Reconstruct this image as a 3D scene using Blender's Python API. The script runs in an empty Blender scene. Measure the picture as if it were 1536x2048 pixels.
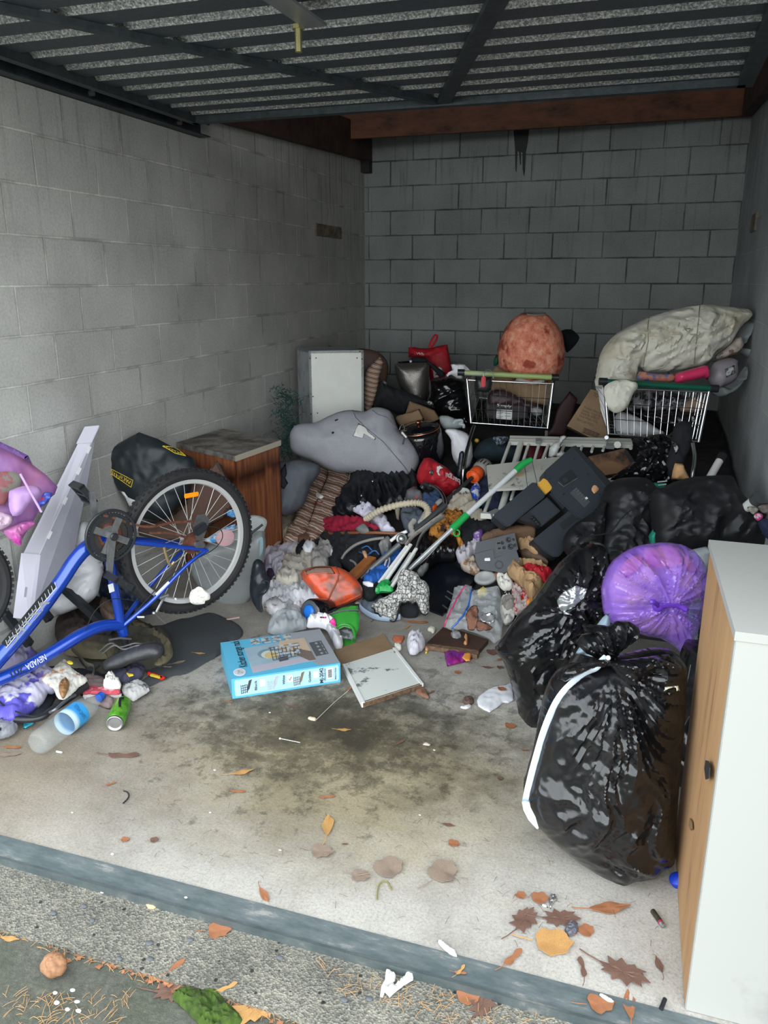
import bpy, bmesh, math, random
import numpy as np
from mathutils import Vector as V, Matrix, noise, geometry
R = random.Random(7)
PI = math.pi
C = bpy.context.scene.collection
# ---------------------------------------------------------------- camera, light, exposure
CP = V((2.485, -6.9595, 1.58)); YAW, PITCH, FPX = 0.31978, 0.283714, 1584.45
cf = V((-math.sin(YAW)*math.cos(PITCH), math.cos(YAW)*math.cos(PITCH), -math.sin(PITCH)))
cr = V((math.cos(YAW), math.sin(YAW), 0)); cu = cr.cross(cf)
cam = bpy.data.objects.new('camera', bpy.data.cameras.new('camera')); C.objects.link(cam)
cam.matrix_world = Matrix.Translation(CP) @ Matrix((cr, cu, -cf)).transposed().to_4x4()
cam.data.sensor_fit = 'VERTICAL'; cam.data.sensor_height = 36; cam.data.lens = 36*FPX/2048
cam.data.clip_start = .05
bpy.context.scene.camera = cam
vs = bpy.context.scene.view_settings
vs.view_transform = 'Standard'; vs.look = 'None'; vs.gamma = 1; vs.use_curve_mapping = False
vs.exposure = 1.22
wd = bpy.data.worlds.new('overcast_sky'); bpy.context.scene.world = wd; wd.use_nodes = True
wn = wd.node_tree.nodes; wl = wd.node_tree.links
bg = wn['Background']; bg.inputs[1].default_value = 2.3
tc = wn.new('ShaderNodeTexCoord'); sp = wn.new('ShaderNodeSeparateXYZ'); rp = wn.new('ShaderNodeValToRGB')
wl.new(tc.outputs['Generated'], sp.inputs[0]); wl.new(sp.outputs[2], rp.inputs[0]); wl.new(rp.outputs[0], bg.inputs[0])
rp.color_ramp.elements[0].position = 0; rp.color_ramp.elements[0].color = (.95, 1.0, 1.0, 1)
rp.color_ramp.elements[1].position = .45; rp.color_ramp.elements[1].color = (.72, .79, .85, 1)
sun = bpy.data.objects.new('soft_sun', bpy.data.lights.new('soft_sun', 'SUN')); C.objects.link(sun)
sun.data.energy = .4; sun.data.angle = 1.2; sun.data.color = (1, .985, .95)
sun.rotation_euler = V((-.50, 1.0, -.48)).to_track_quat('-Z', 'Y').to_euler()

# ---------------------------------------------------------------- pixels to points in the place
def ray(px, py): return cf + cr*((px-768)/FPX) - cu*((py-1024)/FPX)
def az(px, py, z=0.0):
    d = ray(px, py); return CP + d*((z-CP.z)/d.z)
def ad(px, py, t): return CP + ray(px, py)*t
def ax(px, py, x):
    d = ray(px, py); return CP + d*((x-CP.x)/d.x)
def ay(px, py, y):
    d = ray(px, py); return CP + d*((y-CP.y)/d.y)
CROPS = dict(A=(0,820,2.925), B=(380,660,3.2), C=(780,600,3.84), D=(1130,590,3.783), E=(620,880,3.84), F=(880,860,3.657),
    G=(420,1180,3.2), H=(980,900,2.327), I=(700,1080,4.267), J=(500,950,5.12), K=(0,1240,4.518), L=(1200,860,4.571),
    M=(700,660,5.908), N=(860,860,5.12), S=(200,1100,4.8), T=(440,1240,3.657), U=(0,860,5.12), W=(200,860,5.12), P=(0,0,1),
    X=(0,1440,2.56), Y=(500,1500,2.56), Z=(1000,1650,2.866), O=(1336,1060,2.075))
def pp(c, s):
    x0, y0, k = CROPS[c]; o = []
    for w in s.split():
        a, b = w.split(','); o.append((x0+float(a)/k, y0+float(b)/k))
    return o
def p1(c, s): return pp(c, s)[0]

# ---------------------------------------------------------------- materials
MATS = {}
def mat(name, col, rough=.8, metal=0., var=0., vscale=8., col2=None, bump=0., bscale=60., spec=.5, trans=0., alpha=1., ior=1.45,
        kind='noise', detail=4., thr=None, coat=0., emit=None, fold=None):
    if name in MATS: return MATS[name]
    m = bpy.data.materials.new(name); m.use_nodes = True; MATS[name] = m
    n = m.node_tree.nodes; l = m.node_tree.links; b = n['Principled BSDF']
    b.inputs['Base Color'].default_value = (*col, 1); b.inputs['Roughness'].default_value = rough
    b.inputs['Metallic'].default_value = metal; b.inputs['Specular IOR Level'].default_value = spec
    b.inputs['Transmission Weight'].default_value = trans; b.inputs['Alpha'].default_value = alpha
    b.inputs['IOR'].default_value = ior; b.inputs['Coat Weight'].default_value = coat
    tcn = n.new('ShaderNodeTexCoord')
    if var or col2:
        t = n.new('ShaderNodeTexNoise'); t.inputs['Scale'].default_value = vscale; t.inputs['Detail'].default_value = detail
        t.inputs['Roughness'].default_value = .65
        l.new(tcn.outputs['Object'], t.inputs['Vector'])
        r = n.new('ShaderNodeValToRGB'); l.new(t.outputs[0], r.inputs[0]); l.new(r.outputs[0], b.inputs['Base Color'])
        c2 = col2 or tuple(c*(1-var) for c in col)
        lo, hi = thr or (.35, .65)
        r.color_ramp.elements[0].position = lo; r.color_ramp.elements[0].color = (*c2, 1)
        r.color_ramp.elements[1].position = hi; r.color_ramp.elements[1].color = (*col, 1)
    if bump:
        t = n.new('ShaderNodeTexNoise' if kind == 'noise' else 'ShaderNodeTexVoronoi'); t.inputs['Scale'].default_value = bscale
        if kind == 'noise': t.inputs['Detail'].default_value = 3
        l.new(tcn.outputs['Object'], t.inputs['Vector'])
        bp = n.new('ShaderNodeBump'); bp.inputs['Strength'].default_value = min(bump, 1); bp.inputs['Distance'].default_value = .004*max(1, bump)
        l.new(t.outputs[0], bp.inputs['Height']); l.new(bp.outputs[0], b.inputs['Normal'])
    for fs, fd, fr in fold or ():   # sharp creases
        t = n.new('ShaderNodeTexNoise'); t.noise_type = 'RIDGED_MULTIFRACTAL'; t.inputs['Scale'].default_value = fs; t.inputs['Detail'].default_value = 2.5; t.inputs['Distortion'].default_value = fr
        l.new(tcn.outputs['Object'], t.inputs['Vector']); b3 = n.new('ShaderNodeBump'); b3.inputs['Distance'].default_value = fd; b3.inputs['Strength'].default_value = 1
        l.new(t.outputs[0], b3.inputs['Height']); k = b.inputs['Normal'].links
        if k: l.new(k[0].from_socket, b3.inputs['Normal'])
        l.new(b3.outputs[0], b.inputs['Normal'])
    return m
def nodes(m): return m.node_tree.nodes, m.node_tree.links, m.node_tree.nodes['Principled BSDF']
def ramp(n, stops):
    r = n.new('ShaderNodeValToRGB'); e = r.color_ramp.elements
    while len(e) < len(stops): e.new(.5)
    for i, (p, c) in enumerate(stops): e[i].position = p; e[i].color = (*c, 1)
    return r
def mixc(n, l, fac, a, b, mode='MIX'):
    x = n.new('ShaderNodeMix'); x.data_type = 'RGBA'; x.blend_type = mode
    for s, v in ((0, fac), (6, a), (7, b)):
        if isinstance(v, (int, float)): x.inputs[s].default_value = v
        elif isinstance(v, tuple): x.inputs[s].default_value = (*v, 1)
        else: l.new(v, x.inputs[s])
    return x.outputs[2]
def texn(n, l, vec, scale, detail=4, rough=.6, mapscale=None):
    if mapscale:
        mp = n.new('ShaderNodeMapping'); mp.inputs['Scale'].default_value = mapscale; l.new(vec, mp.inputs[0]); vec = mp.outputs[0]
    t = n.new('ShaderNodeTexNoise'); t.inputs['Scale'].default_value = scale; t.inputs['Detail'].default_value = detail
    t.inputs['Roughness'].default_value = rough; l.new(vec, t.inputs['Vector']); return t.outputs[0]

# ---------------------------------------------------------------- mesh collector
class MB:
    def __init__(s): s.v = []; s.f = []
    def add(s, vs_, fs):
        k = len(s.v); s.v += [V(p) for p in vs_]; s.f += [tuple(i+k for i in f) for f in fs]; return s
    def box(s, lo, hi, m=None, bev=0.0):
        x0, y0, z0 = lo; x1, y1, z1 = hi
        if bev:
            bm = bmesh.new(); bmesh.ops.create_cube(bm, size=1)
            for v in bm.verts: v.co = V(((x0+x1)/2+v.co.x*(x1-x0), (y0+y1)/2+v.co.y*(y1-y0), (z0+z1)/2+v.co.z*(z1-z0)))
            bmesh.ops.bevel(bm, geom=bm.edges[:], offset=bev, segments=2, affect='EDGES')
            bm.verts.index_update(); vs_ = [v.co.copy() for v in bm.verts]; fs = [[v.index for v in f.verts] for f in bm.faces]; bm.free()
        else:
            vs_ = [(x, y, z) for z in (z0, z1) for y in (y0, y1) for x in (x0, x1)]
            fs = [(0,2,3,1), (4,5,7,6), (0,1,5,4), (2,6,7,3), (0,4,6,2), (1,3,7,5)]
        if m is not None: vs_ = [m @ V(p) for p in vs_]
        return s.add(vs_, fs)
    def hexa(s, b4, t4):   # bottom quad, top quad (same order)
        return s.add(list(b4)+list(t4), [(3,2,1,0), (4,5,6,7), (0,1,5,4), (1,2,6,5), (2,3,7,6), (3,0,4,7)])
    def slab(s, quad, off):
        q = [V(p) for p in quad]; o = V(off); return s.hexa([p+o for p in q], q)
    def tube(s, path, r, seg=8, closed=False, caps=True, flat=1.0, up=None):
        P_ = [V(p) for p in path]; n = len(P_); rs = r if isinstance(r, (list, tuple)) else [r]*n
        vs_ = []; fs = []; prev = None
        for i in range(n):
            a = P_[(i-1) % n] if (closed or i) else P_[0]; b = P_[(i+1) % n] if (closed or i < n-1) else P_[-1]
            t = (b-a); t = t.normalized() if t.length > 1e-9 else V((0, 0, 1))
            if prev is None:
                u = V(up) if up else (V((0, 0, 1)) if abs(t.z) < .9 else V((1, 0, 0)))
            else: u = prev
            u = (u - t*u.dot(t)).normalized(); prev = u; w = t.cross(u)
            for k in range(seg):
                an = 2*PI*k/seg; vs_.append(P_[i] + u*(math.cos(an)*rs[i]) + w*(math.sin(an)*rs[i]*flat))
        m_ = n if closed else n-1
        for i in range(m_):
            for k in range(seg):
                a = i*seg+k; b = i*seg+(k+1) % seg; c = ((i+1) % n)*seg+(k+1) % seg; d = ((i+1) % n)*seg+k
                fs.append((a, b, c, d))
        if caps and not closed: fs += [tuple(range(seg-1, -1, -1)), tuple(range((n-1)*seg, n*seg))]
        return s.add(vs_, fs)
    def lathe(s, prof, m=None, seg=24, caps=True):   # prof = [(r, z)]
        vs_ = []; fs = []
        for r, z in prof:
            for k in range(seg):
                an = 2*PI*k/seg; vs_.append(V((r*math.cos(an), r*math.sin(an), z)))
        for i in range(len(prof)-1):
            for k in range(seg): fs.append((i*seg+k, i*seg+(k+1) % seg, (i+1)*seg+(k+1) % seg, (i+1)*seg+k))
        if caps: fs += [tuple(range(seg-1, -1, -1)), tuple(range((len(prof)-1)*seg, len(prof)*seg))]
        if m is not None: vs_ = [m @ v for v in vs_]
        return s.add(vs_, fs)
    def prism(s, pts, off):
        n = len(pts); o = V(off); a = [V(p) for p in pts]
        return s.add(a+[p+o for p in a], [tuple(range(n)), tuple(range(2*n-1, n-1, -1))]+[(i, n+i, n+(i+1) % n, (i+1) % n) for i in range(n)])
    def sphere(s, c, r, seg=14, rings=9, m=None):
        rr = r if isinstance(r, (tuple, list)) else (r, r, r)
        vs_ = [V((0, 0, rr[2]))]; fs = []
        for i in range(1, rings):
            th = PI*i/rings
            for k in range(seg): vs_.append(V((rr[0]*math.sin(th)*math.cos(2*PI*k/seg), rr[1]*math.sin(th)*math.sin(2*PI*k/seg), rr[2]*math.cos(th))))
        vs_.append(V((0, 0, -rr[2]))); L_ = len(vs_)-1
        for k in range(seg):
            fs.append((0, 1+k, 1+(k+1) % seg)); fs.append((L_, 1+(rings-2)*seg+(k+1) % seg, 1+(rings-2)*seg+k))
            for i in range(rings-2): a = 1+i*seg; fs.append((a+k, a+seg+k, a+seg+(k+1) % seg, a+(k+1) % seg))
        return s.add([V(c)+((m @ v) if m is not None else v) for v in vs_], fs)

def frame(o, x, y=None, z=None):   # matrix at o with axis x along x, z near z
    x = V(x).normalized()
    if z is not None: y = V(z).cross(x).normalized(); z = x.cross(y)
    else: z = x.cross(V(y)).normalized(); y = z.cross(x)
    return Matrix(((x.x, y.x, z.x, o[0]), (x.y, y.y, z.y, o[1]), (x.z, y.z, z.z, o[2]), (0, 0, 0, 1)))
def zframe(o, z, x=(1, 0, 0)):     # z axis along z
    z = V(z).normalized(); x = V(x); x = (x-z*x.dot(z))
    if x.length < 1e-4: x = V((0, 1, 0)); x = x-z*x.dot(z)
    x.normalize(); y = z.cross(x)
    return Matrix(((x.x, y.x, z.x, o[0]), (x.y, y.y, z.y, o[1]), (x.z, y.z, z.z, o[2]), (0, 0, 0, 1)))

BASE = {}
def tag(o, label=None, cat=None, group=None, kind=None):
    if label: o['label'] = label
    if cat: o['category'] = cat
    if group: o['group'] = group
    if kind: o['kind'] = kind
    return o
def thing(name, loc, label=None, cat=None, group=None, kind=None):
    o = bpy.data.objects.new(name, None); C.objects.link(o); o.location = loc; o.empty_display_size = .05
    BASE[o.name] = V(loc); return tag(o, label, cat, group, kind)
def obj(name, mb, m, parent=None, smooth=False, label=None, cat=None, group=None, kind=None, sub=0, two=None):
    me = bpy.data.meshes.new(name)
    if parent is not None:
        base = BASE[parent.name]
    else:
        xs = [v.x for v in mb.v]; ys = [v.y for v in mb.v]; zs = [v.z for v in mb.v]
        base = V(((min(xs)+max(xs))/2, (min(ys)+max(ys))/2, min(zs)))
    me.from_pydata([v-base for v in mb.v], [], mb.f); me.update()
    bm = bmesh.new(); bm.from_mesh(me); bmesh.ops.recalc_face_normals(bm, faces=bm.faces[:]); bm.to_mesh(me); bm.free()
    if isinstance(m, (list, tuple)):
        for q in m: me.materials.append(q)
    elif m is not None: me.materials.append(m)
    if smooth:
        me.polygons.foreach_set('use_smooth', [True]*len(me.polygons))
        if smooth != 'all':
            try: me.set_sharp_from_angle(angle=math.radians(40))
            except Exception: pass
    o = bpy.data.objects.new(name, me); C.objects.link(o)
    if parent is not None: o.parent = parent
    else: o.location = base
    BASE[o.name] = base
    if sub: md = o.modifiers.new('s', 'SUBSURF'); md.levels = sub; md.render_levels = sub
    return tag(o, label, cat, group, kind)
_tc = {}
def text(parent, s, origin, xdir, ydir, size, m, name='lettering', ext=.0008, bold=0., lift=.0015):
    """flat lettering: baseline from origin along xdir, up along ydir, cap height about size"""
    cu_ = bpy.data.curves.new('t', 'FONT'); cu_.body = s; cu_.size = size*1.38; cu_.extrude = 0; cu_.offset = bold*size; cu_.resolution_u = 2
    to = bpy.data.objects.new('t', cu_); C.objects.link(to)
    dg = bpy.context.evaluated_depsgraph_get(); me = bpy.data.meshes.new_from_object(to.evaluated_get(dg))
    vs_ = [v.co.copy() for v in me.vertices]; fs = [tuple(p.vertices) for p in me.polygons]
    bpy.data.objects.remove(to); bpy.data.curves.remove(cu_); bpy.data.meshes.remove(me)
    x = V(xdir).normalized(); y = V(ydir); y = (y-x*y.dot(x)).normalized(); n = x.cross(y)
    mb = MB()
    if fs: mb.add([V(origin)+x*v.x+y*v.y+n*lift for v in vs_], fs)
    return obj(name, mb, m, parent)

# ---------------------------------------------------------------- outlines filled into solid, folded shapes
def smooth_poly(pts, n=3, closed=True):
    o = []; L_ = len(pts)
    for i in range(L_):
        p0, p1_, p2, p3 = (np.array(pts[(i+k) % L_], float) for k in (-1, 0, 1, 2))
        for j in range(n):
            t = j/n
            o.append(tuple(.5*((2*p1_)+(-p0+p2)*t+(2*p0-5*p1_+4*p2-p3)*t*t+(-p0+3*p1_-3*p2+p3)*t**3)))
    return o
def curve3(pts, n=6):
    P_ = [V(p) for p in pts]; P_ = [P_[0]*2-P_[1]]+P_+[P_[-1]*2-P_[-2]]; o = []
    for i in range(1, len(P_)-2):
        for j in range(n):
            t = j/n; a, b, c, d = P_[i-1:i+3]
            o.append(.5*((2*b)+(c-a)*t+(2*a-5*b+4*c-d)*t*t+(-a+3*b-3*c+d)*t**3))
    o.append(P_[-2]); return o
def inside(poly, x, y):
    c = np.zeros(len(x), bool); n = len(poly)
    for i in range(n):
        x1, y1 = poly[i]; x2, y2 = poly[(i+1) % n]
        if y1 == y2: continue
        k = ((y1 > y) != (y2 > y)) & (x < (x2-x1)*(y-y1)/(y2-y1)+x1); c ^= k
    return c
def ridge(x, y, s, seed, oct_=3):
    h = 0; a = 1; t = 0
    for i in range(oct_):
        h += a*(1-2*abs(noise.noise(V((x*s+seed*3.7, y*s-seed*1.3, seed*.71+i*5))))*1.6); t += a; a *= .5; s *= 2.03
    return h/t
def fill(poly, place, step=4., T=.03, TB=None, RR=None, wr=0., ws=12., seed=1, mode='ridge', centre=None, sm=3, aniso=(1., 1.), rot=0., spokes=22, shell=False, prof=.5):
    """outline in the photograph's pixels set down on a surface of the place, then given thickness TB below and T above and folds"""
    wr *= 1.3; ws *= 1.7
    if sm > 1: poly = smooth_poly(poly, sm)
    bd = []
    for i in range(len(poly)):
        a = np.array(poly[i]); b = np.array(poly[(i+1) % len(poly)]); k = max(1, int(np.linalg.norm(b-a)/step+.5))
        for j in range(k): bd.append(tuple(a+(b-a)*j/k))
    xs = [p[0] for p in bd]; ys = [p[1] for p in bd]
    gx, gy = np.meshgrid(np.arange(min(xs), max(xs), step), np.arange(min(ys), max(ys), step*.87))
    gx = gx + (np.arange(gx.shape[0]) % 2)[:, None]*step*.5
    gx = gx.ravel(); gy = gy.ravel(); k = inside(bd, gx, gy); gx = gx[k]; gy = gy[k]
    B_ = np.array(bd)
    if len(gx):
        dm = np.sqrt(((np.stack([gx, gy], 1)[:, None]-B_[None])**2).sum(2)).min(1); k = dm > step*.55; gx = gx[k]; gy = gy[k]
    pts = bd+list(zip(gx, gy)); nb = len(bd)
    r = geometry.delaunay_2d_cdt([V(p) for p in pts], [], [list(range(nb))], 1, 1e-5)
    vv, tris = r[0], [tuple(f) for f in r[2]]
    PN = [place(p[0], p[1]) for p in vv]; Pw = [a for a, _ in PN]
    N0 = sum((b for _, b in PN), V()).normalized()
    ed = {}
    for f in tris:
        for i in range(len(f)):
            e = tuple(sorted((f[i], f[(i+1) % len(f)]))); ed[e] = ed.get(e, 0)+1
    be = [e for e, c in ed.items() if c == 1]; bset = set(i for e in be for i in e)
    A_ = np.array([tuple(p) for p in Pw]); bw = A_[sorted(bset)]
    if not len(bw): return MB()
    D_ = np.sqrt(((A_[:, None]-bw[None])**2).sum(2)).min(1)
    RR = RR or max(D_.max()*.9, .005)
    TB = T*.3 if TB is None else TB
    t1 = (cr-N0*cr.dot(N0)).normalized(); t2 = N0.cross(t1)
    c0 = Pw[0] if centre is None else place(*centre)[0]
    ca, sa = math.cos(rot), math.sin(rot)
    up = []; dn = []
    for i, p in enumerate(Pw):
        q = p-c0; a, b = q.dot(t1), q.dot(t2); a, b = a*ca+b*sa, -a*sa+b*ca
        u = min(D_[i]/RR, 1); e = max(0., 1-(1-u)**2)**prof
        w = 0
        if wr:
            if mode == 'radial':
                rad = math.hypot(a, b); an = math.atan2(b, a)
                an2 = an + .25*noise.noise(V((a*6, b*6, seed)))
                w = (1-2*abs(noise.noise(V((math.cos(an2)*spokes/6, math.sin(an2)*spokes/6, seed+rad*1.5))))*1.7)
                w += .5*(1-2*abs(noise.noise(V((math.cos(an2)*spokes/2.5, math.sin(an2)*spokes/2.5, seed*2+rad*3))))*1.7)
                w = w*.6 + .35*ridge(a, b, ws, seed)
                w *= min(1, .3+rad*6)
            elif mode == 'long':
                w = math.sin(a*ws+3*noise.noise(V((a*5, b*5, seed)))) * .6 + .4*ridge(a*aniso[0], b*aniso[1], ws*.5, seed)
            else: w = ridge(a*aniso[0]+.03*noise.noise(V((a*7, b*7, seed))), b*aniso[1]+.05*noise.noise(V((a*5, b*5, seed+9))), ws, seed)
        n = PN[i][1]
        k = min(1, u*2.5+.12)
        up.append(p+n*(T*e+wr*w*k)); dn.append(p-n*(TB*e) if not shell else p+n*(T*e+wr*w*k-.003))
    nv = len(vv); mb = MB(); bmap = {}
    mb.v = up[:]
    for i in range(nv):
        if i in bset and not shell: bmap[i] = i
        else: bmap[i] = len(mb.v); mb.v.append(dn[i])
    mb.f = [tuple(f) for f in tris]+[tuple(bmap[i] for i in reversed(f)) for f in tris]
    if shell:
        for a, b in be: mb.f.append((a, b, bmap[b], bmap[a]))
    return mb
def plane(px, py, z=None, n=(0, 0, 1), t=None, x=None, y=None):
    P0 = az(px, py, z) if z is not None else ad(px, py, t) if t is not None else ax(px, py, x) if x is not None else ay(px, py, y)
    N = V(n).normalized()
    def f(a, b):
        d = ray(a, b); k = d.dot(N); return CP+d*((P0-CP).dot(N)/k), N
    return f
def facing(px, py, t, tilt=0., turn=0.):   # upright plane at distance t that looks at the camera, leaning back by tilt
    d = -(cr*math.sin(turn)+V((cf.x, cf.y, 0)).normalized()*math.cos(turn)); d = d*math.cos(tilt)+V((0, 0, 1))*math.sin(tilt)
    return plane(px, py, t=t, n=d)
def sst(a, b, x):
    u = min(1, max(0, (x-a)/(b-a))); return u*u*(3-2*u)
def Hp(x, y):
    ks = [(-3.62, 0), (-3.3, .05), (-3.0, .17), (-2.5, .34), (-2.0, .48), (-1.2, .56), (0.2, .60)]
    h = 0
    if y >= ks[-1][0]: h = .6
    elif y > ks[0][0]:
        for (a, b), (c, d) in zip(ks, ks[1:]):
            if a <= y <= c: h = b+(d-b)*(y-a)/(c-a)
    return h*sst(.30+.55*sst(-2.2, -3.2, y), .62+.55*sst(-2.2, -3.2, y), x)
def heap(lift=0.):
    def f(a, b):
        d = ray(a, b); t = 2.8; last = t
        while t < 9:
            p = CP+d*t
            if p.z < Hp(p.x, p.y)+lift: break
            last = t; t += .06
        lo, hi = last, t
        for _ in range(12):
            m_ = (lo+hi)/2; p = CP+d*m_
            if p.z < Hp(p.x, p.y)+lift: hi = m_
            else: lo = m_
        p = CP+d*hi; e = .04
        gx = (Hp(p.x+e, p.y)-Hp(p.x-e, p.y))/(2*e); gy = (Hp(p.x, p.y+e)-Hp(p.x, p.y-e))/(2*e)
        return p, V((-gx, -gy, 1)).normalized()
    return f
def floor(z=.002): return plane(700, 1400, z=z)
# ================================================================ the garage
W, XB, OPEN, CEIL = 3.043, 0.0, -5.43, 3.05
def block_mat(name, axis, col, mortar, mdark, off, flip=0., soot=.5):
    m = mat(name, col, .93); n, l, b = nodes(m)
    g = n.new('ShaderNodeNewGeometry'); s = n.new('ShaderNodeSeparateXYZ'); l.new(g.outputs['Position'], s.inputs[0])
    ma = n.new('ShaderNodeMath'); ma.operation = 'ADD'; ma.inputs[1].default_value = off; l.new(s.outputs[axis], ma.inputs[0])
    mz = n.new('ShaderNodeMath'); mz.operation = 'ADD'; mz.inputs[1].default_value = -1.563+4.0+flip; l.new(s.outputs[2], mz.inputs[0])
    c = n.new('ShaderNodeCombineXYZ'); l.new(ma.outputs[0], c.inputs[0]); l.new(mz.outputs[0], c.inputs[1])
    dn = n.new('ShaderNodeTexNoise'); dn.inputs['Scale'].default_value = 9; l.new(g.outputs['Position'], dn.inputs['Vector'])
    ds = n.new('ShaderNodeVectorMath'); ds.operation = 'SCALE'; ds.inputs['Scale'].default_value = .006; l.new(dn.outputs[1], ds.inputs[0])
    da = n.new('ShaderNodeVectorMath'); l.new(c.outputs[0], da.inputs[0]); l.new(ds.outputs[0], da.inputs[1])
    br = n.new('ShaderNodeTexBrick'); br.offset = .5; br.offset_frequency = 2
    br.inputs['Scale'].default_value = 1; br.inputs['Brick Width'].default_value = .4; br.inputs['Row Height'].default_value = .2
    br.inputs['Mortar Size'].default_value = .0042; br.inputs['Mortar Smooth'].default_value = .3; br.inputs['Bias'].default_value = 0
    br.inputs['Color1'].default_value = (*col, 1); br.inputs['Color2'].default_value = (*[x*.86 for x in col], 1); br.inputs['Mortar'].default_value = (*mortar, 1)
    l.new(da.outputs[0], br.inputs['Vector'])
    br2 = n.new('ShaderNodeTexBrick'); br2.offset = .5; br2.offset_frequency = 2
    for k, v in (('Scale', 1), ('Brick Width', .4), ('Row Height', .2), ('Mortar Size', .013), ('Mortar Smooth', 1.)): br2.inputs[k].default_value = v
    l.new(da.outputs[0], br2.inputs['Vector'])
    big = texn(n, l, g.outputs['Position'], 2.2, 5); fine = texn(n, l, g.outputs['Position'], 90, 3)
    st = texn(n, l, g.outputs['Position'], 3, 4, .6, (9, 9, .5))            # vertical drip streaks
    r1 = ramp(n, [(.3, (.78,)*3), (.7, (1.08,)*3)]); l.new(big, r1.inputs[0])
    col1 = mixc(n, l, 1, br.outputs['Color'], r1.outputs[0], 'MULTIPLY')
    r2 = ramp(n, [(.25, (.82,)*3), (.6, (1.05,)*3)]); l.new(fine, r2.inputs[0])
    col1 = mixc(n, l, 1, col1, r2.outputs[0], 'MULTIPLY')
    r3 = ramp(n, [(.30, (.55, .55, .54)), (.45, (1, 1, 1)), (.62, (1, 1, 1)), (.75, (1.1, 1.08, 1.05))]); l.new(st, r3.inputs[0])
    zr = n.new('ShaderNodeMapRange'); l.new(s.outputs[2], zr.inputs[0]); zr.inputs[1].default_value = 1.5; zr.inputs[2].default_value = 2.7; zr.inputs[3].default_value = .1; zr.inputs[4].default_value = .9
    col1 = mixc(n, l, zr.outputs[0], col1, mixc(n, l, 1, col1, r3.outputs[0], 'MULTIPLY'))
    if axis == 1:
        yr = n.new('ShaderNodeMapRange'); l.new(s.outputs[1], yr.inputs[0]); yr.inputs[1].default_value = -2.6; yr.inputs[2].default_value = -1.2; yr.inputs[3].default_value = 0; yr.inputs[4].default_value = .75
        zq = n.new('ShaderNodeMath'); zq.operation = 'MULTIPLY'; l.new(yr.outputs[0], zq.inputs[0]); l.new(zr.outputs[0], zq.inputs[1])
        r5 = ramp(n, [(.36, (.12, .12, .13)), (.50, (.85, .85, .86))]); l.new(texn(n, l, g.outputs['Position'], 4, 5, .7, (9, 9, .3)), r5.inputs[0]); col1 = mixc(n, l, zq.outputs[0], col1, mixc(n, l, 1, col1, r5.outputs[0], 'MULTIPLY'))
    # grime gathered beside the joints, in patches
    gm = ramp(n, [(0, (1, 1, 1)), (1, (mdark,)*3)]); l.new(br2.outputs['Fac'], gm.inputs[0])
    gp = ramp(n, [(.42, (0,)*3), (.62, (1,)*3)]); l.new(texn(n, l, g.outputs['Position'], 3.3, 3), gp.inputs[0])
    col1 = mixc(n, l, gp.outputs[0], col1, mixc(n, l, 1, col1, gm.outputs[0], 'MULTIPLY'))
    l.new(col1, b.inputs['Base Color'])
    bp = n.new('ShaderNodeBump'); bp.inputs['Distance'].default_value = .004; bp.inputs['Strength'].default_value = .7; bp.invert = True
    l.new(br.outputs['Fac'], bp.inputs['Height'])
    b2 = n.new('ShaderNodeBump'); b2.inputs['Distance'].default_value = .002; b2.inputs['Strength'].default_value = .5
    l.new(fine, b2.inputs['Height']); l.new(bp.outputs[0], b2.inputs['Normal']); l.new(b2.outputs[0], b.inputs['Normal'])
    return m
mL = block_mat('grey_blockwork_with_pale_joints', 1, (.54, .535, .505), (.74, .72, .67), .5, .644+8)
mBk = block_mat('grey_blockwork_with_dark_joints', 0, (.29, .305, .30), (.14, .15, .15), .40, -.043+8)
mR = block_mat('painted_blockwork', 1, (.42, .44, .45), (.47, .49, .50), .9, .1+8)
def struct(name, mb, m, parent=None, smooth=False): return obj(name, mb, m, parent, smooth, kind='structure' if parent is None else None)
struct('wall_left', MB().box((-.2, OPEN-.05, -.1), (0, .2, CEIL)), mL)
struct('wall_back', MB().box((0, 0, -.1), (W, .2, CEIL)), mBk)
struct('wall_right', MB().box((W, OPEN-.05, -.1), (W+.2, .2, CEIL)), mR)
struct('ceiling', MB().box((-.2, OPEN-.05, CEIL), (W+.2, .2, CEIL+.08)), mat('dark_roof_lining', (.05, .05, .055), .9))
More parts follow.
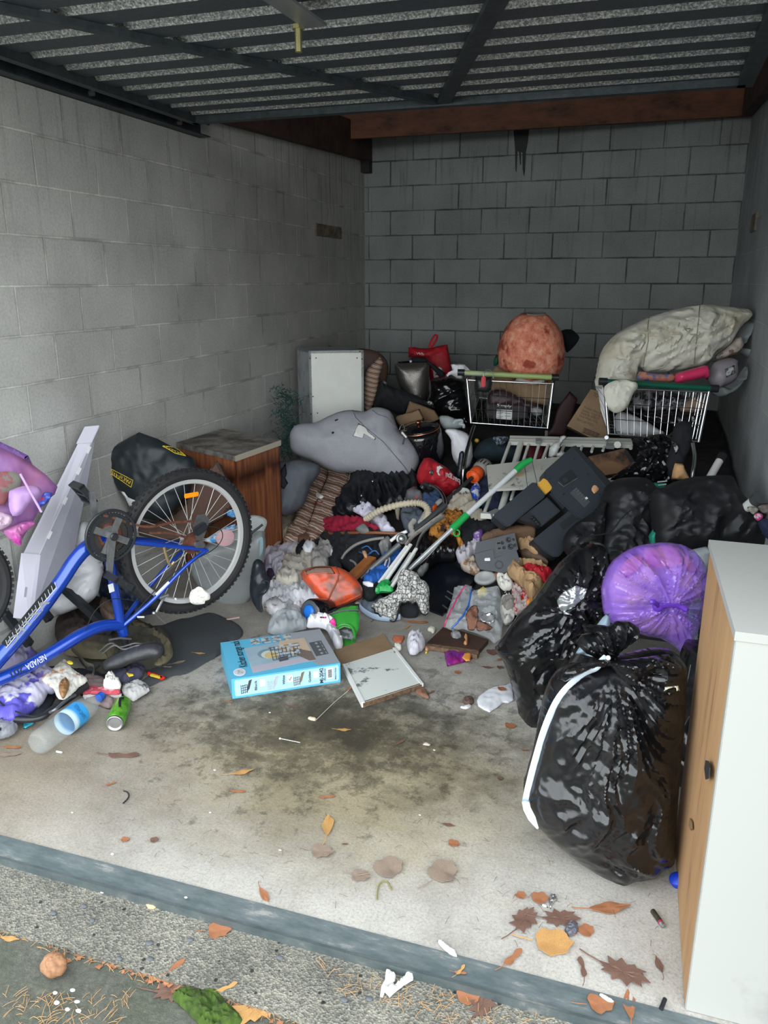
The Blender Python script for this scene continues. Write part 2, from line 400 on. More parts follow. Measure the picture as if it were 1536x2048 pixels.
# concrete slab
mF = mat('worn_concrete_slab', (.42, .40, .37), .88); n, l, b = nodes(mF)
g = n.new('ShaderNodeNewGeometry'); pos = g.outputs['Position']
r1 = ramp(n, [(.25, (.26, .24, .21)), (.5, (.39, .365, .325)), (.75, (.49, .46, .41))]); l.new(texn(n, l, pos, 3.0, 6, .7), r1.inputs[0])
r2 = ramp(n, [(.3, (.62,)*3), (.5, (1,)*3), (.75, (1.28,)*3)]); l.new(texn(n, l, pos, 130, 5, .85), r2.inputs[0])
cc = mixc(n, l, 1, r1.outputs[0], r2.outputs[0], 'MULTIPLY')
def stain(cx, cy, rx, ry, soft=.35, ns=3.5, na=.55):
    mp = n.new('ShaderNodeMapping'); mp.vector_type = 'POINT'; mp.inputs['Location'].default_value = (-cx/rx, -cy/ry, 0); mp.inputs['Scale'].default_value = (1/rx, 1/ry, 0)
    l.new(pos, mp.inputs[0]); ln = n.new('ShaderNodeVectorMath'); ln.operation = 'LENGTH'; l.new(mp.outputs[0], ln.inputs[0])
    nz = texn(n, l, pos, ns, 6, .75); m1 = n.new('ShaderNodeMath'); m1.operation = 'MULTIPLY_ADD'; m1.inputs[1].default_value = na*4; m1.inputs[2].default_value = -na*2
    l.new(nz, m1.inputs[0]); a = n.new('ShaderNodeMath'); a.operation = 'ADD'; l.new(ln.outputs['Value'], a.inputs[0]); l.new(m1.outputs[0], a.inputs[1])
    mr = n.new('ShaderNodeMapRange'); mr.inputs[1].default_value = 1+soft; mr.inputs[2].default_value = 1-soft; l.new(a.outputs[0], mr.inputs[0]); return mr.outputs[0]
c0 = az(720, 1470); c1 = az(690, 1530)
cc = mixc(n, l, stain(c1.x, c1.y, .62, .42, .5, 2.5, .4), cc, mixc(n, l, 1, cc, (.78, .70, .50), 'MULTIPLY'))
cc = mixc(n, l, stain(c0.x, c0.y+.10, .46, .26, .9, 6., 1.3), cc, mixc(n, l, 1, cc, (.34, .34, .32), 'MULTIPLY'))
c2 = az(640, 1440); cc = mixc(n, l, stain(c2.x, c2.y, .42, .34, .35, 13., 2.0), cc, mixc(n, l, 1, cc, (.55, .55, .54), 'MULTIPLY'))
c3 = az(60, 1560); cc = mixc(n, l, stain(c3.x-.2, c3.y+.05, .5, .4, .6, 3, .3), cc, mixc(n, l, 1, cc, (.80, .72, .62), 'MULTIPLY'))
c4 = az(150, 1480); cc = mixc(n, l, stain(c4.x-.3, c4.y+.1, 1.1, 1.0, .7, 2, .3), cc, mixc(n, l, 1, cc, (.74, .73, .71), 'MULTIPLY'))  # broad darker tone over the left of the slab
cc = mixc(n, l, stain(1.5, -1.7, 3.2, 1.9, .3, 2, .3), cc, mixc(n, l, 1, cc, (.55, .55, .55), 'MULTIPLY'))  # broad darker tone over the back of the slab
sv = n.new('ShaderNodeTexVoronoi'); sv.inputs['Scale'].default_value = 38; l.new(pos, sv.inputs['Vector'])
r4 = ramp(n, [(.05, (.45,)*3), (.09, (1,)*3)]); l.new(sv.outputs[0], r4.inputs[0]); gp = ramp(n, [(.5, (0,)*3), (.7, (1,)*3)]); l.new(texn(n, l, pos, 2.1, 3), gp.inputs[0])
cc = mixc(n, l, gp.outputs[0], cc, mixc(n, l, 1, cc, r4.outputs[0], 'MULTIPLY'))
l.new(cc, b.inputs['Base Color'])
bp = n.new('ShaderNodeBump'); bp.inputs['Distance'].default_value = .003; bp.inputs['Strength'].default_value = .6; l.new(texn(n, l, pos, 60, 5, .8), bp.inputs['Height']); l.new(bp.outputs[0], b.inputs['Normal'])
struct('floor', MB().box((-.2, OPEN, -.12), (W+.2, .2, 0)), mF)
# galvanised threshold strip
mG = mat('weathered_galvanised_steel', (.20, .235, .24), .5, .55, col2=(.27, .31, .31), vscale=14, thr=(.4, .62), bump=.15, bscale=30)
n, l, b = nodes(mG); g = n.new('ShaderNodeNewGeometry')
rr_ = ramp(n, [(.40, (.095, .12, .125)), (.58, (.15, .175, .175)), (.68, (.33, .32, .30))]); l.new(texn(n, l, g.outputs['Position'], 7, 6, .7, (1, 4, 1)), rr_.inputs[0]); l.new(rr_.outputs[0], b.inputs['Base Color'])
struct('trim_1', MB().hexa([(-.2, -5.495, -.03), (W+.3, -5.495, -.03), (W+.3, OPEN, -.03), (-.2, OPEN, -.03)], [(-.2, -5.495, -.012), (W+.3, -5.495, -.012), (W+.3, OPEN, .003), (-.2, OPEN, .003)]).box((-.2, -5.502, -.03), (W+.3, -5.494, -.006)), mG)
# exposed aggregate apron and asphalt
mA = mat('exposed_aggregate_concrete', (.3, .3, .28), .9); n, l, b = nodes(mA); g = n.new('ShaderNodeNewGeometry'); pos = g.outputs['Position']
v1 = n.new('ShaderNodeTexVoronoi'); v1.inputs['Scale'].default_value = 190; l.new(pos, v1.inputs['Vector'])
v2 = n.new('ShaderNodeTexVoronoi'); v2.inputs['Scale'].default_value = 40; l.new(pos, v2.inputs['Vector'])
sr = n.new('ShaderNodeSeparateColor'); l.new(v1.outputs['Color'], sr.inputs[0])
r1 = ramp(n, [(0, (.10, .10, .09)), (.35, (.15, .145, .13)), (.6, (.20, .19, .165)), (1, (.28, .265, .225))]); l.new(sr.outputs[0], r1.inputs[0])
r2 = ramp(n, [(.18, (.16, .17, .175)), (.24, (1, 1, 1))]); l.new(v2.outputs[0], r2.inputs[0])
rs = n.new('ShaderNodeSeparateColor'); l.new(v2.outputs['Color'], rs.inputs[0]); gt = n.new('ShaderNodeMath'); gt.operation = 'GREATER_THAN'; gt.inputs[1].default_value = .72; l.new(rs.outputs[1], gt.inputs[0])
c_ = mixc(n, l, gt.outputs[0], r1.outputs[0], mixc(n, l, 1, r1.outputs[0], r2.outputs[0], 'MULTIPLY'))
r3 = ramp(n, [(.3, (.62, .62, .58)), (.65, (1.12, 1.1, 1.02))]); l.new(texn(n, l, pos, 5, 5, .7), r3.inputs[0]); c_ = mixc(n, l, 1, c_, r3.outputs[0], 'MULTIPLY')
l.new(c_, b.inputs['Base Color']); bp = n.new('ShaderNodeBump'); bp.inputs['Distance'].default_value = .004; bp.inputs['Strength'].default_value = .8; l.new(v1.outputs[0], bp.inputs['Height']); l.new(bp.outputs[0], b.inputs['Normal'])
struct('kerb_apron', MB().box((-1.5, -5.685, -.14), (W+1.5, -5.49, -.03)), mA)
mS = mat('damp_asphalt', (.15, .155, .14), .92); n, l, b = nodes(mS); g = n.new('ShaderNodeNewGeometry'); pos = g.outputs['Position']
r1 = ramp(n, [(.3, (.05, .055, .045)), (.55, (.095, .095, .08)), (.75, (.16, .155, .13))]); l.new(texn(n, l, pos, 60, 6, .8), r1.inputs[0])
r3 = ramp(n, [(.35, (.8, .85, .7)), (.65, (1.1, 1.08, 1.05))]); l.new(texn(n, l, pos, 4, 4), r3.inputs[0]); l.new(mixc(n, l, 1, r1.outputs[0], r3.outputs[0], 'MULTIPLY'), b.inputs['Base Color'])
bp = n.new('ShaderNodeBump'); bp.inputs['Distance'].default_value = .004; l.new(texn(n, l, pos, 90, 4, .8), bp.inputs['Height']); l.new(bp.outputs[0], b.inputs['Normal'])
struct('driveway', MB().box((-14, -22, -.2), (14, -5.683, -.045)), mS)
# tilt door, open overhead: ribbed sheet, frame and braces
mD = mat('lit_rib_spangled_steel', (.22, .24, .25), .42, .5); n, l, b = nodes(mD); g = n.new('ShaderNodeNewGeometry')
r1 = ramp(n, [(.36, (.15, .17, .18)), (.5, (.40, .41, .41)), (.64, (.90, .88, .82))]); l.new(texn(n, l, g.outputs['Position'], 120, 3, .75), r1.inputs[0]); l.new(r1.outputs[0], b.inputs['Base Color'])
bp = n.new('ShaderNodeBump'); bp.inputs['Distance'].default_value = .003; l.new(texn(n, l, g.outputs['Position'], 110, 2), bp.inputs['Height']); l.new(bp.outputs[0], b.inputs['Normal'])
mFr = mat('dark_steel_frame', (.075, .09, .10), .5, .5, var=.4, vscale=20, bump=.3, bscale=80)
door = thing('door_1', (1.45, -4.2, 2.37), kind='structure')
X0, X1, ZD = .17, 2.74, 2.385
mb = MB(); y = -5.5; prof = []
while y < -3.03:
    prof += [(y, 0), (y+.108, 0), (y+.113, .048), (y+.128, .048)]; y += .186
vs_ = []; fs = []
for yy, zz in prof:
    for x_ in (X0, X1): vs_ += [(x_, min(yy, -3.02), ZD+zz), (x_, min(yy, -3.02), ZD+zz+.003)]
for i in range(len(prof)-1):
    a = i*4; c = a+4; fs += [(a, a+2, c+2, c), (a+1, c+1, c+3, a+3)]
mPn = mat('shaded_pan_sheet', (.085, .10, .115), .5, .2, var=.35, vscale=60)  # pans coloured dark and ribs bright, painting in the lit stripes
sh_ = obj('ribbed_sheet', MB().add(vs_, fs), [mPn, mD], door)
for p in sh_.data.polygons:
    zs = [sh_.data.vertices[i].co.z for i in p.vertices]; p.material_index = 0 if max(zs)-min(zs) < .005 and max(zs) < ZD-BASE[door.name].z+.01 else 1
def bar(a, b, w, h, up=(0, 0, 1)):
    a = V(a); b = V(b); m = frame(a, b-a, z=up); L_ = (b-a).length; return MB().box((0, -w/2, -h/2), (L_, w/2, h/2), m)
zf = ZD-.012
obj('door_frame', MB().box((X0-.02, -3.05, ZD-.03), (X1+.02, -3.00, ZD+.02)).box((X0-.03, -5.5, ZD-.03), (X0+.01, -3.0, ZD+.02)).box((X1-.01, -5.5, ZD-.03), (X1+.05, -3.0, ZD+.02)).box((X0-.02, -5.55, ZD-.03), (X1+.02, -5.49, ZD+.02)), mFr, door)
mid = az(885, 215, 2.355)
a_ = az(400, 110, 2.36); c_ = az(1000, 0, 2.36)
for q in (a_, c_):
    d = (q-mid).normalized(); e = mid+d*((q-mid).length*1.9) if q is c_ else mid+d*2.55
    e.z = zf; e.x = min(max(e.x, X0), X1)
    obj('diagonal_brace', bar((mid.x, mid.y, zf), e, .045 if q is a_ else .06, .022), mFr, door)
b1 = az(530, -20, 2.34); b2 = az(632, 52, 2.34)
obj('hinge_plate', bar(b1, b2, .075, .008), mat('galvanised_bracket', (.33, .34, .34), .45, .6, var=.2), door)
bo = az(596, 50, 2.34); obj('bolt', MB().lathe([(.011, -.075), (.011, 0)], Matrix.Translation(bo), 10).lathe([(.02, -.012), (.02, 0)], Matrix.Translation(bo), 6), mat('brassy_zinc_bolt', (.42, .38, .18), .35, .8), door)
# door track on the left wall
mT = mat('galvanised_track', (.06, .075, .085), .5, .5, var=.5, vscale=12, bump=.2, bscale=60)
tr = thing('door_track', (.04, -4.2, 2.3), 'long dark steel channel fixed along top of left block wall', 'door track')
ta = ax(410, 281, .03); zt = ta.z+.012
obj('channel', MB().box((0.003, -5.5, zt), (.012, -2.72, zt+.085)).box((0.003, -5.5, zt), (.07, -2.72, zt+.006)).box((.003, -5.5, zt+.08), (.07, -2.72, zt+.086)).box((.064, -5.5, zt+.06), (.07, -2.72, zt+.086)), mT, tr)
for yy in (-3.66, -2.95): obj('bolt', MB().lathe([(.013, 0), (.013, .02)], zframe((.012, yy, zt+.04), (1, 0, 0)), 6), mat('zinc_bolt', (.42, .42, .40), .4, .8), tr)
# timbers
mW = mat('red_brown_timber', (.165, .062, .035), .75); n, l, b = nodes(mW); t_ = n.new('ShaderNodeTexCoord')
r1 = ramp(n, [(.28, (.025, .015, .015)), (.45, (.13, .055, .033)), (.7, (.23, .09, .048))]); l.new(texn(n, l, t_.outputs['Object'], 3.5, 6, .7, (1, 5, 3)), r1.inputs[0]); l.new(r1.outputs[0], b.inputs['Base Color'])
ba, bb = V((.0, -.50, 2.66)), V((W-.02, -.06, 2.735))
m_ = frame(ba, bb-ba, z=(0, 0, 1)); L_ = (bb-ba).length
beam = thing('trim_2', ba, kind='structure')
obj('timber_beam', MB().box((0, -.045, 0), (L_, .0, .24), m_), mW, beam)
pl = ay(1005, 228, -.30); obj('nail_plate', MB().box((1.42, -.05, .17), (1.56, -.044, .225), m_), mat('old_nail_plate', (.13, .13, .13), .6, .5, var=.5, vscale=70), beam)
ra, rb = V((.02, -3.2, 2.42)), V((.02, -.02, 2.565))
m_ = frame(ra, rb-ra, z=(0, 0, 1)); L_ = (rb-ra).length
struct('trim_3', MB().box((0, -.06, 0), (L_, 0.012, .26), m_), mat('dark_brown_timber', (.075, .038, .03), .8, var=.5, vscale=6))
m_ = frame((W-.03, -3.2, 2.50), (0, 3.18, .24), z=(0, 0, 1)); struct('trim_4', MB().box((0, -.01, 0), (3.18, .05, .3), m_), MATS['dark_brown_timber'])
# dark hand-sized block in the back left corner, wall battens, tar run
struct('trim_5', MB().box((.0, -.09, 2.47), (.075, -.005, 2.70)), mat('black_corner_block', (.025, .02, .022), .7))
bt = thing('timber_block', (.02, -1.0, 1.9), 'small weathered timber block set in left wall near back corner', 'timber block')
q = [ax(632, 446, .012), ax(683, 452, .012)]
z1 = q[0].z; y0_, y1_ = q[0].y, q[1].y
obj('block_face', MB().box((-.0, y0_, z1-.09), (.014, y1_, z1), bev=.003), mat('old_pine', (.26, .21, .15), .85, col2=(.10, .085, .07), vscale=14), bt)
q = ax(1508, 440, W-.01); obj('timber_block', MB().box((W-.012, q.y-.10, q.z-.07), (W+.01, q.y+.16, q.z+.04), bev=.003), MATS['old_pine'], label='brown timber block set in right wall near back corner', cat='timber block')
mK = mat('tar_black', (.012, .012, .016), .6)
def onback(c, s, dy=-.002): return [V((p.x, dy, p.z)) for p in (ay(a, b, dy) for a, b in pp(c, s))]
pts_ = [(1027,262),(1058,260),(1056,285),(1052,305),(1050,345),(1048,356),(1045,340),(1045,308),(1042,306),(1042,330),(1040,332),(1038,306),(1035,304),(1033,346),(1031,344),(1030,300)]
obj('tar_stain', MB().prism([ay(a, b-2, -.003) for a, b in pts_], (0, .003, 0)), mK, label='black tar run dripping down back wall below the beam', cat='stain')
struct('trim_6', MB().box((W+.0, -5.60, -.1), (W+.3, -5.47, CEIL)), mat('white_painted_jamb', (.62, .64, .64), .6, var=.12, vscale=5))
# ================================================================ common materials
mCut = mat('raw_chipboard_edge', (.20, .12, .07), .95, var=.6, vscale=60)
mBlkPl = mat('black_plastic', (.018, .02, .023), .38)
mDkPl = mat('charcoal_printer_plastic', (.026, .032, .039), .38, bump=.15, bscale=400)
mDkPl2 = mat('darker_printer_plastic', (.018, .021, .025), .35)
mWhPl = mat('white_plastic', (.70, .70, .68), .4)
mChr = mat('chrome', (.52, .53, .55), .22, 1.)
mAlu = mat('brushed_aluminium', (.42, .42, .42), .38, .9, bump=.1, bscale=200)
mStl = mat('dull_steel', (.25, .25, .25), .4, .8, var=.3, vscale=30)
mRub = mat('black_rubber', (.014, .014, .015), .75, bump=.2, bscale=300)
mBag = mat('glossy_black_bin_liner', (.006, .006, .007), .20, spec=.7, fold=((9, .006, .7), (26, .0022, .5)))
mBagM = mat('matt_black_bin_liner', (.014, .014, .016), .48, spec=.4, fold=((5, .010, .8), (16, .002, .5)))
mBlkC = mat('black_cloth', (.010, .011, .014), .9, bump=.4, bscale=150, fold=((11, .010, .8),))
mBlkC2 = mat('faded_black_cloth', (.016, .018, .022), .92, bump=.5, bscale=90, fold=((11, .010, .8),))
mNavy = mat('navy_cloth', (.018, .026, .06), .9, bump=.4, bscale=120, fold=((11, .010, .8),))
mGreyC = mat('grey_knit', (.20, .20, .195), .95, bump=.3, bscale=200, var=.12, fold=((11, .010, .8),))
mBeige = mat('beige_cloth', (.46, .39, .30), .95, bump=.3, bscale=180, var=.2, vscale=5, fold=((11, .010, .8),))
mCreamC = mat('cream_cloth', (.62, .57, .49), .95, bump=.3, bscale=180, var=.15, vscale=5, fold=((11, .010, .8),))
mWhC = mat('white_cloth', (.82, .82, .87), .9, bump=.3, bscale=120, var=.12, vscale=5, fold=((11, .010, .8),))
mRedC = mat('crimson_cloth', (.30, .008, .035), .85, bump=.3, bscale=120, fold=((11, .010, .8),))
mRedP = mat('red_shopping_bag_fabric', (.42, .012, .022), .6, bump=.25, bscale=160, fold=((11, .010, .8),))
mPapr = mat('white_paper', (.68, .67, .65), .8, var=.12, vscale=9)
mTis = mat('crumpled_tissue', (.72, .70, .63), .9, fold=((26, .008, .8),))
mCard = mat('brown_cardboard', (.28, .185, .105), .85, var=.2, vscale=6, bump=.15, bscale=40)
mKraft = mat('kraft_paper', (.44, .26, .12), .8, var=.25, vscale=10, bump=.3, bscale=30)
mBlueS = mat('sky_blue_card', (.075, .40, .62), .45, var=.08)
mClear = mat('clear_plastic_film', (.80, .84, .86), .12, alpha=.22, spec=.9, fold=((16, .006, .8),))
mCloudy = mat('cloudy_plastic', (.55, .60, .62), .3, alpha=.5, fold=((14, .008, .8),))
mGreen = mat('bright_green_plastic', (.02, .36, .08), .4)
mRust = mat('rusty_steel', (.17, .06, .035), .8, .2, var=.6, vscale=40)
mWriteW = mat('white_print', (.70, .70, .70), .6); mWriteK = mat('black_print', (.02, .02, .022), .6)
mYel = mat('yellow_print', (.75, .55, .04), .6)

def garment(name, c, s, m, label, cat, lift=.0, T=.03, step=4., wr=.014, ws=11, seed=1, group=None, sm=3, **k):
    if wr > .009 and 'aniso' not in k: k.update(aniso=(.42, 1.5), rot=seed*1.1+len(name)*.7); T *= .5; wr *= 1.25; step = min(step, 3.2); k['RR'] = .028
    q = pp(c, s); cx = sum(p[0] for p in q)/len(q); cy = sum(p[1] for p in q)/len(q); e = 1.07 if wr > .009 else 1
    q = [(cx+(x-cx)*e, cy+(y-cy)*e) for x, y in q]
    return obj(name, fill(q, heap(lift+.012), step, T, min(T, .03)+lift*.5, k.pop('RR', None), wr, ws, seed, sm=sm, **k), m, smooth='all', label=label, cat=cat, group=group)
# ================================================================ furniture by the left wall
# wooden bedside cabinet
mTop = mat('mouldy_grey_cabinet_top', (.30, .27, .235), .8, col2=(.07, .065, .06), vscale=7, thr=(.38, .66))
n, l, b = nodes(mTop)
mVen = mat('orange_brown_veneer', (.30, .095, .035), .45); n, l, b = nodes(mVen); t_ = n.new('ShaderNodeTexCoord')
r1 = ramp(n, [(.3, (.13, .04, .02)), (.5, (.25, .085, .035)), (.72, (.42, .16, .06))]); l.new(texn(n, l, t_.outputs['Object'], 5, 6, .6, (9, 9, .7)), r1.inputs[0])
r2 = ramp(n, [(.44, (.16, .10, .09)), (.52, (1, 1, 1))]); l.new(texn(n, l, t_.outputs['Object'], 4.2, 3, .5, (1, 1, .6)), r2.inputs[0])
zz = n.new('ShaderNodeSeparateXYZ'); l.new(t_.outputs['Object'], zz.inputs[0]); r3 = ramp(n, [(.50, (0,)*3), (.58, (1,)*3), (.66, (0,)*3)]); l.new(zz.outputs[2], r3.inputs[0])
l.new(mixc(n, l, r3.outputs[0], r1.outputs[0], mixc(n, l, 1, r1.outputs[0], r2.outputs[0], 'MULTIPLY')), b.inputs['Base Color'])
H0 = .712
tl, tb, tr_, tf = [az(*p, H0) for p in ((352, 885), (440, 858), (561, 880), (470, 912))]
tb = tl+tr_-tf
cab = thing('bedside_cabinet', (.27, -3.05, 0), 'orange-brown wooden bedside cabinet with mouldy grey top against left wall', 'cabinet')
q = [tl, tf, tr_, tb]
obj('top', MB().slab(q, (0, 0, -.028)), mTop, cat if False else cab)
cen = sum(q, V())/4
qi = [cen+(p-cen)*.975-V((0, 0, .028)) for p in q]
def board(a, b, h, th, inw):   # upright panel from a to b
    d = V((inw.x, inw.y, 0)).normalized()*th; return MB().hexa([a-V((0, 0, h)), b-V((0, 0, h)), b-V((0, 0, h))+d, a-V((0, 0, h))+d], [a, b, b+d, a+d])
hh = H0-.028
for nm, i in (('front_panel', 0), ('side_panel', 1), ('back_panel', 2), ('side_panel', 3)):
    a, b_ = qi[i], qi[(i+1) % 4]; obj(nm, board(a, b_, hh, .016, cen-(a+b_)/2), mVen, cab)
obj('edge_strip', MB().slab([tf+V((.002, -.003, 0)), tr_+V((.004, -.002, 0)), tr_+V((.002, .004, 0)), tf+V((0, .004, 0))], (0, 0, -.03)), mat('pale_edge_strip', (.50, .45, .36), .7), cab)
# white melamine carcass standing on its end in the corner
wb = thing('melamine_box', (.45, -1.6, 0), 'upright white melamine cabinet box with screw holes beyond grey bean bag', 'cabinet')
mMel = mat('white_melamine', (.72, .73, .69), .4, var=.06, vscale=12); mMelS = mat('grey_mottled_melamine', (.36, .38, .40), .5, col2=(.15, .16, .18), vscale=9, thr=(.3, .5))  # side and top panels a darker, mottled grey than the front
A_, B_, = ay(617, 702, -1.95), ay(727, 700, -1.86)
A_ = ad(617, 702, 5.25); B_ = ad(727, 700, 5.30); B_.z = A_.z
n_ = (B_-A_).cross(V((0, 0, 1))).normalized()
if n_.dot(CP-A_) < 0: n_ = -n_
Cc = ax(584, 717, .10); dl = (Cc-A_); dl.z = 0
dl = V((-.22, .30, 0)); hb = A_.z-.02
bx = lambda a, b, off, th, h: MB().hexa([a-V((0, 0, h)), b-V((0, 0, h)), b-V((0, 0, h))+off, a-V((0, 0, h))+off], [a, b, b+off, a+off])
obj('front_panel', bx(A_, B_, dl.normalized()*.016, 0, hb), mMel, wb)
obj('side_panel', bx(A_, A_+dl, (B_-A_).normalized()*.016, 0, hb), mMelS, wb)
obj('side_panel', bx(B_, B_+dl, -(B_-A_).normalized()*.016, 0, hb), mMelS, wb)
obj('top_panel', MB().hexa([A_-V((0,0,.016)), B_-V((0,0,.016)), B_+dl-V((0,0,.016)), A_+dl-V((0,0,.016))], [A_+V((0,0,.001)), B_+V((0,0,.001)), B_+dl, A_+dl]), mMelS, wb)
mb = MB()
for x_, y_ in ((620, 717), (632, 716), (714, 716), (724, 718), (622, 828), (635, 826), (720, 703), (626, 793)):
    d = ray(x_, y_); p = CP+d*((A_-CP).dot(n_)/d.dot(n_)); obj('screw_hole', MB().lathe([(.0045, 0), (.0045, .002)], zframe(p, n_), 8), mWriteK, wb)
# white near cabinet on the right
nc = thing('white_cabinet', (2.95, -5.1, 0), 'tall white cabinet with brown hardboard back, nearest on the right', 'cabinet')
f0, f1 = az(1369, 2008, .005), az(1346, 1730, .005)
tn, tfar = V((f0.x+.005, f0.y+.015, .915)), az(1421, 1092, .915)
mHB = mat('tan_hardboard', (.34, .19, .09), .75, col2=(.3, .17, .08), vscale=5, thr=(.35, .6), bump=.1, bscale=120)
n, l, b = nodes(mHB); t_ = n.new('ShaderNodeTexCoord')
r1 = ramp(n, [(.30, (.20, .10, .045)), (.42, (.35, .195, .09)), (.62, (.40, .235, .11)), (.78, (.50, .34, .20))]); l.new(texn(n, l, t_.outputs['Object'], 2.5, 6, .7, (5, 5, .7)), r1.inputs[0]); l.new(r1.outputs[0], b.inputs['Base Color'])
mOW = mat('scuffed_offwhite_paint', (.345, .345, .32), .45, col2=(.28, .28, .26), vscale=6, thr=(.25, .42))
fb = V((tfar.x, tfar.y, 0)); XR = W-.005
obj('back_panel', MB().hexa([f0, fb, fb+V((.006, 0, 0)), f0+V((.006, 0, 0))], [tn, tfar, tfar+V((.006, 0, 0)), tn+V((.006, 0, 0))]), mHB, nc)
y0_ = f0.y-.012
obj('side_panel', MB().box((tn.x-.004, y0_, .0), (XR, y0_+.022, .918), bev=.002), mOW, nc)
obj('top_panel', MB().hexa([V((tn.x-.006, y0_-.002, .913)), V((XR, y0_-.002, .913)), V((XR, tfar.y, .913)), V((tfar.x-.006, tfar.y, .913))], [V((tn.x-.006, y0_-.002, .932)), V((XR, y0_-.002, .932)), V((XR, tfar.y, .932)), V((tfar.x-.006, tfar.y, .932))]), mOW, nc)
obj('side_panel', MB().box((tfar.x+.006, tfar.y-.02, 0), (XR, tfar.y, .913)), mOW, nc)
obj('bottom_panel', MB().box((f0.x+.01, y0_+.02, .02), (XR, tfar.y-.02, .036)), mOW, nc)
def oncab(a, b_):
    return ax(a, b_, (f0.x+tfar.x)/2-.004)
obj('torn_hole', MB().prism([V((oncab(*p).x, oncab(*p).y, oncab(*p).z)) for p in pp('O', '155,955 165,958 172,985 168,1030 155,1035 150,990')], (.002, 0, 0)), mWriteK, nc)
obj('cracked_edge', MB().prism([oncab(*p) for p in pp('O', '90,1195 98,1210 100,1240 92,1245 84,1225')], (.002, 0, 0)), mat('torn_board_fibre', (.20, .11, .05), .9), nc)
# ================================================================ flat white carton leaning on the left wall
mWB = mat('white_carton', (.66, .65, .74), .6); mWBs = mat('shaded_white_carton_face', (.34, .34, .39), .65, var=.1)  # face coloured darker than the top edge, its shade painted in
fc = thing('flat_white_carton', (.2, -4.5, 0), 'tall thin white cardboard carton leaning against left wall behind bicycle', 'carton')
P0 = ad(48, 1108, 3.3); P1 = ad(170, 862, 3.62); P2 = ad(32, 1237, 3.15); q0 = ad(79, 1110, 3.22); q1 = ad(194, 860, 3.59); q2 = ad(63, 1240, 3.12)
dn = (P2-P0); fl = P1-P0
# top run P0-P1, front end P0-P2; the body is a parallelogram slab between them
o4 = P1+dn*1.6
P2b = P2; e = q0-P0; Pb = ad(112, 1165, 3.35)
obj('carton_body', MB().hexa([P2b, P0, P1, Pb], [P2b+(q2-P2), q0, q1, Pb+(q1-P1)]), [mWBs], fc)
u = (e).normalized()*.0015
up_ = fl.cross(e).normalized(); up_ = up_ if up_.z > 0 else -up_
obj('top_edge', MB().hexa([P0-u, q0+u, q1+u, P1-u], [P0-u+up_*.003, q0+u+up_*.003, q1+u+up_*.003, P1-u+up_*.003]), mWB, fc)
lf = (dn.cross(e)).normalized(); lf = lf if lf.dot(CP-P0) > 0 else -lf; lo_ = lf*.012
obj('end_flap', MB().hexa([p-lf*.004 for p in (P0-u, q0+u, P2b+(q2-P2)+u, P2b-u)], [p+lo_ for p in (P0-u, q0+u, P2b+(q2-P2)+u, P2b-u)]), mWB, fc)
a, b_ = P0.lerp(P1, .88), q0.lerp(q1, .88)
obj('closing_flap', MB().hexa([a+up_*.003-u*4, b_+up_*.003+u*8, q1+up_*.003+u*8+fl*.03, P1+up_*.003-u*4+fl*.03], [a+up_*.008-u*4, b_+up_*.008+u*8, q1+up_*.008+u*8+fl*.03, P1+up_*.008-u*4+fl*.03]), mWB, fc)
mb = MB()
for t in (.12, .38, .62, .80): c = q0.lerp(q1, t)+up_*.002; obj('locking_tab', MB().box((0, -.004, -.010), (.035, .006, .004), frame(c, fl, z=up_)), mat('torn_card_tab', (.75, .74, .78), .7), fc)

# ================================================================ black supermarket bag
pk = thing('black_shopping_bag', (.35, -3.7, .2), 'big black reusable shopping bag tipped upside down with yellow supermarket print', 'shopping bag')
mPk = mat('black_woven_polypropylene', (.012, .018, .022), .5, fold=((5, .010, .6),))
f_ = facing(300, 950, 3.95, .25, .1)
obj('bag_body', fill(pp('W', '50,210 220,120 400,22 590,90 940,280 985,390 940,520 890,640 800,760 700,900 560,930 420,900 340,850 190,620 120,470 65,350'), f_, 5, .06, .14, .12, .009, 5, 3, sm=1), mPk, pk, True)
f2 = facing(300, 950, 3.84, .25, .1)
def strip(pts, w, pl, lift=.0):
    mb = MB(); L_ = [pl(*p)[0] for p in pts]; N_ = pl(*pts[0])[1]
    for a, b_ in zip(L_, L_[1:]):
        d = (b_-a).normalized(); s_ = d.cross(N_)*w; mb.hexa([a-s_-d*w, b_-s_+d*w, b_+s_+d*w, a+s_-d*w], [p+N_*.002 for p in (a-s_-d*w, b_-s_+d*w, b_+s_+d*w, a+s_-d*w)])
    return mb
fr = pp('W', '120,400 340,515 320,585 118,440 120,400'); f3 = facing(245, 955, 3.79, .25, .1)
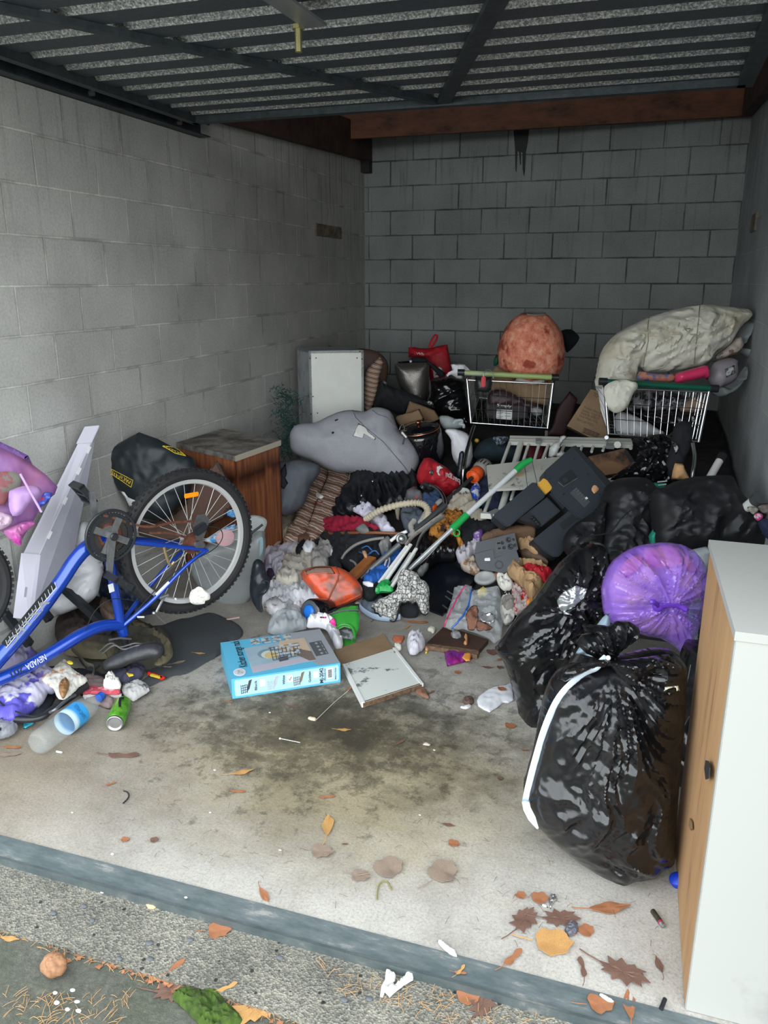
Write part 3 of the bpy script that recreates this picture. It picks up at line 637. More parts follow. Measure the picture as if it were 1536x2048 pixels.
# lay the print on the bag itself by finding the surface in front
from mathutils.bvhtree import BVHTree
def hit_fn(o, back=.0015):
    me = o.data; bt_ = BVHTree.FromPolygons([o.matrix_world @ v.co if False else v.co+BASE[o.name if o.parent is None else o.parent.name] for v in me.vertices], [tuple(p.vertices) for p in me.polygons])
    def f(a, b):
        d = ray(a, b).normalized(); h = bt_.ray_cast(CP, d)
        if h[0] is None: return None
        nn = h[1] if h[1].dot(d) < 0 else -h[1]; return h[0]+nn*back, nn
    return f
def decal(name, poly, hf, m, parent, step=3., th=.0012, sm=1):
    """a thin printed patch, label or band lying on the surface of its thing"""
    if sm > 1: poly = smooth_poly(poly, sm)
    last = [None]
    def pl(a, b):
        h = hf(a, b)
        if h is None: h = last[0] or next((q for q in (hf(a+dx, b+dy) for r_ in (2, 5, 9, 14) for dx in (-r_, 0, r_) for dy in (-r_, 0, r_)) if q), (ad(a, b, 4), -cf))
        last[0] = h; return h
    return obj(name, fill(poly, pl, step, th, 0, 1, 0, sm=1, shell=False), m, parent, 'all')
bagb = [o for o in pk.children if o.name.startswith('bag_body')][0]; hf = hit_fn(bagb)
def lines_on(name, pts, w, hf, m, parent):
    L_ = []; 
    for a, b_ in zip(pts, pts[1:]):
        k = max(2, int(math.hypot(b_[0]-a[0], b_[1]-a[1])/6))
        for j in range(k+1):
            h = hf(a[0]+(b_[0]-a[0])*j/k, a[1]+(b_[1]-a[1])*j/k)
            if h: L_.append(h[0])
    if len(L_) > 1: return obj(name, MB().tube(L_, w, 6), m, parent)
lines_on('print_frame', pp('W', '122,402 338,515 318,585 112,445 122,402'), .0016, hf, mYel, pk)
def text_on(parent, s, c, a0, a1, up, size, hf, m, **k):
    """lettering whose baseline runs from a0 to a1 on the surface, up = a pixel above a0"""
    A0, A1, U = hf(*p1(c, a0)), hf(*p1(c, a1)), hf(*p1(c, up))
    if not (A0 and A1 and U): return None
    o = text(parent, s, A0[0], A1[0]-A0[0], U[0]-A0[0], size, m, **k)
    xs = [v.co.x for v in o.data.vertices]
    return o
def fit_text(parent, s, A0, A1, U, m, lift=.0015, bold=0.):
    """lettering stretched to run from A0 to A1 with its cap height reaching U"""
    x = V(A1)-V(A0); hgt = (V(U)-V(A0)); y = hgt-x.normalized()*hgt.dot(x.normalized())
    cu_ = bpy.data.curves.new('t', 'FONT'); cu_.body = s; cu_.offset = bold; to = bpy.data.objects.new('t', cu_); C.objects.link(to)
    me = bpy.data.meshes.new_from_object(to.evaluated_get(bpy.context.evaluated_depsgraph_get()))
    vv = [v.co.copy() for v in me.vertices]; fs = [tuple(p.vertices) for p in me.polygons]; bpy.data.objects.remove(to); bpy.data.curves.remove(cu_); bpy.data.meshes.remove(me)
    if not vv: return
    x0 = min(v.x for v in vv); x1 = max(v.x for v in vv); n_ = x.cross(y).normalized()
    if n_.dot(CP-V(A0)) < 0: n_ = -n_
    return obj('lettering', MB().add([V(A0)+x*((v.x-x0)/(x1-x0))+y*(v.y/.73)+n_*lift for v in vv], fs), m, parent)
g_ = lambda c, s: hf(*p1(c, s))[0]
fit_text(pk, "PAK'nSAVE", g_('W', '325,520'), g_('W', '128,418'), g_('W', '312,560'), mYel, lift=.004)
h2 = [hf(*p) for p in pp('W', '870,262 650,165 845,270')]
if all(h2): fit_text(pk, "PAK'nSAVE", h2[0][0], h2[1][0], h2[2][0], mYel, lift=.004)
lines_on('print_frame', pp('W', '640,165 770,180 878,268 770,240 640,165'), .0014, hf, mYel, pk)
decal('white_print_panel', pp('W', '190,615 250,635 290,690 365,720 345,790 260,765 225,710'), hf, mWriteW, pk)
h3 = [hf(*p) for p in pp('W', '340,762 228,725 335,735')]
if all(h3): fit_text(pk, "THERE'S", h3[0][0], h3[1][0], h3[2][0], mWriteK, lift=.005)
# ================================================================ purple umbrella-like fabric and toys, far left
mPur = mat('mauve_nylon', (.34, .13, .24), .55, col2=(.18, .08, .26), vscale=4, fold=((6, .010, .6),)); mPur2 = mat('purple_edge_nylon', (.12, .055, .20), .6)
f_ = facing(40, 960, 3.08, .30, -.6)
ub = thing('mauve_fabric_heap', (.05, -4.3, .3), 'mauve and purple nylon kite-like fabric slumped by left wall', 'fabric')
obj('main_panel', fill(pp('U', '-150,100 0,140 250,260 340,360 470,460 590,580 560,660 430,760 360,900 250,1080 200,1180 60,1060 -60,1000 -150,900'), f_, 6, .05, .05, .3, .012, 6, 5, sm=1), mPur, ub, True)
obj('dark_border', fill(pp('U', '-150,60 0,120 150,190 290,262 330,350 300,330 250,300 120,230 0,175 -150,120'), facing(40, 960, 3.02, .30, -.6), 6, .012, .006, .1, .002, 6, 2, sm=1), mPur2, ub, True)
obj('camouflage_panel', fill(pp('U', '-100,480 0,430 120,425 210,460 220,520 180,620 90,660 60,740 -20,780 -100,760'), facing(40, 960, 3.02, .30, -.6), 6, .012, .006, .1, .004, 6, 9, sm=2), mat('dark_camouflage_print', (.16, .15, .13), .7, col2=(.22, .07, .08), vscale=9, thr=(.48, .52)), ub, True)
f_ = facing(40, 960, 2.93, .3, -.6)
obj('plastic_tub', fill(pp('U', '90,650 120,610 230,575 330,570 400,590 425,640 400,690 300,760 220,860 130,880 90,780'), f_, 5, .03, .03, .06, .004, 8, 3, sm=2), mat('lilac_plastic', (.42, .25, .50), .4, var=.1), None, True, label='pale lilac plastic tub lying on the mauve fabric', cat='tub')
obj('drinking_straw', MB().tube([ad(*p1('U', '208,450'), 2.85), ad(*p1('U', '425,840'), 2.93)], .0045, 8), mat('mauve_straw', (.55, .35, .70), .4), None, True, label='long mauve straw lying over the lilac tub', cat='straw')
obj('crumpled_pouch', fill(pp('U', '420,700 450,640 530,640 515,700 470,760 400,790 380,740'), facing(95, 1000, 3.0, .3, -.6), 4, .015, .01, .03, .008, 25, 8), mat('blue_red_wrapper', (.05, .08, .40), .3, col2=(.45, .04, .08), vscale=22, thr=(.42, .46)), None, True, label='crumpled blue and red wrapper beside white carton edge', cat='wrapper')
obj('white_rag', fill(pp('U', '-60,840 60,860 130,890 110,960 30,1010 -60,1020'), facing(10, 1050, 2.95, .3, -.6), 4, .02, .02, .05, .01, 20, 12), mat('pinkish_rag', (.50, .36, .46), .9), None, True, label='pale pinkish rag under the lilac tub at left edge', cat='rag')
obj('pink_bag', fill(pp('U', '40,1030 180,960 330,930 370,970 300,1010 230,1080 215,1180 140,1150 80,1100'), facing(40, 1080, 3.0, .5, -.6), 4, .03, .02, .05, .008, 18, 4), mat('magenta_film', (.45, .04, .30), .3, col2=(.45, .22, .36), vscale=8), None, True, label='crumpled magenta plastic bag below the lilac tub', cat='plastic bag')
# black steel frame bars behind the bicycle (folded table legs)
fr_ = thing('folding_frame', (.3, -4.55, 0), 'black square tube folding frame lying behind the bicycle', 'frame')
for a, b_ in (((-20, 1085, 3.45), (100, 1240, 3.4)), ((110, 1160, 3.45), (225, 1265, 3.42)), ((-20, 1190, 3.35), (60, 1290, 3.3))):
    obj('leg', bar(ad(*a), ad(*b_), .03, .03), mBlkPl, fr_)
# ================================================================ blue bicycle, upside down
bk = thing('bicycle', (.45, -4.25, 0), 'blue mountain bicycle standing upside down on its saddle by left wall', 'bicycle')
mBl = mat('metallic_blue_paint', (.008, .05, .38), .22, .35, coat=.6, spec=.7)
BT = 3.42; nb_ = V((.89, -.46, .02)).normalized()
_bp = plane(378, 1083, t=BT, n=nb_)
def bpo(px, py, off=0.): return _bp(px, py)[0]+nb_*off
def bp_(px, py, off=0.):
    d = ray(px, py); return CP+d*((_bp(378, 1083)[0]+nb_*off-CP).dot(nb_)/d.dot(nb_))
Cw = bp_(378, 1083); zv = V((0, 0, 1)); zv = (zv-nb_*zv.dot(nb_)).normalized(); hv = zv.cross(nb_) ; hv = hv if hv.dot(cr) > 0 else -hv
Rw = (bp_(378, 938)-bp_(378, 1228)).length/2*.985
wm = zframe(Cw, nb_, hv)
wh = thing('wheel_x', Cw); wh.name = 'rear_wheel'; wh.parent = bk; wh.location = Cw-BASE[bk.name]; BASE[wh.name] = Cw.copy()
def torus(Rr, prof, m, seg=96):   # prof closed [(dr, dz)]
    mb = MB(); n = len(prof); vs_ = []; fs = []
    for i in range(seg):
        a = 2*PI*i/seg
        for dr, dz in prof: vs_.append(m @ V(((Rr+dr)*math.cos(a), (Rr+dr)*math.sin(a), dz)))
    for i in range(seg):
        for k in range(n): fs.append((i*n+k, ((i+1) % seg)*n+k, ((i+1) % seg)*n+(k+1) % n, i*n+(k+1) % n))
    return mb.add(vs_, fs)
tr0 = .024
tyre = torus(Rw-tr0, [(tr0*math.cos(a), tr0*math.sin(a)) for a in [2*PI*k/12 for k in range(12)]], wm)
for i in range(84):
    a = 2*PI*i/84
    for j, dz in enumerate((-.019, -.006, .007, .019) if i % 2 else (-.013, 0, .013)):
        r_ = Rw-tr0+math.sqrt(max(.0001, tr0**2-dz*dz)); rr = zframe(wm @ V((r_*math.cos(a), r_*math.sin(a), dz)), (wm.to_3x3() @ V((math.cos(a), math.sin(a), dz*14))), nb_)
        tyre.box((-.0045, -.006, -.003), (.0045, .006, .004), rr)
obj('tyre', tyre, mRub, wh)
Ri = Rw-2*tr0-.002
obj('rim', torus(Ri, [(.006, .011), (.006, -.011), (-.012, -.009), (-.016, 0), (-.012, .009)], wm), mat('bright_rim_alloy', (.48, .48, .47), .45, .25), wh, True)
mb = MB()
for i in range(32):
    a = 2*PI*i/32; s_ = 1 if i % 2 else -1; ha = a+(.95 if (i//2) % 2 else -.95)
    mb.tube([wm @ V((.024*math.cos(ha), .024*math.sin(ha), s_*.028)), wm @ V(((Ri-.014)*math.cos(a), (Ri-.014)*math.sin(a), s_*.003))], .0013, 5)
obj('spokes', mb, mat('spoke_wire', (.52, .52, .50), .4, .3), wh, kind='stuff')
obj('hub', MB().lathe([(.012, -.045), (.012, -.034), (.028, -.032), (.028, -.027), (.016, -.02), (.016, .02), (.028, .027), (.028, .032), (.012, .034), (.012, .06)], wm, 20), mStl, wh, True)
cs = MB()
for k, r_ in enumerate((.048, .042, .037, .032, .027)): cs.lathe([(r_, .030+k*.005), (r_, .0325+k*.005)], wm, 26)
obj('cassette', cs, mRust, wh)
rp_ = bp_(383, 990, .012); obj('reflector', MB().box((-.034, -.010, -.004), (.034, .010, .005), frame(rp_, hv+zv*-.02, z=nb_), bev=.003), mat('orange_reflector', (.85, .30, .01), .25, emit=None), wh, label='orange spoke reflector')
# frame tubes, all in the plane of the bicycle
def btube(nm, pts, r, m=mBl, off=0., seg=14, par=None, n=5, flat=1., bp_=bp_):
    P_ = curve3([bp_(a, b, (off[i] if isinstance(off, (list, tuple)) else off)) for i, (a, b) in enumerate(pts)], n) if len(pts) > 2 else [bp_(a, b, (off[i] if isinstance(off, (list, tuple)) else off)) for i, (a, b) in enumerate(pts)]
    rr = r if not isinstance(r, (list, tuple)) else [r[0]+(r[1]-r[0])*i/(len(P_)-1) for i in range(len(P_))]
    return obj(nm, MB().tube(P_, rr, seg, flat=flat), m, par or bk, True)
btube('down_tube', [(212, 1082), (178, 1092), (150, 1120), (120, 1165), (60, 1245), (0, 1315), (-70, 1392)], .029)
btube('top_tube', [(243, 1250), (205, 1252), (165, 1268), (100, 1307), (40, 1340), (-80, 1392)], [.024, .026])
btube('seat_tube', [(213, 1082), (228, 1170), (244, 1262)], .0195)
btube('head_tube', [(-62, 1365), (-88, 1418)], .024)
for s_ in (-1, 1):
    btube('chain_stay', [(222, 1078), (300, 1084), (395, 1093)], [.013, .008], off=[.012*s_, .045*s_, .062*s_], bp_=bpo)
    btube('seat_stay', [(244, 1250), (300, 1190), (360, 1125), (400, 1093)], [.010, .008], off=[.012*s_, .045*s_, .055*s_, .062*s_], bp_=bpo)
    obj('dropout', MB().prism([bp_(a, b, .062*s_) for a, b in ((392, 1084), (404, 1080), (410, 1090), (402, 1102), (390, 1098))], nb_*.004), mStl, bk)
obj('bottom_bracket', MB().lathe([(.021, -.036), (.021, .036)], zframe(bp_(212, 1082), nb_, hv), 18), mBl, bk, True)
obj('seat_cluster', MB().lathe([(.021, -.02), (.021, .028)], zframe(bp_(245, 1258), bp_(250, 1290)-bp_(244, 1262), nb_), 16), mBl, bk, True)
# chainset
cm = zframe(bp_(222, 1071, .052), nb_, hv); ch = thing('chainset', cm.translation); ch.parent = bk; ch.location = cm.translation-BASE[bk.name]; BASE[ch.name] = cm.translation.copy()
Rc = (bp_(222, 1018)-bp_(222, 1124)).length/2*.98
obj('chain_guard', torus(Rc, [(0, .004), (-.004, .007), (-.012, .006), (-.012, .003), (0, -.002)], cm, 48), mBlkPl, ch, True)
def gear(r, z, th=.002):
    mb = MB(); n = int(r*2*PI/.0127)*2; o = []; i_ = []
    for k in range(n):
        a = 2*PI*k/n; rr = r+(.003 if k % 2 else -.003); o.append((rr*math.cos(a), rr*math.sin(a))); i_.append(((r-.022)*math.cos(a), (r-.022)*math.sin(a)))
    vs_ = [cm @ V((x, y, z)) for x, y in o]+[cm @ V((x, y, z)) for x, y in i_]+[cm @ V((x, y, z+th)) for x, y in o]+[cm @ V((x, y, z+th)) for x, y in i_]
    fs = []
    for k in range(n):
        j = (k+1) % n; fs += [(k, j, n+j, n+k), (2*n+k, 3*n+k, 3*n+j, 2*n+j), (k, 2*n+k, 2*n+j, j), (n+k, n+j, 3*n+j, 3*n+k)]
    return mb.add(vs_, fs)
for r_, z_, m_ in ((Rc-.014, 0, mBlkPl), (Rc-.034, -.008, mat('dark_worn_steel', (.05, .045, .04), .5, .5)), (Rc-.048, -.016, mRust)): obj('chainring', gear(r_, z_), m_, ch)
mCrk = mat('grey_crank_metal', (.24, .245, .25), .4, .7, var=.3, vscale=30)
sp_ = MB()
for k in range(4):
    a = PI/4+k*PI/2+.25; sp_.prism([cm @ V((math.cos(a+d)*r_, math.sin(a+d)*r_, .004)) for d, r_ in ((-.9, .016), (-.18, Rc-.03), (.18, Rc-.03), (.9, .016))], nb_*.006)
obj('spider', sp_, mCrk, ch)
def crank(pa, pb, o1, o2, nm='crank_arm'):
    a = bp_(*pa, o1); b_ = bp_(*pb, o2); m_ = frame(a, b_-a, z=nb_); L_ = (b_-a).length
    return obj(nm, MB().add([m_ @ V(p) for p in ((-.014, -.015, -.007), (-.014, .015, -.007), (L_+.01, .011, -.005), (L_+.01, -.011, -.005), (-.014, -.015, .007), (-.014, .015, .007), (L_+.01, .011, .006), (L_+.01, -.011, .006))], [(0, 1, 2, 3), (7, 6, 5, 4), (0, 4, 5, 1), (1, 5, 6, 2), (2, 6, 7, 3), (3, 7, 4, 0)]), mCrk, ch, True)
crank((224, 1071), (218, 1150), .068, .078); crank((196, 1082), (184, 988), -.06, -.075)
obj('crank_bolt', MB().lathe([(.016, .06-.052), (.016, .03), (.012, .034)], cm, 16), mBlkPl, ch, True)
def pedal(pc, off, up):
    c = bp_(*pc, off); m_ = frame(c, nb_, z=zv*(.5 if up else .6)+hv*(.8 if up else .5)); mb = MB()
    pd = thing('pedal', c); pd.parent = bk; pd.location = c-BASE[bk.name]; BASE[pd.name] = c.copy()
    mb.box((-.05, -.046, -.014), (.05, -.036, .014), m_).box((-.05, .036, -.014), (.05, .046, .014), m_).box((-.05, -.046, -.012), (-.04, .046, .012), m_).box((.04, -.046, -.012), (.05, .046, .012), m_).box((-.045, -.006, -.011), (.045, .006, .011), m_)
    for k in range(9): x_ = -.04+k*.01; mb.box((x_-.002, -.042, -.010), (x_+.002, -.037, .010), m_).box((x_-.002, .037, -.010), (x_+.002, .042, .010), m_)
    obj('cage', mb, mBlkPl, pd); obj('axle', MB().tube([m_ @ V((-.06, 0, 0)), m_ @ V((.05, 0, 0))], .007, 8), mStl, pd)
    [obj('reflector', MB().box((-.028, a, -.007), (.028, a+.003, .007), m_), mat('amber_pedal_reflector', (.80, .30, .03), .3), pd) for a in (-.044, .041)]
pedal((239, 1163), .13, False); pedal((166, 986), -.13, True)
# chain, derailleur, cables, brakes
mb = MB()
for pts_ in ([(206, 1030, .05), (290, 1053, .05), (345, 1045, .045), (395, 1042, .04)], [(300, 1066, .045), (340, 1066, .045), (372, 1075, .04)]):
    P_ = curve3([bp_(a, b_, c) for a, b_, c in pts_], 10)
    for i in range(len(P_)-1):
        m_ = frame(P_[i], P_[i+1]-P_[i], z=nb_); L_ = (P_[i+1]-P_[i]).length; mb.box((-.001, -.0045, -.003 if i % 2 else -.0045), (L_+.001, .0045, .003 if i % 2 else .0045), m_)
obj('chain', mb, mRust, bk)
dr = thing('rear_derailleur', bp_(400, 1060, .07)); dr.parent = bk; dr.location = BASE[dr.name]-BASE[bk.name]
obj('cage', MB().prism([bp_(a, b_, .072) for a, b_ in ((392, 1080), (386, 1050), (395, 1030), (410, 1028), (418, 1040), (412, 1062), (404, 1082))], nb_*.003), mStl, dr)
for q in ((404, 1038), (395, 1066)): obj('jockey_wheel', MB().lathe([(.016, -.003), (.016, .003)], zframe(bp_(*q, .066), nb_), 14), mRust, dr)
obj('mechanism', MB().box((-.03, -.018, -.014), (.032, .018, .014), frame(bp_(400, 1058, .086), hv+zv*.4, z=nb_), bev=.006), mBlkPl, dr)
btube('gear_cable', [(412, 1052), (440, 1058), (444, 1078), (425, 1100), (380, 1125), (330, 1160), (262, 1235)], .0022, mBlkPl, [.08, .085, .085, .08, .06, .04, .02], 6, n=6)
btube('front_derailleur', [(328, 1094), (332, 1110), (340, 1130), (348, 1124)], .006, mat('tarnished_brass_steel', (.40, .30, .16), .4, .7), .055, 8)
mb = MB(); mb.tube([bp_(332, 1188, .035), bp_(325, 1200, .04), bp_(312, 1225, .045)], .006, 8); mb.tube([bp_(318, 1196, .05), bp_(336, 1190, .05)], .007, 8); mb.tube([bp_(308, 1226, .05), bp_(318, 1235, .05), bp_(331, 1247, .05)], .0016, 5); mb.sphere(bp_(308, 1226, .05), .009)
obj('rear_brake', mb, mAlu, bk, True)
btube('brake_noodle', [(288, 1234), (275, 1234)], .004, mWhPl, .05, 8)
btube('brake_cable', [(170, 1262), (190, 1222), (222, 1199), (262, 1200), (290, 1205)], .0018, mBlkPl, [.02, .03, .045, .04, .03], 6, n=6)
# decals: name along the tubes
def tubeletter(s, a0, a1, capx, m=mWriteW, off=.030, bold=0.):
    A0 = bp_(*a0, off); A1 = bp_(*a1, off); U = bp_(*capx, off); return fit_text(bk, s, A0, A1, U, m, lift=0, bold=bold)
tubeletter('NEVADA', (89, 1308), (50, 1330), (92, 1321)); tubeletter('201', (46, 1330), (20, 1343), (50, 1345), mWriteK)
tubeletter('AZTEC', (100, 1204), (25, 1292), (90, 1194), mat('silver_print', (.35, .37, .42), .4, .5), .033, .02)
dk = bar(bp_(108, 1168, .030), bp_(8, 1290, .030), .026, .002, up=nb_)
obj('tube_decal', dk, mBlkPl, bk)
dk = MB()
for k in range(16):
    t = k/16; x_, y_ = 112-104*t, 1172+124*t; mbx = bar(bp_(x_-3, y_-8, .0315), bp_(x_+1, y_+4, .0315), .0018, .001, up=nb_); dk.add(mbx.v, mbx.f)
mbx = bar(bp_(112, 1176, .0318), bp_(12, 1296, .0318), .003, .001, up=nb_); dk.add(mbx.v, mbx.f)
obj('decal_streaks', dk, mat('pale_decal', (.55, .58, .60), .5), bk)
m_ = bar(bp_(221, 1168, .022), bp_(224, 1184, .022), .022, .001, up=nb_); obj('size_sticker', m_, mWriteW, bk)
m_ = bar(bp_(338, 1164, .058), bp_(312, 1190, .052), .013, .001, up=nb_); obj('stay_sticker', m_, mWriteW, bk)
# seat post and saddle resting on the floor
btube('seat_post', [(247, 1268), (253, 1300)], .0135, mBlkPl)
obj('seat_clamp', MB().box((-.025, -.02, -.016), (.03, .02, .016), frame(bp_(255, 1303), hv, z=zv), bev=.005).tube([bp_(218, 1280, .03), bp_(240, 1276, .03), bp_(262, 1278, .03)], .005, 8), mStl, bk)
f_ = facing(262, 1335, 3.22, -.1, -.1)
obj('saddle', fill(pp('S', '18,1090 60,1050 120,1020 200,985 290,950 380,925 480,905 560,915 600,935 612,975 585,1030 520,1045 430,1050 330,1075 230,1120 120,1152 50,1152 22,1130'), f_, 4, .035, .05, .05, .003, 9, 3), mat('worn_black_vinyl', (.03, .03, .034), .42, bump=.3, bscale=70), bk, True)
mb = MB(); s0 = f_(215, 1312)[0]-nb_*.02
for o_ in (0, .03): mb.tube(curve3([f_(*p)[0]-nb_*(.03+o_) for p in ((212, 1312), (235, 1295), (255, 1303), (285, 1295), (305, 1300))], 4), .0035, 6)
obj('saddle_rails', mb, mStl, bk, True)
# ================================================================ second bicycle: dark wheel, grip, lever, cables at lower left
b2 = thing('black_bicycle_front', (.35, -4.85, 0), 'black bicycle wheel, handlebar grip and brake lever lying at left frame edge', 'bicycle')
wm2 = zframe(ad(-100, 1180, 2.85), V((.93, -.36, .1)), (0, 0, 1))
t2 = torus(.20, [(.022*math.cos(2*PI*k/10), .022*math.sin(2*PI*k/10)) for k in range(10)], wm2, 64)
for i in range(60):
    a = 2*PI*i/60
    for dz in (-.013, .013): t2.box((-.005, -.006, -.003), (.005, .006, .005), zframe(wm2 @ V((.219*math.cos(a), .219*math.sin(a), dz)), wm2.to_3x3() @ V((math.cos(a), math.sin(a), dz*14)), (1, 0, 0)))
obj('tyre', t2, mRub, b2)
obj('handlebar', MB().tube(curve3([az(*p) for p in ((-40, 1420, .06), (20, 1437, .05), (75, 1437, .05), (110, 1415, .06), (172, 1368, .07))], 5), [.011]*16+[.016]*5 if False else .012, 10), mBlkPl, b2, True)
obj('grip', MB().tube([az(112, 1412, .06), az(128, 1402, .065), az(172, 1370, .075)], .017, 12), mRub, b2, True)
obj('lever', MB().tube(curve3([az(*p) for p in ((100, 1425, .07), (112, 1418, .085), (135, 1398, .085), (150, 1390, .08))], 4), .006, 8), mStl, b2, True)
obj('cable', MB().tube(curve3([az(*p) for p in ((105, 1424, .06), (60, 1432, .07), (10, 1412, .08), (-10, 1395, .09), (4, 1440, .05), (-5, 1475, .03))], 6), .003, 6), mBlkPl, b2, True)
# ================================================================ on the floor, left
obj('rubber_mat', fill(pp('S', '380,1290 420,1240 500,1180 420,1150 450,1080 540,980 520,860 480,740 600,720 680,690 770,660 860,650 960,620 1040,600 1120,615 1200,650 1290,690 1360,750 1372,810 1320,860 1230,880 1200,960 1130,1020 1020,1080 920,1140 820,1190 700,1210 600,1250 500,1300 420,1315'), floor(.003), 6, .008, 0, .01, .001, 5), mat('dusty_black_rubber', (.022, .026, .03), .8, col2=(.05, .055, .06), vscale=40, thr=(.62, .75)), None, True, label='thin black rubber mat on the floor below the bicycle wheel', cat='mat')
mOl = mat('olive_canvas', (.125, .105, .062), .9, var=.3, vscale=8, fold=((9, .010, .8),)); mOlD = mat('dark_olive_canvas', (.05, .046, .034), .92, fold=((8, .014, .8),))
bpk = thing('olive_backpack', (.45, -4.3, 0), 'olive and brown canvas backpack lying flat under the bicycle saddle', 'backpack')
obj('back_panel', fill(pp('S', '-180,760 -40,800 80,780 220,740 300,700 420,740 520,780 620,820 690,870 700,990 660,1060 560,1120 400,1160 250,1190 60,1190 -120,1150 -220,1000'), floor(.01), 6, .075, .008, .12, .014, 9, 5), mOlD, bpk, True)
obj('shoulder_strap', fill(pp('S', '250,720 330,690 460,750 560,790 650,850 692,930 700,1010 650,1070 560,1110 520,1090 590,1040 620,980 600,900 540,860 430,810 320,790'), floor(.07), 5, .022, .02, .03, .007, 20, 7), mOl, bpk, True)
obj('pocket', fill(pp('K', '560,250 640,210 800,200 960,220 1060,250 1040,300 960,350 820,350 680,330 590,310'), floor(.075), 5, .02, .02, .05, .005, 16, 4), mOl, bpk, True)
obj('webbing', MB().tube(curve3([az(*p, .10) for p in pp('K', '650,260 720,330 780,400 850,430 840,500')], 4), .012, 6, flat=.25), mOlD, bpk)
obj('buckle', MB().box((-.018, -.022, 0), (.018, .022, .01), Matrix.Translation(az(*p1('K', '845,440'), .09)), bev=.003), mBlkPl, bpk)
def flat(name, c, s, m, label, cat, z=.005, T=.012, wr=.006, ws=30, seed=1, step=3.5, group=None, sm=2, n=(0, 0, 1), **k):
    P_ = pp(c, s); cx = sum(p[0] for p in P_)/len(P_); cy = sum(p[1] for p in P_)/len(P_)
    if wr > .009 and T > .025: k.update(aniso=(.45, 1.5), rot=seed*1.1+len(name)*.7); T *= .75; wr *= 1.1; step = min(step, 3.2)
    return obj(name, fill(P_, plane(cx, cy, z=z, n=n), step, T, min(T, z*.8), None, wr, ws, seed, sm=sm, **k), m, smooth='all', label=label, cat=cat, group=group)
flat('brown_jumper', 'U', '560,2000 620,1860 700,1780 850,1720 980,1740 1060,1760 1160,1900 1200,2040 1100,2200 800,2260 600,2200', mat('dark_brown_fleece', (.04, .028, .024), .95, bump=.4, bscale=90), 'dark brown fleece bunched behind the blue top tube', 'jumper', .06, .07, .02, 9, 4, 6)
flat('brown_cloth', 'A', '580,1130 640,1130 680,1180 690,1240 640,1250 600,1210', mat('tan_brown_canvas', (.13, .085, .06), .9), 'tan brown cloth behind the blue seat tube', 'cloth', .15, .04, .01, 20, 4)
mTr = mat('white_bin_bag', (.54, .55, .57), .35, alpha=.93, fold=((8, .010, .8),))
f_ = facing(150, 1150, 3.5, .2, 0)
gb = obj('white_bin_bag', fill(pp('U', '760,1010 860,930 930,1000 960,1180 1010,1300 1060,1400 1030,1560 1000,1680 900,1780 760,1840 600,1900 460,1930 380,1700 420,1500 600,1300 690,1180'), f_, 5, .07, .07, .12, .014, 7, 5, mode='radial', centre=p1('U', '1060,1400'), spokes=16), mTr, None, True, label='bulging white plastic bin bag behind the bicycle chainrings', cat='rubbish bag')
f_ = facing(250, 1180, 3.95, .2, 0)
obj('dark_blue_jacket', fill(pp('A', '600,880 700,860 780,900 820,1000 870,1120 960,1200 1000,1260 900,1290 760,1270 640,1180 580,1050'), f_, 5, .08, .08, .12, .02, 9, 3), mat('dark_navy_nylon', (.012, .02, .05), .5), None, True, label='dark navy nylon jacket slumped behind the bicycle seat tube', cat='jacket')
# brown carton with flaps behind wheel
f_ = facing(360, 1010, 4.05, .3, .2)
obj('brown_carton', fill(pp('W', '590,930 760,850 880,760 900,640 960,500 1100,430 1200,310 1240,390 1340,620 1360,780 1250,900 1130,960 1000,1100 700,1150 400,1080 380,960'), f_, 5, .02, .08, .02, .002, 6, 3, sm=1), mat('dark_brown_card', (.10, .055, .04), .85, var=.25, vscale=5), None, False, label='dark brown carton with open flaps behind the bicycle wheel', cat='carton')
f_ = facing(420, 1070, 3.95, .3, .1)
obj('blue_packet', fill(pp('W', '1270,860 1330,815 1390,830 1470,830 1536,850 1490,880 1440,870 1360,900'), facing(470, 1030, 3.98, .3), 4, .01, .01, .02, .003, 30, 3, sm=1), mat('light_blue_card', (.18, .42, .62), .5, col2=(.04, .22, .50), vscale=30, thr=(.45, .55)), None, True, label='pale blue card packet standing behind the wheel and tub', cat='packet')
obj('blue_wrapper', fill(pp('W', '1070,1130 1180,1060 1300,990 1390,960 1380,1010 1290,1060 1240,1130 1150,1155'), facing(430, 1075, 3.9, .4), 4, .008, .008, .02, .004, 30, 5, sm=1), mat('blue_white_wrapper', (.05, .30, .62), .4, col2=(.55, .62, .70), vscale=25, thr=(.42, .5)), None, True, label='blue and white wrapper under the pale pink lid', cat='wrapper')
# clear storage tub on its side
tb_ = thing('storage_tub', (.62, -3.55, 0), 'cloudy clear plastic storage tub with black handle clip right of the wheel', 'storage tub')
mTub = mat('cloudy_tub_plastic', (.34, .36, .36), .3, alpha=.72, spec=.6, var=.15, vscale=6)
q = [ad(*p, t) for p, t in (((425, 1090), 4.05), ((505, 1070), 4.1), ((530, 1060), 4.4), ((440, 1060), 4.5))]
f_ = facing(450, 1130, 4.0, -.15, 0)
obj('tub_body', fill(pp('B', '100,1400 200,1360 350,1330 420,1300 470,1310 480,1400 470,1500 430,1560 410,1620 400,1700 340,1760 250,1775 190,1750 60,1640 0,1500'), f_, 5, .05, .16, .06, .004, 5, 3), mTub, tb_, True)
obj('tub_lid', fill(pp('B', '180,1330 250,1290 360,1200 420,1185 480,1205 492,1240 470,1290 440,1320 360,1350 200,1400'), facing(490, 1055, 3.97, .5, 0), 4, .012, .012, .02, .002, 9, 3), mat('grey_tub_lid', (.30, .31, .30), .5), tb_, True)
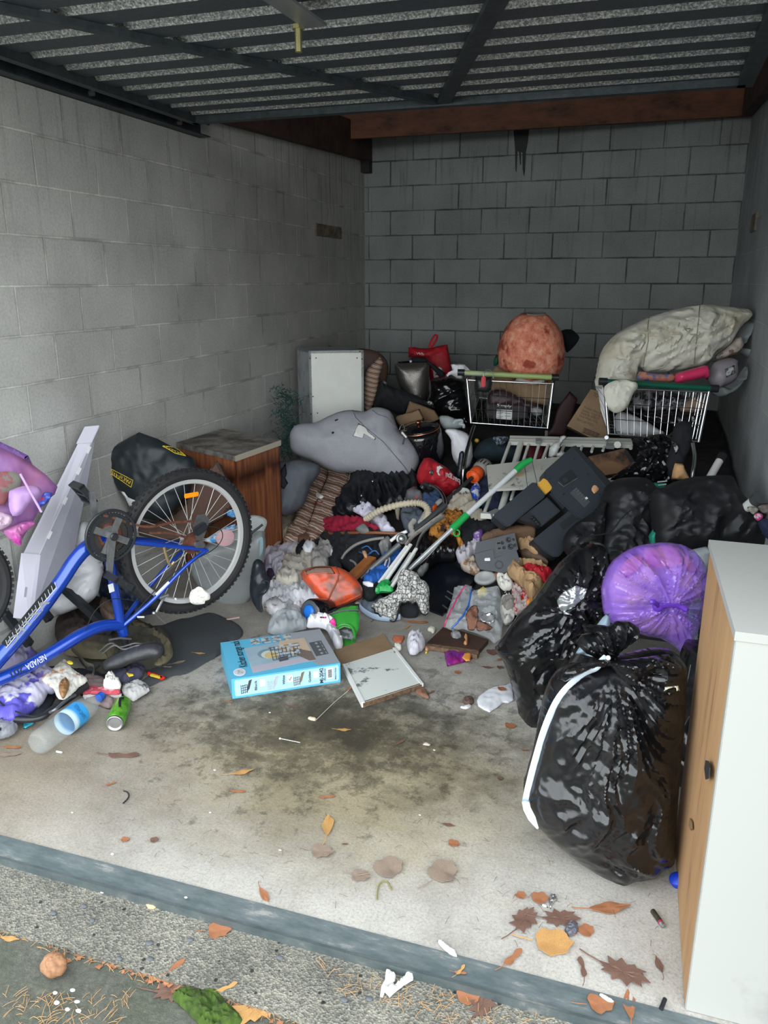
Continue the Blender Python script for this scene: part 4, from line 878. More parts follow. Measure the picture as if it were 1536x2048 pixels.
obj('handle_clip', MB().tube(curve3([ad(*p, 3.88) for p in pp('B', '465,1245 440,1265 395,1300 385,1330 388,1358')], 4), .006, 8), mBlkPl, tb_, True)
pl_ = az(450, 1077, .47); pl_ = ad(451, 1076, 3.78)
obj('pink_lid', MB().lathe([(.0, .0), (.044, 0), (.046, .004), (.042, .009), (.036, .008), (0, .008)], zframe(pl_, V((.25, -.62, .75)))), mat('pale_pink_plastic', (.60, .36, .38), .5), tb_, True, label='round pale pink plastic lid')
obj('side_label', fill(pp('B', '430,1340 465,1330 465,1420 440,1450 425,1400'), facing(490, 1100, 3.92, -.1), 4, .002, .001, .01), mat('blue_grey_label', (.22, .32, .36), .6), tb_)
f_ = facing(505, 1185, 3.75, 0, 0)
sh = thing('black_boot', (1.0, -3.7, 0), 'tall black rubber boot lying against the clear tub', 'boot')
obj('shaft', fill(pp('B', '400,1500 430,1465 470,1490 490,1560 515,1600 500,1650 470,1680 460,1740 466,1800 440,1800 400,1740 382,1680 385,1600'), f_, 4, .035, .04, .05, .006, 9, 3), mat('black_moulded_rubber', (.016, .02, .026), .32), sh, True)
obj('opening_rim', MB().tube(curve3([f_(*p)[0]+f_(*p)[1]*.035 for p in pp('B', '452,1620 470,1590 505,1590 512,1620 495,1655 468,1680 452,1700')], 4), .004, 6), MATS['black_moulded_rubber'], sh, True)
obj('tissue_ball', fill(pp('S', '855,460 870,400 900,375 950,350 1000,380 1050,410 1055,470 1010,490 1000,515 920,525 870,505'), facing(398, 1190, 3.38, .2), 3, .02, .015, .04, .010, 26, 4), mTis, None, True, label='crumpled cream tissue resting on rim at bottom of the bicycle wheel', cat='tissue')
obj('foam_bit', MB().tube([ad(349, 1203, 3.42), ad(352, 1196, 3.42)], .006, 8), mWhPl, None, label='small white cylinder caught in the spokes of the bicycle wheel', cat='debris')
obj('pink_stick', MB().box((-.032, -.005, 0), (.032, .005, .006), frame(az(466, 1238, .004), az(478, 1236, .004)-az(455, 1240, .004), z=(0, 0, 1)), bev=.001), mat('pale_pink_stick', (.62, .40, .38), .6), None, label='small pale pink stick on floor right of the black mat', cat='stick')
# pile below the bicycle frame
mWov = mat('purple_woven_plastic', (.10, .085, .42), .35, col2=(.52, .50, .62), vscale=5, thr=(.49, .53), fold=((9, .012, .8),))
flat('purple_woven_bag', 'K', '-60,620 60,590 150,560 260,530 340,540 420,570 440,640 400,720 330,780 240,840 130,910 30,900 -60,860', mWov, 'crumpled purple and white woven bag under the blue top tube', 'bag', .05, .06, .014, 12, 4, 4)
flat('lilac_grey_cloth', 'K', '0,330 120,230 220,230 320,290 350,330 240,400 120,440 0,450 -80,420', mat('lilac_grey_fabric', (.20, .18, .26), .8, col2=(.08, .065, .20), vscale=6, thr=(.45, .5), fold=((9, .012, .8),)), 'lilac grey and purple cloth between the two blue tubes', 'cloth', .08, .05, .014, 12, 6, 4)
flat('white_purple_cloth', 'K', '290,480 350,440 430,440 480,480 560,560 480,620 400,620 330,560', mat('pale_lilac_fabric', (.40, .38, .50), .8, col2=(.14, .11, .34), vscale=7, thr=(.45, .5), fold=((9, .012, .8),)), 'pale lilac cloth behind the dirty burger wrapper', 'cloth', .07, .05, .012, 14, 8, 4)
flat('dark_garment', 'K', '-60,440 200,420 500,430 900,470 940,560 700,640 500,700 420,880 260,900 -60,900 -80,700', mat('very_dark_cloth', (.018, .018, .028), .95), 'very dark cloth spread under the purple woven bag', 'cloth', .01, .035, .012, 9, 2, 6)
flat('burger_wrapper', 'K', '370,545 440,470 600,350 625,400 690,470 800,540 720,600 640,680 560,720 510,690 480,620', mat('greasy_paper', (.60, .57, .50), .7, col2=(.35, .15, .06), vscale=13, thr=(.36, .44), bump=.4, bscale=40), 'white greasy burger wrapper with food scraps left of drink can', 'wrapper', .10, .015, .008, 26, 4, 3)
flat('yellow_tag', 'K', '600,372 640,365 665,385 650,402 615,395', mYel, 'small bright yellow tag on the tip of the burger wrapper', 'tag', .125, .002, .001, 20, 2, 2)
flat('food_scrap', 'K', '530,600 580,545 625,560 620,620 590,680 550,690', mat('greasy_brown_food', (.36, .19, .07), .6, col2=(.14, .06, .03), vscale=30, bump=.8, bscale=60), 'brown greasy food scrap sitting on the burger wrapper', 'food scrap', .118, .016, .006, 40, 2, 2)
flat('grey_trousers', 'K', '720,560 820,510 930,530 1060,600 1100,680 1050,760 980,800 900,770 760,720', mat('taupe_cloth', (.24, .18, .17), .9, var=.2), 'greyish brown cloth under the red and white carton', 'cloth', .012, .03, .010, 16, 3, 4)
rc = thing('red_white_carton', az(200, 1380, .05), 'flattened red and pink paper carton just above the water bottle cap', 'carton')
obj('carton_face', fill(pp('K', '725,675 800,605 840,600 1080,620 1095,660 1060,675 900,670 800,665'), plane(200, 1382, z=.045), 3, .008, .008, .01, .002, 20, 3, sm=1), mat('dull_red_card', (.48, .06, .09), .6, col2=(.60, .34, .38), vscale=12, thr=(.4, .46)), rc)
obj('carton_lip', fill(pp('K', '725,675 800,660 1090,662 1085,690 900,690 760,690'), plane(200, 1390, z=.03), 3, .006, .02, .01), mPapr, rc)
flat('tissue_ball', 'K', '935,580 960,530 1010,508 1050,520 1060,555 1095,575 1085,610 1020,615 940,605', mTis, 'small crumpled white tissue behind the drink can', 'tissue', .06, .03, .012, 34, 3, 2.5)
flat('navy_cloth', 'K', '1000,480 1110,460 1160,400 1240,395 1310,420 1290,510 1200,560 1120,580 1040,540', mat('dusty_navy_felt', (.065, .062, .10), .95), 'dusty navy felt cloth with yellow label beside the saddle', 'cloth', .02, .03, .012, 16, 3, 4)
flat('yellow_label', 'K', '1135,475 1210,485 1205,505 1165,515', mYel, 'yellow triangular label on the dusty navy felt cloth', 'label', .052, .002, .001, 20, 3, 2, sm=1)
pm_ = thing('snack_packet', az(311, 1352, .012), 'small red and yellow snack packet on the edge of the black mat', 'packet')
obj('packet', fill(pp('K', '1320,468 1345,465 1505,515 1465,545 1330,495'), plane(311, 1352, z=.014), 3, .006, .003, .01, sm=1), mat('packet_red', (.62, .03, .02), .35), pm_)
obj('packet_panel', fill(pp('K', '1345,490 1380,485 1470,512 1440,530 1360,510'), plane(311, 1352, z=.0205), 3, .0015, .0005, .01, sm=1), mYel, pm_)
flat('torn_booklet', 'K', '1090,600 1180,575 1260,555 1340,600 1360,635 1290,680 1210,730 1180,720 1110,670', mat('printed_grey_paper', (.50, .49, .47), .7, col2=(.10, .10, .10), vscale=9, thr=(.40, .47)), 'torn black and white printed booklet beside the drink can', 'booklet', .02, .02, .008, 30, 4, 3)
flat('turquoise_card', 'K', '205,895 340,795 355,850 300,940 215,985', mat('turquoise_card', (.03, .38, .50), .5, col2=(.5, .55, .55), vscale=9, thr=(.34, .38)), 'small turquoise card under the purple woven bag', 'card', .01, .003, .001, 10, 3, 3, sm=1)
flat('clear_wrap', 'K', '-60,960 20,900 150,930 160,990 100,1040 0,1070 -60,1080', mat('dull_clear_wrap', (.30, .31, .34), .25, alpha=.6, bump=1, bscale=30), 'dull clear plastic wrap on floor at left frame edge', 'plastic wrap', .02, .03, .012, 18, 3, 3)
# water bottle
wbt = thing('water_bottle', az(130, 1450, .05), 'large clear plastic spring water bottle with blue label lying on floor', 'bottle')
b0 = az(100, 1468, .046); b1_ = az(196, 1386, .046); axv = (b1_-b0).normalized()
e0 = az(72, 1490, .046); e1 = az(200, 1394, .046); axv = (e1-e0); Lb = axv.length; axv.normalize(); mb_ = zframe(e0, axv, (0, 0, 1)); k = Lb/.30
mPet = mat('clear_pet_bottle', (.62, .68, .68), .06, alpha=.14, spec=1., fold=((14, .003, .5),))
prof = [(.012, .012), (.030, .0), (.040, .006), (.0445, .02), (.0445, .055), (.0425, .060), (.0445, .066), (.0445, .09), (.0425, .095), (.0445, .10), (.0435, .125), (.0435, .195), (.044, .21), (.040, .235), (.030, .262), (.018, .28), (.014, .286), (.014, .30)]
obj('bottle_body', MB().lathe([(r_, z_*k) for r_, z_ in prof], mb_, 32), mPet, wbt, 'all')
mLb = mat('spring_label_blue', (.08, .34, .58), .4); n, l, b = nodes(mLb); t_ = n.new('ShaderNodeTexCoord')
r1 = ramp(n, [(.40, (.04, .28, .60)), (.47, (.55, .70, .78)), (.60, (.50, .66, .76)), (.66, (.06, .30, .12)), (.72, (.04, .28, .60))])
mpn = n.new('ShaderNodeMapping'); l.new(t_.outputs['Object'], mpn.inputs[0]); sx = n.new('ShaderNodeVectorMath'); sx.operation = 'DOT_PRODUCT'; sx.inputs[1].default_value = axv; l.new(mpn.outputs[0], sx.inputs[0])
mr = n.new('ShaderNodeMapRange'); mr.inputs[1].default_value = -.10; mr.inputs[2].default_value = .14; l.new(sx.outputs['Value'], mr.inputs[0])
mr.inputs[1].default_value = .14; mr.inputs[2].default_value = -.10; l.new(mr.outputs[0], r1.inputs[0]); l.new(r1.outputs[0], b.inputs['Base Color'])
lb_ = obj('label_band', MB().lathe([(.0450, .125*k), (.0450, .195*k)], mb_, 32, caps=False), mLb, wbt, 'all')
obj('cap', MB().lathe([(.0165, .292*k), (.0165, .312*k), (.014, .315*k)], mb_, 24), mat('blue_cap', (.01, .09, .45), .4), wbt, True)
vd = (CP-(e0+axv*.15)).normalized(); sd = axv.cross(vd).normalized(); vd2 = sd.cross(axv)
c_ = e0+axv*(.163*k)+vd2*.0468
fit_text(wbt, 'SPRING WATER', c_+sd*.030-axv*.006, c_-sd*.032-axv*.006, c_+sd*.030+axv*.012, mat('dark_blue_print', (.02, .08, .25), .5), lift=0)
# drink can
cn = thing('drink_can', az(236, 1428, .03), 'green aluminium drink can lying on its side on concrete', 'can')
c0_ = az(229, 1448, .031); c1_ = az(250, 1398, .031); av = (c1_-c0_).normalized(); cm2 = zframe(c0_, av, (0, 0, 1)); Lc = .155
mCan = mat('green_can_print', (.05, .28, .02), .3, .3, col2=(.16, .42, .04), vscale=40, thr=(.45, .6))
obj('can_body', MB().lathe([(.031, .008), (.033, .014), (.033, Lc-.012), (.028, Lc)], cm2, 32), mCan, cn, 'all')
obj('can_end', MB().lathe([(.020, .006), (.024, .0065), (.026, 0), (.029, 0), (.0315, .009)], cm2, 32), mAlu, cn, 'all')
obj('can_dome', MB().lathe([(.024, .0075), (.018, .012), (.008, .015), (.001, .016)], cm2, 24), mAlu, cn, 'all')
vd = (CP-c0_).normalized(); s2 = av.cross(vd).normalized(); v2 = s2.cross(av)
obj('can_mark', MB().prism([c0_+v2*.0338+av*a+s2*b_ for a, b_ in ((.09, -.018), (.12, -.022), (.14, -.006), (.12, -.004), (.115, -.012), (.10, -.010), (.065, -.002), (.06, -.010))], v2*.0004), mBlkPl, cn)
# ================================================================ the heap of clothes everything rests on
mHeap = mat('dark_mixed_clothing', (.016, .017, .022), .95, col2=(.035, .028, .026), vscale=4, fold=((6, .03, .8),))
mb = MB(); nx, ny = 90, 100; X_ = [0.02+(W-.04)*i/nx for i in range(nx+1)]; Y_ = [-3.42+3.38*j/ny for j in range(ny+1)]
for y in Y_:
    for x in X_:
        h = Hp(x, y); mb.v.append(V((x, y, max(.0, h-.035+.03*ridge(x, y, 5, 3)*min(1, h*8)) if h > .004 else -.004)))
mb.f = [(j*(nx+1)+i, j*(nx+1)+i+1, (j+1)*(nx+1)+i+1, (j+1)*(nx+1)+i) for j in range(ny) for i in range(nx)]
k0 = len(mb.v); mb.v += [V((v.x, v.y, -.006)) for v in mb.v[:]]
rim = [i for i in range(nx)]+[j*(nx+1)+nx for j in range(ny)]+[ny*(nx+1)+nx-i for i in range(nx)]+[(ny-j)*(nx+1) for j in range(ny)]
for a, b_ in zip(rim, rim[1:]+rim[:1]): mb.f.append((a, k0+a, k0+b_, b_))
obj('heaped_dark_clothing', mb, mHeap, None, 'all', label='low heap of dark mixed clothing and rags filling the back of the garage', cat='clothes heap', kind='stuff')
def up_(name, c, s, m, label, cat, t, tilt=.15, turn=0., T=.05, TB=None, wr=.012, ws=9, seed=1, step=4., sm=2, parent=None, RR=None, **k):
    P_ = pp(c, s); cx = sum(p[0] for p in P_)/len(P_); cy = sum(p[1] for p in P_)/len(P_)
    if wr > .009 and 'aniso' not in k: k.update(aniso=(.45, 1.5), rot=seed*1.1+len(name)*.7)
    return obj(name, fill(P_, facing(cx, cy, t, tilt, turn), step, T, T if TB is None else TB, RR, wr, ws, seed, sm=sm, **k), m, parent, 'all', label=label, cat=cat)
# ================================================================ shopping trolleys
def trolley(label, hl, hr, tlp, trp, blp, brp, t, grip, legs, n_w=13):
    HL = ad(*hl, t); HR = ad(*hr, t*1.0+(.0)); HR = CP+ray(*hr)*((HL.z-CP.z)/ray(*hr).z) if abs(ray(*hr).z) > .02 else HR
    HR = ad(hr[0], hr[1], t-.04)
    w = (HR-HL); w.z *= .6; wn_ = w.normalized(); bkv = V((0, 0, 1)).cross(wn_); bkv = bkv if bkv.y > 0 else -bkv; bkv.z = 0; bkv.normalize()
    pl_ = plane(*tlp, t=t+.03, n=-bkv+V((0, 0, .12)))
    TL, TR, BL, BR = [pl_(*p)[0] for p in (tlp, trp, blp, brp)]
    T_ = thing('shopping_trolley', (HL+HR)/2*1.0, label, 'shopping trolley', 'shopping trolleys'); 
    base = V(((TL.x+TR.x)/2, (TL.y+TR.y)/2, .42)); T_.location = base; BASE[T_.name] = base
    obj('handle', MB().tube([HL, HR], .016, 14), grip, T_, True)
    for e, s_ in ((HL, -1), (HR, 1)): obj('handle_end', MB().tube([e-wn_*.022, e+wn_*.022], .021, 14), mBlkPl, T_, True)
    D_ = bkv*.78
    FL, FR = TL+D_+wn_*.07-V((0, 0, .03)), TR+D_-wn_*.07-V((0, 0, .03)); GL, GR = BL+D_*.95+wn_*.07+V((0, 0, .06)), BR+D_*.95-wn_*.07+V((0, 0, .06))
    def grid(a, b_, c, d, nu, nv, ru=.0016, rv=.0022):   # a-b top, d-c bottom
        mb = MB()
        for i in range(nu+1):
            u = i/nu; mb.tube([a.lerp(b_, u), d.lerp(c, u)], ru, 5)
        for j in range(nv+1):
            v = j/nv; mb.tube([a.lerp(d, v), b_.lerp(c, v)], rv, 5)
        return mb
    obj('rear_gate', grid(TL, TR, BR, BL, n_w, 3), mChr, T_, True)
    obj('basket_side', grid(TL, FL, GL, BL, 18, 4), mChr, T_, True); obj('basket_side', grid(TR, FR, GR, BR, 18, 4), mChr, T_, True)
    obj('basket_front', grid(FL, FR, GR, GL, 9, 4), mChr, T_, True); obj('basket_floor', grid(BL, BR, GR, GL, 12, 10), mChr, T_, True)
    obj('basket_rim', MB().tube([TL, TR, FR, FL], .005, 8, closed=True).tube([BL, BR, GR, GL], .0055, 8, closed=True), mChr, T_, True)
    for A, B_, H_ in ((TL, BL, HL), (TR, BR, HR)):
        obj('side_post', MB().tube(curve3([H_, A.lerp(H_, .3), A, A.lerp(B_, .5), B_], 4), .009, 10), mChr, T_, True)
    for L_ in legs:
        P_ = [ad(a, b_, tt) for a, b_, tt in L_]; e = P_[-1]; P_.append(V((e.x, e.y+.02, max(.1, Hp(e.x, e.y)+.02) if e.z > .5 else .10)))
        obj('leg', MB().tube(curve3(P_, 6), .0115, 12), mChr, T_, True)
    return T_, TL, TR, BL, BR, FL, FR, GL, GR, bkv, wn_
mLime = mat('lime_green_handle_grip', (.36, .48, .18), .45, col2=(.46, .46, .38), vscale=4, thr=(.4, .5)); mDG = mat('dark_green_handle_grip', (.008, .10, .06), .3)
t1_ = trolley('chrome shopping trolley with worn lime green handle holding the big orange egg shape', (922, 745), (1110, 755), (934, 760), (1106, 768), (942, 846), (1095, 857), 5.0, mLime, [[(948, 852, 4.93), (936, 892, 4.82), (929, 925, 4.76), (926, 955, 4.74)], [(1093, 862, 4.98), (1092, 900, 4.96), (1091, 930, 4.95)]])
t2_ = trolley('chrome shopping trolley with dark green handle piled with a cream quilt', (1206, 763), (1428, 777), (1210, 776), (1418, 784), (1217, 868), (1397, 884), 4.4, mDG, [[(1213, 875, 4.5), (1214, 890, 4.75), (1215, 905, 4.85)], [(1385, 886, 4.4), (1389, 915, 4.38), (1384, 955, 4.36)]], 14)
up_('coin_lock', 'C', '655,600 780,590 785,640 775,690 740,710 665,700', mBlkPl, None, None, 4.93, T=.02, wr=0, sm=1, parent=bpy.data.objects['shopping_trolley'])
obj('lock_key', MB().box((-.014, -.008, -.034), (.014, .008, .03), Matrix.Translation(ad(967, 763, 4.88)), bev=.005), mat('red_plastic', (.55, .015, .02), .4), bpy.data.objects['shopping_trolley'], label='red plastic key of the coin lock')
obj('key_hook', MB().tube(curve3([ad(*p, 4.88) for p in ((967, 756), (969, 744), (977, 739), (985, 745), (987, 757))], 4), .004, 6), mAlu, bpy.data.objects['shopping_trolley'], True)
# egg
mEgg = mat('orange_papier_mache', (.72, .24, .13), .85, bump=1.5, bscale=45, fold=((14, .006, 1.),)); n, l, b = nodes(mEgg); t_ = n.new('ShaderNodeTexCoord')
r1 = ramp(n, [(.30, (.34, .07, .04)), (.42, (.66, .20, .12)), (.54, (.78, .30, .19)), (.66, (.85, .50, .34)), (.80, (.88, .70, .48))]); l.new(texn(n, l, t_.outputs['Object'], 22, 8, .75), r1.inputs[0])
r2 = ramp(n, [(.56, (1, 1, 1)), (.63, (.45, .24, .20))]); l.new(texn(n, l, t_.outputs['Object'], 9, 3, .5), r2.inputs[0]); l.new(mixc(n, l, 1, r1.outputs[0], r2.outputs[0], 'MULTIPLY'), b.inputs['Base Color'])
ec = ad(1063, 700, 5.25); k = 5.25/FPX; mb = MB(); pf = []
for i in range(41):
    a = -PI/2+PI*i/40; r_ = max(0, math.cos(a))**.82*66*k; zz_ = math.sin(a); r_ *= 1.0-.09*zz_; pf.append((max(r_, .0015), zz_*76*k+(.0 if zz_ > 0 else 0)))
pf = [p for p in pf if p[1] < 71*k]
mb.lathe(pf, Matrix.Translation(ec) @ Matrix.Rotation(.12, 4, 'X'), 64)
mb.v = [v+(v-ec).normalized()*(.007*noise.noise(v*14)+.010*noise.noise(v*4)) for v in mb.v]
eg = thing('papier_mache_egg', ec-V((0, 0, 76*k)), 'large egg-shaped orange papier mache lantern sitting on the lime-handled trolley', 'ornament')
obj('shell', mb, mEgg, eg, 'all')
obj('top_rim', MB().lathe([(.065, 0), (.06, .006), (.035, .004), (.02, -.004)], Matrix.Translation(ec+V((.02, .0, 70*k))) @ Matrix.Rotation(.12, 4, 'X'), 24), mat('grey_torn_paper', (.30, .27, .24), .9), eg, True)
f_ = facing(1145, 680, 5.6, 0)
up_('black_hat', 'C', '1315,235 1390,225 1430,255 1455,290 1420,350 1360,405 1345,370 1330,300', mBlkC, 'black cloth hat hanging behind right side of the orange egg', 'hat', 5.62, 0, T=.05, wr=.01)
up_('green_cloth', 'C', '800,450 830,415 835,480 820,500 795,505', mat('bottle_green_cloth', (.01, .09, .05), .8), 'dark green cloth corner behind left side of the orange egg', 'cloth', 5.4, T=.03)
# things in the first basket
up_('kraft_carton', 'C', '780,545 820,510 1000,600 1240,560 1260,640 1215,780 1200,810 1100,790 1000,770 900,710 780,690', mCard, 'open brown cardboard carton inside the lime-handled trolley', 'carton', 5.2, .1, T=.02, TB=.22, wr=.004, sm=1)
up_('crumpled_paper', 'C', '930,605 1000,600 1080,620 1190,610 1180,640 1090,650 1060,640 980,625', mTis, 'torn cream paper along the carton edge under the orange egg', 'paper', 5.14, .5, T=.015, wr=.008, ws=20)
up_('brown_leather_bag', 'C', '770,700 870,690 960,730 1050,780 1160,820 1150,860 1060,850 960,830 760,810', mat('dark_oxblood_leather', (.035, .018, .022), .5), 'dark oxblood leather bag folded in the lime-handled trolley', 'bag', 5.12, .4, T=.05)
bxx = thing('charcoal_box', ad(1010, 830, 5.12), 'charcoal grey shoe box with white shipping label in the lime-handled trolley', 'box')
obj('box_body', fill(pp('C', '740,800 1060,815 1060,905 940,925 740,905'), facing(1010, 828, 5.11, -.05), 5, .01, .18, .01, 0, sm=1), mat('charcoal_card', (.035, .032, .036), .7), bxx)
obj('shipping_label', fill(pp('C', '820,840 940,845 935,920 815,912'), facing(1010, 828, 5.092, -.05), 5, .001, .001, .01, 0, sm=1), mWriteW, bxx)
pf_ = facing(1010, 828, 5.085, -.05)
mb = MB()
for a, b_, c, d in ((826,850,868,853), (826,860,868,863), (826,872,860,875), (880,852,930,856), (880,870,925,873), (880,890,925,893), (826,890,868,893), (826,903,862,906)): mb.tube([pf_(*p1('C', f'{a},{b_}'))[0], pf_(*p1('C', f'{c},{d}'))[0]], .0012, 4)
obj('label_print', mb, mWriteK, bxx, kind='stuff')
P_ = [pf_(*p1('C', q))[0] for q in ('822,815', '932,824', '825,795')]; fit_text(bxx, 'Simply', *P_, mWriteW, lift=.002)
up_('clear_cup', 'C', '1085,830 1140,820 1170,845 1165,880 1120,890 1090,870', mCloudy, 'squashed clear plastic cup at right in the lime-handled trolley', 'cup', 5.08, T=.03, wr=.008, ws=20)
# second trolley load
mQ = mat('stained_cream_quilt', (.66, .64, .55), .85, col2=(.50, .44, .31), vscale=4, thr=(.3, .5), fold=((8, .035, .9), (20, .008, .6)))
ql = thing('cream_quilt', ad(1340, 720, 4.6), 'stained cream quilt bundled high over the green-handled trolley', 'quilt')
obj('quilt_body', fill(pp('D', '230,690 240,580 270,440 320,360 400,285 520,220 640,165 760,125 900,90 1040,70 1200,85 1330,100 1395,125 1400,180 1340,230 1290,300 1240,380 1130,460 1080,530 1000,545 860,575 720,585 610,580 560,540 540,600 545,660 545,700 510,745 470,850 420,885 370,890 320,850 300,760 290,715'), facing(1340, 730, 4.62, .22, 0), 4.5, .14, .16, .20, .020, 8, 6, sm=2, aniso=(.6, 1.4), rot=.5), mQ, ql, True)
obj('quilt_corner', fill(pp('D', '300,690 400,640 480,640 545,665 548,705 520,740 495,800 470,850 420,885 370,890 325,850 302,780'), facing(1240, 800, 4.30, .15, 0), 4, .03, .03, .06, .010, 12, 3), mQ, ql, True)
qh = hit_fn(ql.children[0], .002)
for s_ in ('635,170 625,260 630,350 600,470 590,570', '1020,80 1010,180 1000,290 985,420 975,520'): lines_on('stitched_seam', pp('D', s_), .003, qh, mat('quilt_thread', (.30, .28, .22), .9), ql)
up_('pink_bottle', 'D', '840,595 900,575 1020,540 1070,535 1085,590 1080,640 1050,625 1000,640 860,665 835,640', mat('hot_pink_plastic', (.70, .04, .14), .35), 'hot pink plastic drink bottle poking out under the cream quilt', 'bottle', 4.42, .3, T=.05, wr=0, sm=2)
up_('grey_jerrycan', 'D', '1080,620 1110,540 1150,500 1240,475 1290,490 1300,540 1290,640 1200,690 1140,720 1120,690', mat('cloudy_grey_container', (.28, .25, .28), .4, alpha=.9), 'cloudy grey plastic container behind right end of green handle', 'container', 4.5, .2, T=.07, wr=.003)
up_('container_label', 'D', '1210,560 1280,530 1290,590 1220,625', mat('grey_black_label', (.10, .10, .11), .5, col2=(.45, .45, .45), vscale=35, thr=(.48, .52)), 'small dark printed label on the cloudy grey container', 'label', 4.425, .2, T=.002, wr=0, sm=1)
up_('clear_rubbish_bag', 'D', '1130,720 1120,680 1200,700 1300,640 1390,500 1395,420 1330,390 1300,320 1400,180 1400,250 1360,330 1330,420 1390,480 1380,560 1330,650 1260,730 1180,770 1140,765', mCloudy, 'cloudy plastic bag of rubbish bulging beyond right end of the quilt', 'rubbish bag', 4.75, T=.09, wr=.02, sm=1)
up_('brown_rags', 'D', '1130,480 1200,410 1270,340 1320,310 1340,400 1300,450 1200,480', mat('brown_mixed_rags', (.20, .12, .09), .85, col2=(.42, .36, .32), vscale=16, thr=(.5, .55)), 'brown and cream rags stuffed under right edge of the quilt', 'rags', 4.62, .3, T=.05, wr=.015, ws=16)
up_('patterned_packets', 'D', '545,640 560,580 640,590 720,600 840,600 820,650 760,660 600,650', mat('multicolour_packets', (.50, .20, .12), .4, col2=(.12, .16, .35), vscale=26, thr=(.45, .5)), 'orange and blue snack packets just above the dark green handle', 'packets', 4.48, .4, T=.03, wr=.01, ws=25)
up_('grey_clear_bag', 'D', '520,740 700,720 900,760 910,830 860,870 700,880 480,880', mat('silvery_black_film', (.20, .20, .21), .25, col2=(.015, .015, .018), vscale=14, thr=(.45, .55), bump=1, bscale=20), 'silvery crinkled film behind the wires of the green-handled trolley', 'plastic film', 4.62, .2, T=.06, wr=.02, ws=16)
up_('tan_bag', 'D', '865,860 900,800 980,775 1050,780 1040,860 980,890 900,890', mat('tan_cloth', (.24, .17, .12), .9), 'tan cloth bundle behind wires of the green-handled trolley, upper right', 'bundle', 4.6, .1, T=.05)
up_('white_sack', 'D', '375,920 430,885 520,910 620,960 700,1010 760,1050 640,1075 420,1070 380,1000', mat('dirty_white_sack', (.42, .42, .43), .8, bump=.5, bscale=40), 'dirty white sack in bottom left of the green-handled trolley', 'sack', 4.56, .2, T=.06)
up_('black_sack', 'D', '480,880 860,880 1040,900 1020,1060 960,1110 780,1060 640,970', mBag, 'glossy black sack in bottom right of the green-handled trolley', 'sack', 4.6, .1, T=.07, wr=.018)
# TOYO carton
cf_ = facing(1170, 835, 5.0, .25, .25)
tc_ = thing('toy_carton', ad(1170, 870, 5.0), 'brown cardboard carton with printed text leaning left of the green-handled trolley', 'carton')
q = [cf_(*p)[0] for p in pp('D', '15,990 195,712 330,750 330,1100 200,1085')]; N_ = cf_(1170, 835)[1]
obj('carton_body', MB().prism(q, -N_*.20), mCard, tc_)
for s_, a, b_, c in (("TOYO", '208,762', '286,795', '222,735'), ("Product Description", '142,855', '300,915', '150,838'), ("Quantity / Weight Per Unit", '128,876', '300,940', '136,860'), ("Article No. 62405377", '118,898', '255,950', '125,880'), ("Gross Weight: 9.47kg", '108,918', '245,972', '116,902'), ("Batch Code: 1910/CX", '88,945', '215,995', '96,928')):
    A0, A1, U = [cf_(*p1('D', w))[0] for w in (a, b_, c)]; fit_text(tc_, s_, A0, A1, U, mat('faded_black_ink', (.06, .045, .035), .8), lift=.002)
mb = MB(); bw = [cf_(*p)[0]+N_*.002 for p in pp('D', '145,1005 262,1052 250,1080 132,1040')]
for i in range(20):
    u = i/20; w_ = .4+.5*((i*7) % 5)/5; mb.add([bw[0].lerp(bw[1], u), bw[0].lerp(bw[1], u+w_*.04), bw[3].lerp(bw[2], u+w_*.04), bw[3].lerp(bw[2], u)], [(0, 1, 2, 3)])
obj('barcode', mb, MATS['faded_black_ink'], tc_, kind='stuff'); obj('barcode_frame', MB().tube(bw, .0015, 4, closed=True), MATS['faded_black_ink'], tc_)
up_('maroon_board', 'C', '1240,985 1290,820 1380,700 1440,760 1400,900 1350,1040 1180,1040', mat('dark_maroon_board', (.045, .016, .016), .6), 'dark maroon board leaning between the two trolleys', 'board', 5.4, .1, T=.01, TB=.02, wr=0, sm=1)
# ================================================================ back left corner
up_('brown_leather_chair_back', 'B', '860,140 930,108 1000,112 1120,120 1200,140 1260,195 1268,270 1245,360 1210,480 1150,540 900,540', mat('brown_leatherette', (.12, .065, .05), .5), 'brown leatherette chair back behind the white melamine box', 'chair', 5.75, 0, T=.05, wr=.004)
mStr = mat('brown_cream_striped_ticking', (.3, .2, .15), .9); n, l, b = nodes(mStr); t_ = n.new('ShaderNodeTexCoord')
def stripes(n, l, b, vec, scale, dist, dirn, stops):
    w = n.new('ShaderNodeTexNoise'); w.inputs['Scale'].default_value = 22; l.new(vec, w.inputs['Vector'])
    d = n.new('ShaderNodeVectorMath'); d.operation = 'DOT_PRODUCT'; d.inputs[1].default_value = dirn; l.new(vec, d.inputs[0])
    m1 = n.new('ShaderNodeMath'); m1.operation = 'MULTIPLY_ADD'; m1.inputs[1].default_value = dist; l.new(w.outputs[0], m1.inputs[0]); l.new(d.outputs['Value'], m1.inputs[2])
    m2 = n.new('ShaderNodeMath'); m2.operation = 'MULTIPLY'; m2.inputs[1].default_value = scale; l.new(m1.outputs[0], m2.inputs[0])
    m3 = n.new('ShaderNodeMath'); m3.operation = 'FRACT'; l.new(m2.outputs[0], m3.inputs[0]); r = ramp(n, stops); r.color_ramp.interpolation = 'CONSTANT'; l.new(m3.outputs[0], r.inputs[0]); l.new(r.outputs[0], b.inputs['Base Color'])
h1, h2_ = heap(.1)(*p1('B', '930,890'))[0], heap(.1)(*p1('B', '760,1260'))[0]; sdir = (h2_-h1).normalized()
